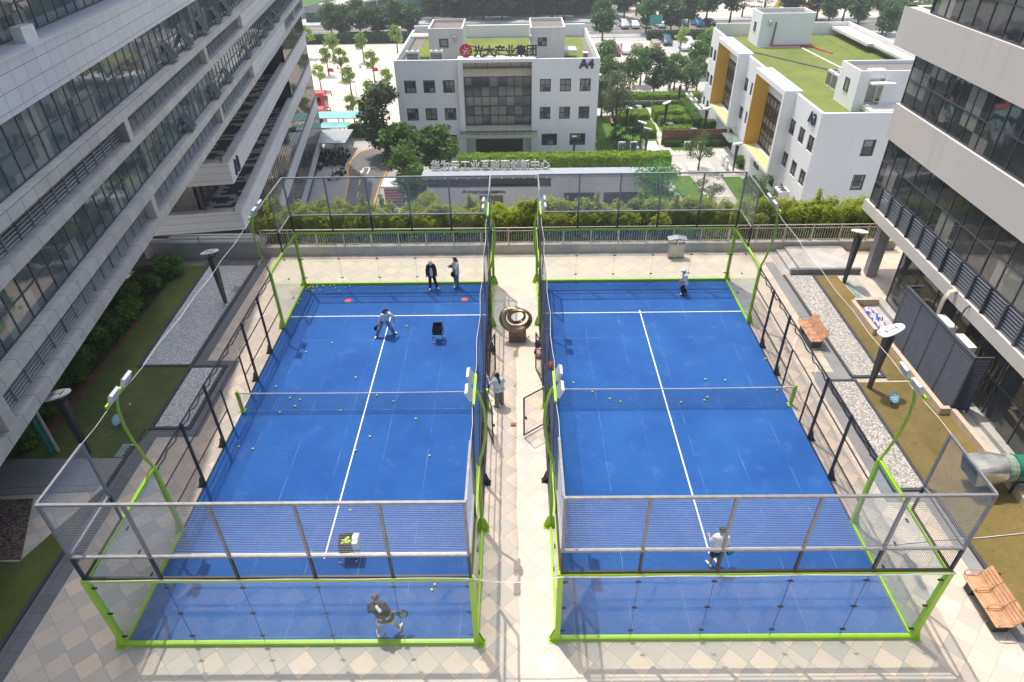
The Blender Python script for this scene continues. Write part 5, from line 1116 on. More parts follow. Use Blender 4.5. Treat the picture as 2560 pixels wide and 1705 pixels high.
b = MB().box(-6.7,-6.1,77,79,-.5,-.35); Each().box(6.76,8.4,74.6,77,-2.3,-2.0).box(-14,-11.4,76,78,-.5,-.3).emit('balcony_slab', M_wall2, A4)
b = MB()
for i in range(9): b.box(6.8+i*.2,6.83+i*.2,74.6,74.63,-2.0,-1.1)
b.box(6.78,8.42,74.6,74.63,-1.1,-1.05); part('balcony_rail', b, M_rail, A4)
for x0, k in ((-14.0,'left one'),(-10.9,'right one')): acbox('air_conditioner', 'white twin-fan air conditioner on the front roof edge of the A4 block, '+k, x0,x0+1.6,71.0,71.9,-3.14,-1.15,'-y', 'roof air conditioners', True)
acbox('air_conditioner', 'white air conditioner below the red logo on the roof of the A4 block', -4.9,-3.7,71.5,72.2,-3.14,-1.9,'-y', 'roof air conditioners')
acbox('air_conditioner', 'small white air conditioner by the right parapet of the A4 roof', 9.2,9.9,74,74.8,-3.14,-2.2,'-y', 'roof air conditioners')
M_sgn = pm('dark_sign_letter', (.03,.025,.025), .5, var=.2); M_logo = pm('red_logo', (.42,.02,.03), .45)
sg = thing('roof_sign', 'dark characters and red round emblem along the roof edge of the A4 block', 'sign', (-2.3,70.9,-3.2))
for i, ch in enumerate('光大产业集团'): text('letter', ch, 1.5, .18, M_sgn, (-4.55+i*1.36,71.0,-1.78), u, (0,0,1), sg, .01, fat=.025)
part('emblem', MB().prof([(.82*math.cos(2*PI*i/28), .82*math.sin(2*PI*i/28)) for i in range(28)], (-6.25,71.0,-1.15), u, (0,0,1), Vector((0,.16,0))), M_logo, sg)
b = MB()
for p in ([(-.3,-.5),(-.1,-.1),(.05,.2)],[(-.1,-.1),(-.4,.15)],[(.05,.2),(-.15,.5)],[(.05,.2),(.4,.35)],[(-.1,-.1),(.3,-.05)],[(.3,-.05),(.55,.1)],[(.1,-.3),(.45,-.3)]): b.tube([(-6.25+a,70.98,-1.15+c) for a,c in p], .05, 5)
part('emblem_branches', b, M_wall2, sg)
b = MB().bar((-5.2,71.1,-1.2),(2.6,71.1,-1.2),.06).bar((-5.2,71.1,-1.7),(2.6,71.1,-1.7),.06)
for i in range(6): b.bar((-5.0+i*1.5,71.1,-3.2),(-5.0+i*1.5,71.1,-.7),.06).bar((-5.0+i*1.5,72,-3.2),(-5.0+i*1.5,71.1,-1.2),.05)
part('sign_frame', b, M_iron, sg)
# ---- A3
A3 = thing('office_building', 'white block with A3 in navy, two deep yellow window surrounds and a grass roof', 'office building', (40,67,G))
X = 30.15; o, u, n = (X,45.4,0), (0,1,0), (-1,0,0); LY = 43.2; H = []
for yc_ in (1.0,3.6,6.4,21.2,23.9,40.2,42.4): 
    for zc in (-5.35,-8.95): H.append((yc_-.75,yc_+.75,zc-.8,zc+.8))
for a, c, z0, z1 in ((.3,1.9,-13,-11.5),(4.2,6.0,-13,-11.5),(8.0,9.6,-13.1,-11.9),(13.4,15.6,-13.1,-11.9),(39.2,40.8,-13.2,-11.9),(42,43,-13.2,-11.9),(25.0,27.5,-14.7,-12.0)): H.append((a,c,z0,z1))
CC = [(6.9+.0,16.6,-10.7,-2.3),(25.2,34.6,-10.7,-2.3)]; CC = [(7.6,17.0,-10.7,-2.3),(25.2,34.6,-10.7,-2.3)]
H = [h for h in H if not any(h[0] < c[1] and h[1] > c[0] and h[3] > c[2] and h[2] < c[3] for c in CC)]
part('front_wall', wallgrid(o,u,n,LY,G,-2.0,H+CC,.3), M_wall, A3)
for h in H: window(A3, o,u,n,*h)
for c in CC:
    y0, y1 = 45.4+c[0], 45.4+c[1]; xo = X-1.3
    b = MB().box(xo,X+.6,y0-.45,y0,-11.1,-1.75).box(xo,X+.6,y1,y1+.45,-11.1,-1.75).box(xo,X+.6,y0,y1,-2.3,-1.75).box(xo,X+.6,y0,y1,-11.1,-10.8); part('surround', b, M_wall, A3)
    Each().box(xo+.02,X+.6,y1-.03,y1-.001,-10.79,-2.31).box(xo+.02,X+.6,y0+.001,y0+.03,-10.79,-2.31).emit('yellow_reveal', M_yellow, A3); part('pale_ledge', MB().box(xo+.02,X+.6,y0+.03,y1-.03,-10.80,-10.74), M_pale, A3)
    part('upper_panel', MB().box(X+.55,X+.6,y0+.03,y1-.03,-4.4,-2.301), M_wall, A3); window(A3, (X+.6,y0+.03,0), u, n, 0, y1-y0-.06, -10.74, -4.41, .0, 8, 5)
b = MB(); part('glass_canopy', MB().box(X-1.9,X-.02,66,70,-11.9,-11.85), M_glassG, A3)
o2, u2, n2 = (X,45.4,0), (1,0,0), (0,-1,0); H2 = []
for zc, x in ((-5.5,5.5),(-9.15,5.5),(-12.8,5.3),(-5.5,12.5),(-9.15,12.5)): H2.append((x-.65,x+.65,zc-.85,zc+.85))
H2 = [(h[0]+.0,h[1],h[2],h[3]) for h in H2]
w_ = wallgrid((X+.3,45.4,0),u2,n2,20,G,-2.0,[(h[0]-.3,h[1]-.3,h[2],h[3]) for h in H2],.3); part('end_wall', w_, M_wall, A3)
for h in H2: window(A3, o2,u2,n2,*h, cols=1)
part('side_wall', MB().box(50.2,50.5,45.7,88.6,G,-1.4).box(X+.3,50.2,88.3,88.6,G,-1.4), M_wall2, A3); part('inner_wall', MB().box(X+.9,50.2,46,88.3,G,-3.3), M_core, A3); part('roof', MB().box(X+.3,50.2,45.7,88.3,-3.3,-3.2), M_bitum, A3); part('roof_grass', MB().box(X+.4,46.0,45.8,88,-3.199,-3.1).box(46.1,49.6,46,88,-3.199,-3.12), M_roofg, A3)
part('roof_strip', MB().bar((30.8,80.5,-3.06),(39.6,66.5,-3.06),.4,.1), M_ply, A3); part('white_strip', MB().bar((40.3,79.0,-3.05),(41.6,62,-3.05),.25,.12).bar((34.4,80.0,-3.05),(40.3,79.9,-3.05),.25,.12), M_wall2, A3); part('red_pipe', MB().tube([(36.3,80.1,-2.2),(36.3,80.0,-2.9),(41.6,80.0,-2.9),(41.9,79.8,-3.0),(43.2,75.5,-3.05)], .12, 8), M_redp, A3, 'auto')
part('back_ledge', MB().box(47.8,50.1,76,88.2,-2.3,-1.95).box(48.6,50.1,50,76,-2.3,-2.0), M_wall2, A3)
p = part('roof_box', MB().box(34.4,41.8,80.4,80.6,-3.2,1.2).box(34.4,41.8,84.6,84.8,-3.2,1.2).box(34.4,34.6,80.6,84.6,-3.2,1.2).box(41.6,41.8,80.6,84.6,-3.2,1.2), M_wall, A3); part('roof', MB().box(34.6,41.6,80.6,84.6,.6,.8), M_bitum, p)
window(A3, (34.4,0,0), (0,1,0), (-1,0,0), 82.2,83.0,-1.4,-.2,-.02,1,1); part('vent', MB().sph((35.7,80.2,.0),.28,(1,.8,1.4),10,8), M_steel, A3, True); part('drain_pipe', MB().bar((36.4,80.3,-3.1),(36.5,80.3,.1),.18), M_concd, A3)
p = part('roof_box', MB().box(34.9,36.0,49.6,49.8,-3.2,.9).box(36.0,37.6,50.6,50.8,-3.2,.9).box(37.6,45,49.6,49.8,-3.2,.9).box(34.9,35.1,49.8,54,-3.2,.9).box(34.9,45,54,54.2,-3.2,.9).box(44.8,45,49.8,54,-3.2,.9).box(36.0,37.6,49.8,50.6,.1,.9), M_wall, A3); part('roof', MB().box(35.1,44.8,50.9,54,.4,.55), M_bitum, p)
part('door', MB().box(36.2,37.4,50.55,50.59,-2.4,-.3), M_door, A3); part('door_canopy', MB().box(35.9,38.3,48.6,49.59,-.25,-.1), M_wall2, A3); part('balcony_slab', MB().box(35.8,40.5,47.2,49.59,-2.75,-2.4), M_wall2, A3)
b = MB()
for i in range(22): b.box(35.85+i*.21,35.88+i*.21,47.25,47.28,-2.4,-1.45)
b.box(35.82,40.5,47.24,47.29,-1.45,-1.4); part('balcony_rail', b, M_steel, A3); window(A3, (34.9,0,0), (0,1,0), (-1,0,0), 51.4,52.4,-1.6,-.3,-.02,1,1)
text('number_plate', 'A3', 1.5, .12, M_navy, (X-.08,47.15,-3.5), (0,-1,0), (0,0,1), A3, .02, fat=.04)
for y, k in ((57.3,'nearer'),(58.9,'farther')): acbox('air_conditioner', 'large white roof air conditioner on the A3 grass roof, the %s of two' % k, 36.3,37.5,y,y+1.35,-3.1,-1.4,'-x-y', 'roof air conditioners of A3', True)
for i, (x, y) in enumerate(((30.0-1.6,92.0),(28.5,89.0),(28.5,85.6),(28.6,84.0))): acbox('air_conditioner', 'white ground-level outdoor unit with fans on top along the A3 wall, %s' % ('farthest of four','second farthest of four','third farthest of four','nearest of four')[i], x,x+1.0,y,y+1.6,G+.4,G+2.0,'-x', 'outdoor units along A3', True)
acbox('air_conditioner', 'white outdoor unit at the near end of the A3 wall above the bamboo', 28.4,29.6,47.0,48.6,G+2.6,G+4.0,'-x', 'outdoor units along A3', True)
# ---- sign pavilion
M_panel = grime('white_panels', (.62,.62,.63), (.5,.5,.5), .5, .3, (2,2,.3), .3, (0, 3.0, 9, 0), (.7,.7,.7), .02); M_lettr = pm('letter_face', (.74,.73,.70), .5, var=.1); M_dband = pm('dark_recess_and_lettering', (.055,.055,.06), .5)
PV = thing('sign_pavilion', 'low white pavilion with a shaded opening, grey doorway and roof lettering', 'pavilion', (3.6,51,G))
part('wall', MB().box(-10,-4.1,50.3,51.8,G,-11.25).box(-1.4,17.3,50.3,51.8,G,-11.25).box(-4.1,-1.4,50.3,51.8,-12.2,-11.25).box(4.0,17.3,50.3,51.8,-11.25,-10.01), M_panel, PV); part('shaded_opening', MB().box(-9.9,4.0,50.7,51.8,-11.25,-10.01), M_dband, PV)  # near-black face paints the shade of the opening under the roof overhang
part('door', MB().box(-4.1,-1.4,50.5,50.6,G,-12.2), pm('grey_glass_door', (.13,.12,.11), .25), PV); part('roof', MB().box(-10.3,17.6,49.8,51.75,-10.0,-9.62), pm('pavilion_roof', (.33,.35,.38), .6, var=.06), PV); part('rear_block', MB().box(-9.5,17,51.9,55.5,G,-12.2), M_panel, PV)
b = Each()
for i in range(14): b.sph((-9+i*1.25,49.77,-9.95), .09, nu=8, nv=6)
b.emit('downlight', M_led, PV)
Each().box(5.5,9.0,50.27,50.3,-13.8,-12.0).box(10,16.5,50.27,50.3,-14.3,-12.0).emit('window_band', M_dband, PV)
ls = thing('roof_sign', 'twelve big pale box characters standing on the roof of the white pavilion', 'sign', (-2.8,51.6,-9.62))
for i, ch in enumerate('华为云工业互联网创新中心'):
    x = -8.95+i*1.12; text('letter', ch, 1.12, .16, M_lettr, (x,51.5,-9.5), (1,0,0), (0,0,1), ls, .0, fat=.022); b = MB()
    for xx in (x-.46,x+.46): b.bar((xx,51.68,-9.62),(xx,51.68,-8.55),.014)
    for z in (-9.55,-9.0,-8.55): b.bar((x-.45,51.68,z),(x+.45,51.68,z),.014)
    part('letter_frame', b, M_steel, ls)
ws = thing('wall_sign', 'small dark characters with a red petal emblem over the doorway of the white pavilion', 'sign', (-3.6,50.25,-11.9))
text('lettering', '华为云工业互联网创新中心', .36, .03, M_dband, (-3.25,50.27,-11.95), (1,0,0), (0,0,1), ws, .0, fat=.012); b = MB()
for i in range(8): a = PI*(i+.5)/8; b.obox((-5.75+.2*math.cos(a),50.27,-11.92+.25*math.sin(a)), (.10*math.cos(a),0,.13*math.sin(a)), (.035*math.sin(a),0,-.035*math.cos(a)), (0,.012,0))
part('emblem', b, M_logo, ws)
# ---------------------------------------------------------------- planting
import numpy as np
RNG = np.random.default_rng(5)
L_bamboo = leaf('bamboo_leaf', (.12,.17,.012), (.27,.31,.025), (.50,.48,.07), .62, 1.8); L_low = leaf('low_shrub_leaf', (.02,.05,.012), (.045,.09,.02), (.08,.13,.03))
L_shrub = leaf('shrub_leaf', (.03,.07,.012), (.07,.14,.02), (.15,.22,.035)); L_hedge = leaf('hedge_leaf', (.07,.13,.012), (.15,.24,.02), (.28,.36,.04)); L_hedged = leaf('dark_hedge_leaf', (.015,.035,.012), (.03,.065,.02), (.055,.095,.03))
L_lime = leaf('young_tree_leaf', (.09,.15,.03), (.17,.24,.05), (.28,.34,.09)); L_dark = leaf('dark_tree_leaf', (.022,.042,.018), (.045,.075,.03), (.09,.125,.055)); L_mid = leaf('street_tree_leaf', (.03,.065,.02), (.065,.115,.035), (.13,.18,.06)); L_bright = leaf('bright_tree_leaf', (.035,.085,.02), (.075,.15,.03), (.17,.26,.06), .5, 1.45); L_grey = leaf('grey_green_leaf', (.045,.065,.035), (.085,.11,.055), (.15,.17,.09)); L_pine = leaf('pine_needle', (.02,.04,.02), (.04,.065,.03), (.07,.10,.045), .15); L_fern = leaf('feathery_leaf', (.03,.10,.02), (.06,.17,.03), (.13,.27,.05))
M_bark = pm('bark', (.13,.10,.075), .9, var=.25, scale=8); M_stem = pm('bamboo_stem', (.30,.27,.07), .6, var=.2)
def leafmesh(name, C_, Nn, size, aspect, mat, jit=.9, droop=.0):
    """small separate leaf faces: one bent diamond per leaf"""
    n = len(C_); nr = Nn + RNG.normal(0, jit, (n,3)); nr /= np.linalg.norm(nr, axis=1)[:,None]+1e-9
    a = RNG.normal(0,1,(n,3)); a[:,2] -= droop; a -= nr*(a*nr).sum(1)[:,None]; a /= np.linalg.norm(a,axis=1)[:,None]+1e-9; b = np.cross(nr,a)
    s = size*RNG.uniform(.6,1.35,(n,1)); V = np.empty((n,4,3)); V[:,0] = C_-a*s; V[:,1] = C_-b*s*aspect+nr*s*.12; V[:,2] = C_+a*s; V[:,3] = C_+b*s*aspect-nr*s*.08
    me = bpy.data.meshes.new(name); me.vertices.add(4*n); me.vertices.foreach_set('co', V.astype(np.float32).ravel()); me.loops.add(4*n); me.loops.foreach_set('vertex_index', np.arange(4*n,dtype=np.int32)); me.polygons.add(n); me.polygons.foreach_set('loop_start', np.arange(0,4*n,4,dtype=np.int32)); me.polygons.foreach_set('loop_total', np.full(n,4,dtype=np.int32)); me.update(calc_edges=True); me.materials.append(mat); return me
def lumps_cloud(lumps, n, inner=.45, up=.95):
    """points spread through a set of ellipsoidal clumps (cx,cy,cz,rx,ry,rz), denser near their surfaces"""
    L_ = np.array(lumps, float); w = L_[:,3]*L_[:,4]+L_[:,5]*L_[:,3]; k = RNG.choice(len(L_), n, p=w/w.sum()); d = RNG.normal(0,1,(n,3)); d /= np.linalg.norm(d,axis=1)[:,None]; r = inner+(1-inner)*RNG.uniform(0,1,(n,1))**.5
    r *= 1+.25*np.sin(d[:,:1]*7+k[:,None])*np.cos(d[:,1:2]*6); return L_[k,:3]+d*L_[k,3:]*r, d*.7+np.array([0,0,up])
def crown_lumps(R_, Hc, base, k, spread=.62, seed=0, flat=1.0):
    rng = np.random.default_rng(seed); out = []
    for i in range(k):
        a = 2*PI*i/k*1.618*2+rng.uniform(-.5,.5); t = rng.uniform(0,1); q = math.sin(PI*(.12+.8*t)); rr = R_*spread*q*rng.uniform(.55,1.05); s = R_*rng.uniform(.30,.5)
        out.append((rr*math.cos(a), rr*math.sin(a), base+Hc*(.12+.76*t), s, s*rng.uniform(.8,1.2), s*rng.uniform(.6,.85)*flat))
    return out
def tree_proto(name, H, R_, trunk, mat, n, size, k, seed, lumps=None, aspect=.55, tr=None, droop=0, flat=1.0, lean=.0, sprd=.62, inner=.45):
    t = link(bpy.data.objects.new(name, None)); ORG[t.name] = Vector((0,0,0)); t['category'] = 'tree'
    lm = lumps or crown_lumps(R_, H-trunk, trunk, k, sprd, seed, flat); c, nn = lumps_cloud(lm, n, inner); o = link(bpy.data.objects.new('crown', leafmesh('crown', c, nn, size, aspect, mat, droop=droop))); o.parent = t
    rng = np.random.default_rng(seed+50); tr = tr or .022*H; b = MB(); top = Vector((lean,0,trunk+(H-trunk)*.55)); pts = [Vector((0,0,0)), Vector((lean*.3+rng.uniform(-.05,.05)*H*.2,rng.uniform(-.04,.04)*H*.2,trunk*.6)), Vector((lean*.6,0,trunk)), top]; b.tube(pts, [tr*1.3,tr,tr*.8,tr*.35], 7)
    for q in lm[:8]: b.tube([pts[2]*.75+pts[1]*.25, (pts[2]+Vector(q[:3]))/2+Vector((0,0,.06*H)), Vector(q[:3])], [tr*.5,tr*.34,tr*.14], 5)
    part('trunk', b, M_bark, t, True, True); return t
def plant(proto, first, pts, zg):
    """pts: (x, y, scale, label, group)"""
    for x, y, s, lab, grp in pts:
        o = proto if not first[0] else dup(proto); first[0] = True; o.location = (x,y,zg); o.rotation_euler = (0,0,RNG.uniform(0,6.28)); o.scale = (s,s,s*RNG.uniform(.92,1.08)); o['label'] = lab; o['group'] = grp
# bamboo along the back of the deck
def bamboo(name, x0, x1, lab, dens):
    k = int((x1-x0)*4.2); lm = []
    for i in range(k):
        x = x0+(x1-x0)*(i+RNG.uniform(0,1))/k; y = RNG.uniform(14.3,15.9); h = RNG.uniform(1.35,1.8)*(1.0 if y > 14.9 else .9); lm.append((x,y,.46+h*.70,RNG.uniform(.4,.65),RNG.uniform(.3,.45),h*.44))
        if RNG.uniform() < .10: lm.append((x,y,.46+h*1.25,.14,.14,.42))
    c, nn = lumps_cloud(lm, int((x1-x0)*dens), .35, 2.0); t = thing(name, lab, 'hedge', ((x0+x1)/2,15.1,.46)); o = link(bpy.data.objects.new('foliage', leafmesh('foliage', c-np.array(t.location), nn, .12, .24, L_bamboo, .75, .2))); o.parent = t; b = MB()
    for i in range(int((x1-x0)*7)): x = RNG.uniform(x0,x1); y = RNG.uniform(14.15,15.9); b.tube([(x,y,.46),(x+RNG.uniform(-.12,.12),y+RNG.uniform(-.1,.1),1.5)], .012, 4)
    if x1-x0 > 5: part('stems', b, M_stem, t)['kind'] = 'stuff'
bamboo('bamboo_hedge', -14.9, 18.4, 'long yellow-green bamboo hedge behind the beige railing at the back of the deck', 3000); bamboo('bamboo_hedge', 19.1, 21.5, 'small bamboo clump between the white block and the right building', 2600)
c = np.column_stack([RNG.uniform(-14.2,21.4,24000), RNG.uniform(13.56,16.2,24000), .46+np.abs(RNG.normal(0,.26,24000))]); o = link(bpy.data.objects.new('ground_cover', leafmesh('ground_cover', c-np.array([3.5,13.9,.46]), np.tile([0,-.4,1.],(24000,1)), .12, .35, L_low, .8))); o.location = (3.5,13.9,.46); tag(o, 'dark green ground cover planted along the foot of the railing', 'ground cover', kind='stuff')
c = np.column_stack([RNG.uniform(-20.8,-18.55,9000), RNG.uniform(-2.5,12.0,9000), .03+np.abs(RNG.normal(0,.16,9000))]); o = link(bpy.data.objects.new('ground_cover', leafmesh('ground_cover', c-np.array([-19.7,4.8,.03]), np.tile([0,0,1.2],(9000,1)), .10, .4, L_low, .8))); o.location = (-19.7,4.8,.03); tag(o, 'dark green ground cover in the shaded bed under the left building', 'ground cover', kind='stuff')
# shaded shrubs under the left building
sp_ = []
for s in range(3):
    R_ = .72; lm = crown_lumps(R_, 1.0, .05, 9, .6, s+3); c, nn = lumps_cloud(lm, 1500, .4); t = link(bpy.data.objects.new('shrub', None)); t['category'] = 'shrub'; t['group'] = 'shrubs under the left building'; ORG[t.name] = Vector((0,0,0)); o = link(bpy.data.objects.new('foliage', leafmesh('foliage', c, nn, .075, .5, L_shrub))); o.parent = t; b = MB()
    for q in lm[:6]: b.tube([(0,0,0), Vector(q[:3])*.6, Vector(q[:3])], [.03,.02,.01], 5)
    part('stem', b, M_bark, t, local=True); sp_.append(t)
SH = [(-18.75,11.3,1.05,'rounded shrub at the far end of the shaded bed, by the parapet'),(-19.2,9.3,.95,'shrub in the shaded bed, second from the parapet'),(-19.3,8.0,1.0,'shrub in the shaded bed, third from the parapet'),(-19.0,6.8,.95,'shrub above the end of the red soil strip'),(-19.5,5.6,1.05,'shrub in the middle of the shaded bed behind the red soil strip'),(-19.1,4.4,.9,'shrub beside the red soil strip halfway along the lawn'),(-19.6,3.2,1.1,'broad shrub behind the near half of the red soil strip'),(-19.0,2.2,.85,'small shrub at the near half of the red soil strip'),(-19.5,1.0,1.05,'shrub just beyond the teal downpipe'),(-18.9,.1,.9,'low shrub at the near end of the red soil strip'),(-19.4,-1.0,1.0,'shrub behind the lamp post by the teal downpipe'),(-18.6,-1.9,.8,'shrub at the corner of the stone path below the teal downpipe'),(-19.6,-2.2,1.0,'shrub at the left frame edge above the stone path')]
for i, (x,y,s,l_) in enumerate(SH):
    o = sp_[i] if i < 3 else dup(sp_[i%3]); o.location = (x,y,.03); o.scale = (s*1.25,s*1.3,s*1.1); o.rotation_euler = (0,0,i*1.3); o['label'] = l_
# hedges of the street-level garden
def hedge(x0,x1,y0,y1,h,lab,mat=None,dens=260,size=.13,z=G+.03,name='hedge',grp='clipped garden hedges'):
    A = 2*(x1-x0+y1-y0)*h+(x1-x0)*(y1-y0); n = int(A*dens); w = np.array([(x1-x0)*(y1-y0)*1.3,(x1-x0)*h,(x1-x0)*h*.3,(y1-y0)*h,(y1-y0)*h]); f = RNG.choice(5,n,p=w/w.sum()); u,v,e = RNG.uniform(0,1,n),RNG.uniform(0,1,n),RNG.normal(0,.07,n); x = x0+(x1-x0)*u; y = y0+(y1-y0)*v; zz = h*RNG.uniform(0.02,1,n); nn = np.zeros((n,3))
    bump = .10*np.sin(x*2.3)*np.cos(y*2.9)
    for k,(ax,val,sg) in enumerate(((2,h,1),(1,y0,-1),(1,y1,1),(0,x0,-1),(0,x1,1))):
        m = f==k; nn[m,ax] = sg
        if ax==2: zz[m] = h+e[m]+bump[m]
        elif ax==1: y[m] = val+e[m]
        else: x[m] = val+e[m]
    cx, cy = (x0+x1)/2,(y0+y1)/2; t = thing(name, lab, 'hedge', (cx,cy,z), 0, grp); o = link(bpy.data.objects.new('foliage', leafmesh('foliage', np.column_stack([x-cx,y-cy,zz]), nn*1.2, size, .5, mat or L_hedge, .7))); o.parent = t; part('woody_core', MB().box(x0+.1,x1-.1,y0+.1,y1-.1,z,z+h-.12), M_bark, t)
hedge(-7.4,20.3,63.6,65.6,2.0,'long lime hedge between the A4 block and the pavilion lettering',None,220,.16,grp='tall lime hedges'); hedge(16.2,20.8,82.6,86.2,1.5,'rounded box hedge at the left of the street garden, behind the banana plant',None); hedge(18.9,20.8,76.8,81.5,1.1,'low clipped hedge beside the path next to the white character blocks'); hedge(21.9,26.6,84.3,87.2,1.6,'deep box hedge in the middle of the street garden'); hedge(22.4,26.0,82.2,83.6,1.2,'front box hedge sheltering the garden table'); hedge(26.1,27.1,81.6,84.8,1.2,'short hedge closing the right end of the sheltered table'); hedge(27.0,28.3,80.2,91,1.7,'long hedge running along the outdoor units of the A3 block',L_shrub); hedge(28.2,30.4,79.4,80.8,1.4,'hedge turning the corner in front of the A3 block',L_shrub); hedge(13.5,31,93,95,1.7,'long lime hedge at the back of the street garden',None,200,.17,grp='tall lime hedges'); hedge(22.6,27,79.4,81,.5,'very low lime planting above the slatted wall')
hedge(-24.9,-19.4,78.2,80.2,1.5,'rounded hedge on the lawn by the drive, left of the A4 block',L_hedge); hedge(-70,-41.5,145.5,147.8,1.5,'clipped dark hedge at the left end of the parking lot',L_hedged,60,.3,grp='parking hedges'); hedge(-41,-19,145.5,148,1.9,'dark hedge along the back of the parking lot, left of the A4 roof',L_hedged,90,.3,grp='parking hedges'); hedge(31,58,145,147,1.6,'dark hedge behind the parked cars on the right',L_hedged,70,.3,grp='parking hedges'); hedge(21.5,30.5,72.9,73.5,.7,'low planting at the foot of the brown slatted wall',L_low)
# trees
P1 = tree_proto('young_tree', 5.6, 1.75, 2.4, L_lime, 620, .24, 9, 1, inner=.2, sprd=.75); f1 = [False]
plant(P1, f1, [(-38.3,128.5,1.05,'young lime-green tree in the back row of the empty lot, left one','young parking lot trees'),(-31.6,127.0,1.05,'young lime-green tree in the back row of the empty lot, middle one','young parking lot trees'),(-25.0,131.0,1.1,'young lime-green tree in the back row next to the A4 roof','young parking lot trees'),(-33.0,112.3,1.0,'young lime-green tree in the middle of the empty parking lot, the left one','young parking lot trees'),(-26.5,110.4,1.0,'young lime-green tree in the middle of the empty parking lot, the right one','young parking lot trees'),(-36.5,116.0,.9,'young lime-green tree close against the left building, beyond the red coach','young parking lot trees'),(-35.3,104.7,.9,'young tree above the red coach roof','young parking lot trees'),(-28.9,100.5,1.0,'young tree in front of the lot fence right of the coach','young parking lot trees'),(-22.4,101.5,.85,'thin young tree touching the left edge of the A4 block','young parking lot trees'),(-24.2,93.5,.8,'thin young tree by the end of the teal canopy','young parking lot trees'),(-25.6,86.0,.75,'thin young tree in front of the teal canopy, the left one','young parking lot trees'),(-23.4,85.0,.7,'thin young tree in front of the teal canopy, the right one','young parking lot trees'),(-44.5,131,1.25,'lime-green tree half hidden behind the far end of the left building','young parking lot trees'),(24.6,109.4,1.1,'young lime-green tree standing in the pale lot right of the A4 block','young parking lot trees'),(40.9,128,1.0,'young lime-green tree at the right of the parked cars, near the A3 roof','young parking lot trees'),(34.8,128.5,1.0,'young lime-green tree between the parked white cars','young parking lot trees')], G)
P2 = tree_proto('roadside_tree', 8.2, 3.3, 2.2, L_mid, 2000, .30, 16, 2, inner=.35); P2b = tree_proto('roadside_tree', 8.0, 3.4, 1.9, L_dark, 2000, .30, 16, 21, inner=.35); f2, f2b = [False],[False]
A_ = [(-43.5,150.5),(-40.6,150.3),(-36.5,150.0),(-32.3,150.2),(-28.6,151.0),(-25,151)]
plant(P2, f2, [(x,y,1.0+.06*(i%3),'roadside tree before the far road, number %s from the left of the row'%['one','two','three','four','five','six'][i],'roadside trees') for i,(x,y) in enumerate(A_) if i%2==0], G); plant(P2b, f2b, [(x,y,1.0+.06*(i%3),'roadside tree before the far road, number %s from the left of the row'%['one','two','three','four','five','six'][i],'roadside trees') for i,(x,y) in enumerate(A_) if i%2==1], G)
plant(P2b, f2b, [(-21.5+i*4.3+(i*37%5)*.35,172.5+(i*7%4)*1.6,1.05+.16*(i*5%4),'dark roadside tree beyond the far road, standing %s'%w,'dark trees across the road') for i,w in enumerate(('left of the A4 roof boxes','behind the left A4 roof box','just right of the left A4 roof box','above the roof sign emblem','above the roof sign characters','left of the right A4 roof box','behind the right A4 roof box','just right of the right A4 roof box','beyond the right end of the A4 roof','well right of the A4 roof'))], G)
plant(P2, f2, [(20.0,142.0,1.15,'big green tree directly right of the A4 roof corner','trees of the right parking lot'),(31.5,152,1.0,'street tree in the middle behind the parked vans','trees of the right parking lot'),(42.1,154.7,1.1,'bright street tree above the white sedan by the road','trees of the right parking lot'),(48.5,163,1.35,'wide bright tree beyond the road, left of the A3 roof box','trees of the right parking lot'),(54.5,163,1.3,'wide bright tree beyond the road, just left of the A3 roof box','trees of the right parking lot'),(83.4,164,1.2,'tree beyond the A3 roof, behind its tall roof box','trees behind the A3 block'),(80.9,150,1.3,'tree right beyond the back ledge of the A3 roof','trees behind the A3 block'),(86.2,148,1.15,'tree between the A3 back ledge and the right building','trees behind the A3 block'),(82,138,1.1,'lowest tree over the A3 back ledge','trees behind the A3 block'),(76,155,1.2,'tree over the far right corner of the A3 roof','trees behind the A3 block'),(90,140,1.0,'small tree tucked against the upper right building','trees behind the A3 block')], G)
plant(P2b, f2b, [(37.4,151.9,1.05,'dark street tree over the right lot entrance','trees of the right parking lot'),(34.8,168,1.3,'dark tree beyond the road above the vans','trees of the right parking lot'),(26,176,1.5,'large dark tree beyond the road, right of the teal hoarding','trees of the right parking lot'),(30,186,1.5,'large dark tree in the far belt, left of the tiered pines','far tree belt'),(44,176,1.4,'dark tree in the far belt right of the tiered pines','far tree belt'),(22,190,1.5,'dark tree at the top of the far belt by the scaffolding','far tree belt'),(50,186,1.3,'dark tree at the top of the far belt before the pale plaza','far tree belt'),(38.5,172.5,1.25,'dark tree low in the far belt above the parked cars','far tree belt'),(29,171.5,1.2,'dark tree low in the far belt over the silver car','far tree belt'),(71,168,1.3,'dark tree above the A3 roof box','trees behind the A3 block'),(77.5,166,1.35,'dark tree above the A3 grass roof','trees behind the A3 block')], G)
P3 = tree_proto('plane_tree', 6.2, 2.4, 1.8, L_bright, 1400, .25, 13, 3, inner=.3); f3 = [False]
plant(P3, f3, [(17.6,113.5,1.05,'leafy green tree on the lot edge right behind the A4 block','trees behind the street garden'),(28.6,103,1.05,'green tree in the middle behind the street garden','trees behind the street garden'),(34.6,111,1.15,'pale green tree left of the A3 block','trees behind the street garden'),(23.0,106,1.1,'green tree on the lot edge behind the garden, left of centre','trees behind the street garden'),(37.5,118,1.1,'green tree between the A3 corner and the parked cars','trees behind the street garden')], G)
P4 = tree_proto('garden_tree', 7.5, 2.7, 1.6, L_mid, 1600, .25, 15, 4, inner=.3); f4 = [False]
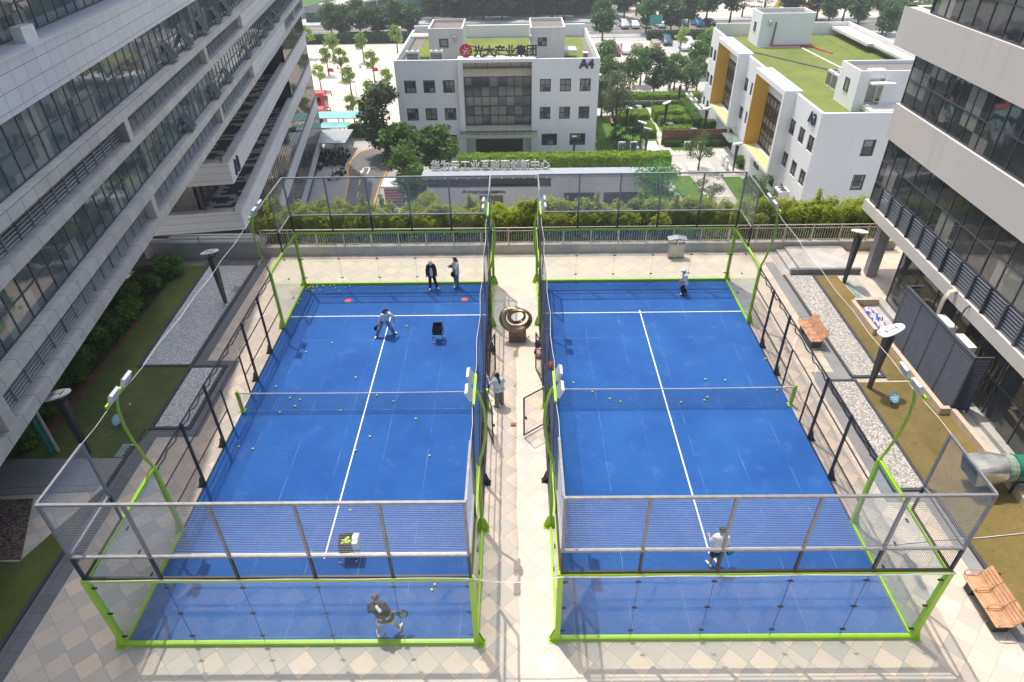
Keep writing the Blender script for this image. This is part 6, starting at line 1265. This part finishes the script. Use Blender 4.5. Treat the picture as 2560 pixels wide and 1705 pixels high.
plant(P4, f4, [(20.2,100.3,.9,'green tree behind the street garden, left of centre','trees behind the street garden'),(32.2,101,.85,'green tree at the corner of the A3 block','trees behind the street garden'),(16.5,97.5,.95,'green tree just right of the A4 block','trees behind the street garden'),(26.6,97.5,.85,'green tree rising right behind the back lime hedge','trees behind the street garden'),(29.4,96.8,.8,'green tree behind the right end of the back lime hedge','trees behind the street garden'),(13.8,87,.9,'green tree beyond the willow beside the A4 wall','trees behind the street garden')], G)
P5 = tree_proto('dark_tree', 8.6, 3.4, 1.2, L_dark, 3600, .25, 18, 5, inner=.35); f5 = [False]
plant(P5, f5, [(-18.0,70.3,1.2,'big dark evergreen at the left corner of the A4 block',''),(24.4,100,.85,'dark tree in the centre behind the street garden','trees behind the street garden')], G)
P5.pop('group', None) if 'group' in P5 and P5['group'] == '' else None
P6 = tree_proto('willow', 8.8, 2.5, 1.6, L_grey, 3800, .20, 16, 6, aspect=.22, droop=.8); plant(P6, [False], [(14.6,76.3,1.2,'tall grey-green willow against the right wall of the A4 block','')], G)
P7 = tree_proto('round_leaf_tree', 4.7, 2.3, 1.2, L_bright, 2000, .24, 13, 7, inner=.35); f7 = [False]
plant(P7, f7, [(-14.4,61.6,1.45,'bright rounded tree in front of the A4 block, left of its pair','bright trees before A4'),(-9.9,62.0,1.5,'bright rounded tree in front of the A4 block, nearest the entrance','bright trees before A4')], G)
P8 = tree_proto('clipped_tree', 5.2, 2.2, 1.2, L_shrub, 2400, .17, 12, 8, inner=.4); f8 = [False]
plant(P8, f8, [(-13.0,56.0,1.2,'rounded green tree at the left end of the pavilion lettering','trees beside the pavilion'),(-11.9,53.5,1.05,'rounded green tree against the left wall of the pavilion','trees beside the pavilion')], G)
P9 = tree_proto('yellow_bamboo', 6.0, 1.9, .6, L_bamboo, 2600, .2, 12, 9, aspect=.2, droop=.5); plant(P9, [False], [(-9.4,46.5,.9,'yellow-green leafy clump seen through the far mesh left of the doorway','')], G)
P10 = tree_proto('feathery_tree', 6.6, 3.3, 2.0, L_fern, 3400, .17, 16, 10, aspect=.3, droop=.3, flat=.6); f10 = [False]; plant(P10, f10, [(15.4,47.5,1.05,'feathery bright green tree before the right end of the pavilion','')], G); plant(P10, f10, [(18.9,44,.6,'smaller feathery tree before the pavilion windows, close to the bamboo','')], G)
P11 = tree_proto('wispy_tree', 5.0, 2.0, 1.3, L_mid, 1500, .15, 10, 11, aspect=.25, inner=.1, sprd=.9); plant(P11, [False], [(24.1,63.8,1.0,'thin wispy tree in front of the brown slatted wall','wispy garden trees'),(22.8,52,.95,'thin wispy tree over the stone path behind the far mesh','wispy garden trees'),(27.5,49.5,1.0,'thin wispy tree beside the outdoor unit of the A3 block','wispy garden trees')], G)
P12 = tree_proto('banana_plant', 4.0, 1.5, .8, L_mid, 240, .62, 7, 12, aspect=.16, inner=.1, droop=.6); plant(P12, [False], [(17.1,75.0,1.0,'banana-leaf plant behind the white character blocks','broad-leaf plants'),(14.3,73.2,.8,'broad-leaf plant at the corner of the A4 block','broad-leaf plants'),(15.3,72.9,.6,'small broad-leaf plant left of the white character blocks','broad-leaf plants')], G)
lm = [(.9*math.cos(a)*r_,.9*math.sin(a)*r_,z,.75*r_,.75*r_,.16) for z,r_ in ((2.4,1.9),(3.6,1.6),(4.8,1.3),(6.0,1.0),(7.1,.6),(8.0,.3)) for a in [i*2.1 for i in range(3)]]
P13 = tree_proto('pine_tree', 8.5, 1.9, 1.6, L_pine, 1000, .2, 1, 13, lumps=lm, aspect=.2); plant(P13, [False], [(64.9,170,1.15,'tiered pine above the A3 roof box, right of the yellow slide','tiered pines'),(60.5,173,1.1,'tiered pine left of the yellow slide','tiered pines'),(33,177,1.1,'tiered pine above the parking lot, left one','tiered pines'),(40,184,1.1,'tiered pine above the parking lot, right one','tiered pines')], G)
P14 = tree_proto('spreading_tree', 7.0, 4.2, 2.6, L_mid, 2000, .28, 14, 14, flat=.4, sprd=.8); plant(P14, [False], [(97.0,152,1.0,'wide flat-crowned tree beside the top of the right building','flat-crowned trees'),(93.0,160,.95,'wide flat-crowned tree behind the bicycle park','flat-crowned trees'),(106,176,1.0,'flat-crowned tree at the top edge near the right building','flat-crowned trees')], G)
for i,(x,y,s,l_) in enumerate(((29.9,64.9,1.5,'round bush beside the A3 doorway'),(6.5,47.5,2.2,'flowering bush before the pavilion wall, behind the mesh'),(27.9,83.2,.9,'clipped ball shrub behind the garden lamp'),(24.5,89.5,1.2,'clipped ball shrub at the back of the garden, left one'),(26.6,89.3,1.2,'clipped ball shrub at the back of the garden, right one'),(28.8,53,1.6,'leafy bush at the foot of the A3 block near the bamboo'),(29.0,57.5,1.5,'leafy bush along the foot of the A3 wall'),(26.5,46,1.5,'leafy bush below the nearest outdoor unit'))):
    o = dup(sp_[i%3]); o.location = (x,y,G+.05); o.scale = (s*1.1,)*3; o['label'] = l_; o['group'] = 'garden bushes'
# ---------------------------------------------------------------- street-level things
M_body = pm('car_paint_white', (.72,.73,.75), .25, var=.03, scale=1, fine=.02); M_tyre = pm('tyre_rubber', (.018,.018,.02), .85); M_cglass = pm('car_glass', (.015,.018,.022), .06, spec=.8); M_lamp = pm('car_headlight', (.7,.7,.72), .2); M_tail = pm('tail_light', (.35,.02,.02), .3)
CP = {k: pm('car_paint_'+k, c, .25, var=.03, scale=1, fine=.02) for k, c in dict(red=(.16,.012,.02), tan=(.36,.29,.21), navy=(.03,.07,.11), blue=(.05,.24,.38), black=(.015,.015,.018), silver=(.45,.46,.47)).items()}
def car(kind):
    """faces +y; side profile lofted across the width, tapering in at the roof"""
    t = link(bpy.data.objects.new('parked_car', None)); t['category'] = 'car'; ORG[t.name] = Vector((0,0,0)); hw = .88
    if kind == 'sedan': prof_ = [(-2.25,.35),(-2.28,.75),(-2.1,.95),(-1.55,1.0),(-.95,1.40),(.35,1.43),(1.15,.98),(2.05,.86),(2.28,.62),(2.25,.33)]; cab = [(-1.5,1.01),(-.93,1.36),(.33,1.39),(1.08,.99)]; L_ = 2.25
    elif kind == 'suv': prof_ = [(-2.2,.4),(-2.28,.9),(-2.15,1.15),(-1.85,1.66),(.2,1.70),(1.0,1.12),(2.05,1.0),(2.28,.75),(2.25,.38)]; cab = [(-2.0,1.16),(-1.8,1.6),(.18,1.64),(.92,1.13)]; L_ = 2.25
    else: prof_ = [(-2.3,.4),(-2.35,1.1),(-2.25,1.9),(-2.0,1.97),(1.2,1.95),(1.85,1.15),(2.3,1.0),(2.36,.6),(2.3,.36)]; cab = [(-2.2,1.2),(-2.1,1.8),(1.12,1.84),(1.72,1.18)]; L_ = 2.3
    V_ = []; n = len(prof_); zm = max(z for _,z in prof_)
    for s, k in ((-1,1),(-1,.94),(1,.94),(1,1)):
        for y, z in prof_: V_.append((s*hw*(1-.0*0)*(1-.17*max(0,(z-.95)/(zm-.95)))*(1.0 if k == 1 else .93), y*(1 if k == 1 else 1.0), z+(.0 if k == 1 else .035 if z > .7 else 0)))
    F_ = [(r*n+i, r*n+(i+1)%n, (r+1)*n+(i+1)%n, (r+1)*n+i) for r in range(3) for i in range(n)]+[tuple(range(n-1,-1,-1)), tuple(range(3*n,4*n))]
    bo = part('body', MB().add(V_,F_), M_body, t, 'auto', True)
    for s in (-1,1):
        b = MB(); P_ = [(s*(hw*(1-.17*max(0,(z-.95)/(zm-.95)))+.004), y, z) for y,z in cab]; b.add(P_+[(p[0]+s*.008,p[1],p[2]) for p in P_], [(0,1,2,3),(4,5,6,7),(0,1,5,4),(1,2,6,5),(2,3,7,6),(3,0,4,7)]); part('side_window', b, M_cglass, t, local=True)
    def screen(p, q, nm):
        (y0,z0),(y1,z1) = p,q; w = lambda z: hw*(1-.17*max(0,(z-.95)/(zm-.95)))*.86; dy, dz = (z1-z0), -(y1-y0); l_ = math.hypot(dy,dz); sg = 1 if nm == 'windscreen' else -1; dy, dz = sg*abs(dy)/l_*.05, .045
        b = MB(); a = [(-w(z0),y0+dy,z0+dz),(w(z0),y0+dy,z0+dz),(w(z1),y1+dy,z1+dz),(-w(z1),y1+dy,z1+dz)]; b.add(a+[(x,y-dy*.2,z-.01) for x,y,z in a], [(0,1,2,3),(7,6,5,4),(0,1,5,4),(1,2,6,5),(2,3,7,6),(3,0,4,7)]); part(nm, b, M_cglass, t, local=True)
    screen((cab[3][0],cab[3][1]), (cab[2][0]+.04,cab[2][1]), 'windscreen'); screen((cab[0][0],cab[0][1]), (cab[1][0]-.02,cab[1][1]), 'rear_window')
    for sx in (-1,1):
        for y in (-1.4,1.4):
            b = MB().prof([(.33*math.cos(2*PI*i/16),.33*math.sin(2*PI*i/16)) for i in range(16)], (sx*.74,y,.33),(0,1,0),(0,0,1),Vector((sx*.17,0,0))); w_ = part('wheel', b, M_tyre, t, local=True); part('rim', MB().prof([(.2*math.cos(2*PI*i/12),.2*math.sin(2*PI*i/12)) for i in range(12)], (sx*.905,y,.33),(0,1,0),(0,0,1),Vector((sx*.012,0,0))), M_steel, w_, local=True)
        part('headlight', MB().box(sx*.55-.2,sx*.55+.2,L_-.02,L_+.045,.66,.8), M_lamp, t, local=True); part('tail_light', MB().box(sx*.62-.16,sx*.62+.16,-L_-.06,-L_+.02,.78,.92), M_tail, t, local=True)
    return t
cars = {k: car(k) for k in ('sedan','suv','van')}; used = set()
def put(kind, x, y, rz, col, lab, grp='parked cars of the right lot'):
    m_ = {'car_paint_white': CP[col]} if col != 'white' else None
    o = cars[kind] if kind not in used and not m_ else dup(cars[kind], mat=m_); 
    if o is cars[kind]: used.add(kind)
    o.location = (x,y,G+.03); o.rotation_euler = (0,0,rz); o['label'] = lab; o['group'] = grp; o.scale = (1.06,)*3
put('sedan',-33.2,163.2,PI/2,'white','white sedan driving left along the far road','cars on the road'); put('van',19.0,131.5,PI-.05,'white','white van parked nearest the A4 block, facing the camera'); put('suv',24.0,132.4,PI,'white','white people carrier facing the camera between the red car and the pickup'); put('sedan',21.6,131.2,PI,'red','dark red car parked beside the white van'); put('van',30.6,134.2,-.05,'tan','beige van parked with its back to the camera'); put('suv',26.6,133,.05,'tan','tan pickup partly hidden by a young tree'); put('suv',34.4,140.8,PI,'navy','dark blue car facing the camera in front of the dark hedge'); put('sedan',39.0,140.2,PI,'white','white sedan facing the camera at the right end of the lot'); put('suv',37.2,134.8,PI,'white','white car half hidden under a thin tree in the lot')
for i,(x,y,k,c,l_) in enumerate(((22.8,159.5,'suv','white','white car in the far row, nearest the A4 roof'),(20.6,159.8,'sedan','silver','silver car in the far row behind the big tree'),(27.4,160.2,'suv','silver','silver car in the far row, second clear of the tree'),(30.0,160.4,'sedan','white','white car in the far row under the dark tree'),(32.9,160.5,'van','white','white van in the far row behind the green sign'),(36.5,160.6,'sedan','white','white saloon in the far row, right of the green sign'),(41.7,161.2,'sedan','black','black car in the far row by the road bend'),(46.0,161.6,'suv','blue','bright blue car in the far row'),(49.0,162,'sedan','black','black car right of the bright blue car'))): put(k,x,y,PI+.03*i,c,l_,'cars of the far row')
M_busred = pm('coach_red', (.50,.05,.04), .3, var=.05); M_busgl = pm('coach_glass', (.02,.025,.03), .06, spec=.8)
def coach(x, y, lab):
    t = thing('coach', lab, 'coach', (x-5.5,y,G), 0, 'red coaches'); b = MB().prof([(-1.25,.4),(1.25,.4),(1.25,2.9),(1.05,3.3),(-1.05,3.3),(-1.25,2.9)], (x-11,y,G),(0,1,0),(0,0,1),Vector((11,0,0))); part('body', b, M_busred, t); part('side_window', MB().box(x-10.6,x-.5,y-1.27,y-1.251,G+1.5,G+2.75), M_busgl, t); part('windscreen', MB().box(x+.002,x+.03,y-1.1,y+1.1,G+1.2,G+2.8), M_busgl, t); part('roof_hatch', MB().box(x-4,x-2.6,y-.6,y+.6,G+3.301,G+3.42), M_body, t)
    for s in (-1,1): part('mirror', MB().tube([(x-.1,y+s*1.2,G+3.1),(x+.7,y+s*1.35,G+3.0),(x+.75,y+s*1.35,G+2.2)], .09, 6), M_busred, t)
    for xx in (x-2.2,x-8.6):
        for s in (-1,1): part('wheel', MB().prof([(.5*math.cos(2*PI*i/14),.5*math.sin(2*PI*i/14)) for i in range(14)], (xx,y+s*1.0,G+.5),(1,0,0),(0,0,1),Vector((0,s*.27,0))), M_tyre, t)
coach(-31.3,92.0,'red coach parked beyond the teal canopy at the end of the left building'); coach(-29.3,82.6,'red coach standing under the teal canopy roofs')
# canopies
M_tealr = pm('teal_roof_sheet', (.20,.46,.45), .3, var=.12, scale=.6); M_greyr = pm('grey_roof_sheet', (.33,.36,.38), .45, .2, var=.1, scale=.5)
def canopy(name, lab, x0,x1,y0,y1,z,m,px,py):
    t = thing(name, lab, 'canopy', ((x0+x1)/2,(y0+y1)/2,G), 0, 'parking canopies'); b = MB(); k = int((y1-y0)/.9)
    for i in range(k): yy = y0+(y1-y0)*i/k; b.box(x0,x1,yy+.03,yy+(y1-y0)/k,z,z+.06)
    b.box(x0,x1,y0,y1,z-.03,z-.001); part('roof', b, m, t)
    for x in px:
        for y in py: part('post', MB().box(x-.06,x+.06,y-.06,y+.06,G,z-.03), M_steel, t)
canopy('canopy','grey sheet-roof scooter shelter beside the left building',-28.6,-23.2,68.8,74.6,-12.3,M_greyr,(-28.2,-25.9,-23.5),(69,74.2)); canopy('canopy','teal roof joined to the back of the grey scooter shelter',-28.3,-24.2,74.7,77.4,-12.1,M_tealr,(-28,-24.5),(77,)); canopy('canopy','long bright teal canopy strip in front of the red coach',-44,-20.8,77.6,81.0,-11.6,M_tealr,(-38,-32,-26,-21.2),(78,80.6))
# scooters
M_sc = pm('scooter_plastic', (.02,.022,.028), .35, var=.2); M_scw = pm('scooter_light_plastic', (.5,.5,.54), .35)
def scooter():
    t = link(bpy.data.objects.new('scooter', None)); t['category'] = 'scooter'; ORG[t.name] = Vector((0,0,0))
    for y in (-.6,.6): part('wheel', MB().prof([(.24*math.cos(2*PI*i/12),.24*math.sin(2*PI*i/12)) for i in range(12)], (-.05,y,.24),(0,1,0),(0,0,1),Vector((.1,0,0))), M_tyre, t, local=True)
    part('body', MB().prof([(-.75,.5),(-.55,.72),(.0,.62),(.05,.32),(.35,.32),(.5,.95),(.62,.92),(.55,.3),(.2,.22),(-.3,.25)], (-.13,0,0),(0,1,0),(0,0,1),Vector((.26,0,0))), M_sc, t, local=True); part('seat', MB().box(-.14,.14,-.62,.0,.72,.82), M_blackc, t, local=True); part('handlebar', MB().tube([(-.34,.42,1.02),(0,.52,1.0),(.34,.42,1.02)],.025,6), M_steel, t, local=True); part('mirrors', MB().sph((-.3,.48,1.2),.06,nu=8,nv=6).sph((.3,.48,1.2),.06,nu=8,nv=6), M_sc, t, local=True); return t
sc = scooter(); i = 0
for gx, n_, lab in ((-27.9,9,'scooter parked in the left row at the grey shelter'),(-26.7,9,'scooter parked in the second row at the grey shelter'),(-24.9,8,'scooter parked in the third row at the grey shelter'),(-23.9,7,'scooter parked in the right row at the grey shelter')):
    for k in range(n_):
        o = sc if i == 0 else dup(sc, mat={'scooter_plastic': M_scw} if i%7 == 3 else None); o.location = (gx+RNG.uniform(-.1,.1), 65.2+k*.72+(1.2 if gx > -26 else 0), G+.14); o.rotation_euler = (0,0,PI/2+RNG.uniform(-.2,.2)+(.3 if k%2 else 0)); o['label'] = lab; o['group'] = lab.replace('scooter parked','scooters'); i += 1
for k in range(3): o = dup(sc, (-23.5+.25*k,61.6+k*.9,G+.14), PI/2+.5, 'scooter parked apart by the bend of the drive', mat={'scooter_plastic': M_scw} if k != 1 else None); o['group'] = 'scooters by the bend of the drive'
# two walkers, a gate booth
J2 = dict(hair='short'); person('person in white shirt and brown trousers walking below the left building', (-26.9,54.7,G+.13), 2.8, stand(), ('white',.45), ('brown',1.0,.02), hair='short'); person('person in white shirt and black trousers walking below the left building', (-26.0,54.2,G+.13), 2.6, stand(anl=(-.1,.2,.095),anr=(.1,-.2,.1)), ('white',.45), ('black',1.0,.02), hair='short')
t = thing('gate_booth','small white-roofed booth with red striped banner beside the drive','booth',(-14.6,55,G)); part('wall', MB().box(-15.6,-13.6,54,56.2,G,-12.6), M_panel, t); part('roof', MB().box(-15.9,-13.3,53.7,56.5,-12.6,-12.4), M_wall, t); b = MB()
for i in range(5): b.box(-15.55,-13.65,53.95,53.99,G+.3+i*.36,G+.46+i*.36)
part('banner', b, M_redp, t)
# slatted wall, white character blocks, garden furniture
M_wood = pm('brown_timber', (.23,.11,.06), .7, var=.2, scale=3); t = thing('slatted_wall','brown slatted timber wall across the street garden','wall',(26,73.8,G)); b = MB()
for i in range(62): b.box(21+i*.163,21+i*.163+.09,73.7,73.76,G,G+2.15)
part('slats', b, M_wood, t); part('backing', MB().box(21,31.05,73.77,73.9,G,G+2.2), pm('dark_timber', (.14,.065,.04), .8), t)
for i,(x,y,ch,rz,lab) in enumerate(((15.1,71.95,'创',0,'white block with a dark character, at the left of the garden path start'),(16.75,71.95,'意',0,'white block with a dark character of stacked lines, next to the blue lawn notice'),(24.3,71.6,'创',0,'white block with a dark character in front of the brown slatted wall'),(26.2,71.6,'意',0,'white block with a dark character behind the wispy tree'))):
    t = thing('character_block', lab, 'sign block', (x,y,G), 0, 'white character blocks'); part('block', MB().box(x-.48,x+.48,y-.12,y+.12,G+.1,G+1.2), M_paint, t); text('character', ch, .98, .05, M_sgn, (x,y-.13,G+.27), (1,0,0), (0,0,1), t, .0, fat=.035)
for x,y,l_ in ((27.75,65.7,'white block seen edge-on beside the A3 path, the farther one'),(27.85,64.2,'white block seen edge-on beside the A3 path, the nearer one')): solo('character_block', MB().box(x-.12,x+.12,y-.48,y+.48,G+.1,G+1.25), M_paint, l_, 'sign block', 'white character blocks')
o = dup(s_, (17.3,71.6,G+.1), 0, 'light blue octagonal sign beside the white character blocks')
for x,y,r_,l_ in ((16.8,79.9,1.2,'garden lamp at the left edge of the street garden'),(17.8,72.6,1.5,'garden lamp behind the white character blocks'),(18.1,69.9,2.0,'garden lamp in front of the white character blocks at the path crossing'),(23.0,82.0,-1.2,'garden lamp in front of the middle box hedge'),(27.2,92.4,1.7,'garden lamp at the back of the street garden by the lime hedge'),(28.4,79.0,-1.6,'garden lamp by the hedge corner in front of A3'),(24.3,69.6,3.3,'garden lamp in front of the brown slatted wall'),(28.6,63.5,-2.0,'garden lamp beside the A3 doorway bush'),(7.9,67.0,3.1,'garden lamp in front of the ground-floor windows of A4')):
    o = dup(lp, (x,y,G), r_, l_, 1.25)
for x,y,l_ in ((15.6,90.5,'garden table near the back hedge, left one'),(20.3,90.6,'garden table near the back hedge, right one'),(23.6,81.3,'garden table sheltered by the box hedges')):
    t = thing('garden_table', l_, 'table', (x,y,G), 0, 'garden tables'); part('top', MB().disc((x,y),.6,G+.72,G+.76), M_greyr, t); part('leg', MB().bar((x,y,G),(x,y,G+.72),.1), M_iron, t)
    for k in range(3): a = 2*PI*k/3; cx_, cy_ = x+1.0*math.cos(a), y+.9*math.sin(a); c_ = solo('garden_chair', MB().box(cx_-.22,cx_+.22,cy_-.22,cy_+.22,G+.42,G+.46).box(cx_-.22,cx_+.22,cy_+.2,cy_+.24,G+.46,G+.9).box(cx_-.2,cx_-.16,cy_-.2,cy_-.16,G,G+.42).box(cx_+.16,cx_+.2,cy_-.2,cy_-.16,G,G+.42).box(cx_-.2,cx_-.16,cy_+.16,cy_+.2,G,G+.42).box(cx_+.16,cx_+.2,cy_+.16,cy_+.2,G,G+.42), M_blackc, 'dark chair at the '+l_.replace('garden table','table'), 'chair', 'chairs around the '+l_.replace('garden table','table'))
dup(be, (27.0,83.0,G+.04), .2, 'teak bench against the long hedge of the street garden'); dup(be, (15.2,83.5,G+.04), 2.9, 'teak bench at the left edge of the street garden')
railing('railing', 13.5, 29, 92.4, G+.05, 'thin grey railing in front of the back hedge of the street garden', M_steel, 1.0, 3.0, .6); railing('fence', -40, -17, 84.6, G+.02, 'thin mesh fence between the teal canopy and the parking lot', M_steel, 1.8, 3.0, .5)
# parking lamps, cones, signs, far buildings
def pole(x,y,h,lab):
    t = thing('street_lamp', lab, 'street lamp', (x,y,G), 0, 'parking lot lamps'); part('mast', MB().tube([(x,y,G),(x,y,G+h)],[.09,.05],8), M_steel, t); part('head', MB().obox((x,y-.35,G+h),(.14,0,0),(0,.45,.06),(0,0,.05)), M_led, t)
pole(-22.9,98.5,6.0,'slim street lamp at the edge of the empty parking lot'); pole(-26.2,92.5,5.0,'slim street lamp beside the red coach'); pole(-23.5,128,6.5,'street lamp by the left parapet of the A4 roof'); pole(22.0,138,4.5,'street lamp among the parked cars')
M_cone = pm('orange_cone', (.65,.12,.04), .6)
for i,(x,y,l_) in enumerate(((-36.0,121.5,'left'),(-31.5,122,'middle'),(-29.0,121.5,'right'))): solo('traffic_cone', MB().tube([(x,y,G+.03),(x,y,G+.75)],[.2,.04],8).box(x-.25,x+.25,y-.25,y+.25,G+.015,G+.05), M_cone, 'traffic cone on the empty parking lot, the %s one'%l_, 'traffic cone', 'traffic cones')
for x,y,l_ in ((-37.0,119.5,'red floor barrier on the empty lot near the left building'),(-28.0,119.5,'red floor barrier on the empty lot right of the cones')): solo('barrier', MB().box(x-.6,x+.6,y-.3,y+.3,G+.015,G+.3).box(x-.45,x+.45,y-.18,y+.18,G+.301,G+.6), M_redp, l_, 'barrier', 'red barriers')
M_gsign = pm('green_sign', (.05,.35,.28), .5)
t = thing('direction_sign','green direction sign board among the trees of the right lot','sign',(33.2,149.5,G)); part('board', MB().box(31.8,34.6,149.4,149.5,G+2.6,G+4.6), M_gsign, t); part('post', MB().bar((33.2,149.6,G),(33.2,149.6,G+4.4),.14), M_steel, t)
solo('green_cabinet', MB().box(29.2,30.4,108.0,108.5,G,G+1.5).box(29.1,30.5,107.9,108.6,G+1.501,G+1.6), M_gsign, 'small green cabinet on the pale lot behind the street garden', 'cabinet')
M_netg = pm('teal_scaffold_net', (.03,.20,.20), .8, var=.25, scale=.4); M_slab = pm('raw_concrete', (.12,.12,.125), .9, var=.25)
t = thing('building_site','building under construction wrapped in teal netting beyond the road trees','building site',(-4,185,G)); part('frame_storey', MB().box(-33,24,179,200,G+3.0,G+3.4).box(-33,24,182,200,G,G+3.0), M_slab, t)
for i in range(10): part('column', MB().box(-32.5+i*6.2,-31.9+i*6.2,178.5,179.1,G,G+3.0), M_slab, t)
b = MB()
for i in range(29): x = -33+i*2; b.box(x,x+1.97,178.2+.12*(i%2),178.3+.12*(i%2),G+3.4,G+16)
part('scaffold_net', b, M_netg, t)
M_shed = pm('pale_shed_roof', (.50,.45,.41), .8, var=.12, scale=.3)
t = thing('shed','pale flat-roofed shed at the top left beyond the road','shed',(-44,185,G)); part('roof', MB().prism([(-53.3,178.9),(-48.2,174),(-33,193),(-39,199)],-11.7,-11.2), M_shed, t); part('wall', MB().prism([(-51.5,180),(-47.5,176.2),(-34.5,192.5),(-38.5,197)],G,-11.71), M_slab, t)
for i in range(5): part('post', MB().bar((-47.6+i*3,175.2+i*3.75,G),(-47.6+i*3,175.2+i*3.75,-11.7),.2), M_steel, t)
t = thing('corrugated_fence','grey corrugated fence panels at the top left','fence',(-57,190,G)); b = MB()
for i in range(24): x, y = -58.5+i*.35, 178+i*.95; b.bar((x,y,G+1.4+.0),(x+.35,y+.95,G+1.4),.08 if i%2 else .2,2.8)
part('panels', b, M_greyr, t); solo('hoarding', MB().box(-55.6,-52.2,173.3,173.5,G,G+2.3).box(-52.2,-52.0,173.3,178,G,G+2.9), pm('dark_green_hoarding', (.02,.07,.05), .6), 'dark green site hoarding left of the pale shed', 'hoarding')
M_yelp = pm('yellow_play_vinyl', (.70,.42,.03), .5, var=.1)
t = thing('inflatable_slide','yellow inflatable play slide at the top edge above the A3 roof','play slide',(78,181,G)); part('arch', MB().tube([(74.5+2.4*math.cos(PI-a),181,G+.2+3.4*math.sin(a)) for a in [PI*i/10 for i in range(11)]], .8, 8), M_yelp, t, True); part('slide', MB().prof([(0,0),(7,0),(7,.8),(2.5,2.2),(0,3.4)],(76.5,179,G),(1,0,0),(0,0,1),Vector((0,4,0))), M_yelp, t); part('wheel_disc', MB().tube([(74.5,180.1,G+2),(74.5,180.4,G+2)],1.3,14), M_greyr, t)
# bicycles and two blue parasols on the far plaza
def bicycle():
    t = link(bpy.data.objects.new('bicycle', None)); t['category'] = 'bicycle'; ORG[t.name] = Vector((0,0,0))
    for y in (-.52,.52): part('wheel', MB().tube([(0,y+.33*math.cos(2*PI*i/14),.34+.33*math.sin(2*PI*i/14)) for i in range(15)], .03, 5, False), M_tyre, t, local=True)
    part('frame', MB().tube([(0,-.52,.34),(0,-.15,.8),(0,.38,.85),(0,.52,.34)],.035,5).tube([(0,-.15,.8),(0,-.05,.34),(0,.38,.8)],.035,5).tube([(-.25,.32,1.0),(0,.38,.98),(.25,.32,1.0)],.03,5), M_sc, t, local=True); part('saddle', MB().box(-.08,.08,-.3,-.05,.88,.96), M_blackc, t, local=True); return t
bk = bicycle(); i = 0
for r_,(x0,y0,n_,lab) in enumerate(((96.5,178.5,26,'bicycle in the back row of the bicycle park at the top right'),(99,171.5,22,'bicycle in the front row of the bicycle park at the top right'))):
    for k in range(n_): o = bk if i == 0 else dup(bk); i += 1; o.location = (x0+k*.62,y0+.04*k,G+.02); o.rotation_euler = (0,0,RNG.uniform(-.25,.25)); o.scale = (1.15,)*3; o['label'] = lab; o['group'] = lab.replace('bicycle in','bicycles in')
M_par = pm('blue_parasol', (.06,.18,.45), .7)
for x,y,l_ in ((103,174,'blue parasol by the bicycle park, the left one'),(106,174.6,'blue parasol by the bicycle park, the right one')):
    t = thing('parasol', l_, 'parasol', (x,y,G), 0, 'blue parasols'); part('canopy', MB().tube([(x,y,G+2.0),(x,y,G+2.3),(x,y,G+2.7)],[1.5,1.1,.1],10), M_par, t); part('pole', MB().bar((x,y,G),(x,y,G+2.2),.06), M_steel, t)
for i in range(6): pole(84+i*6, 170+(i%2)*6, 9, 'tall slim lamp at the bicycle park, number %s from the left'%['one','two','three','four','five','six'][i])
# ---------------------------------------------------------------- air
hz, t_, b_ = nt('haze'); t_.nodes.remove(b_); vp = N(t_, 'ShaderNodeVolumePrincipled'); vp.inputs['Color'].default_value = (.86,.92,1,1); vp.inputs['Density'].default_value = .00065; vp.inputs['Anisotropy'].default_value = .3; t_.links.new(vp.outputs[0], t_.nodes['Material Output'].inputs['Volume'])
o = struct('haze', MB().box(-450,450,-70,520,G-1.6,38), hz); o['kind'] = 'stuff'; o['label'] = 'thin pale haze filling the air over the street and courts'; o['category'] = 'haze'; o.display_type = 'WIRE'
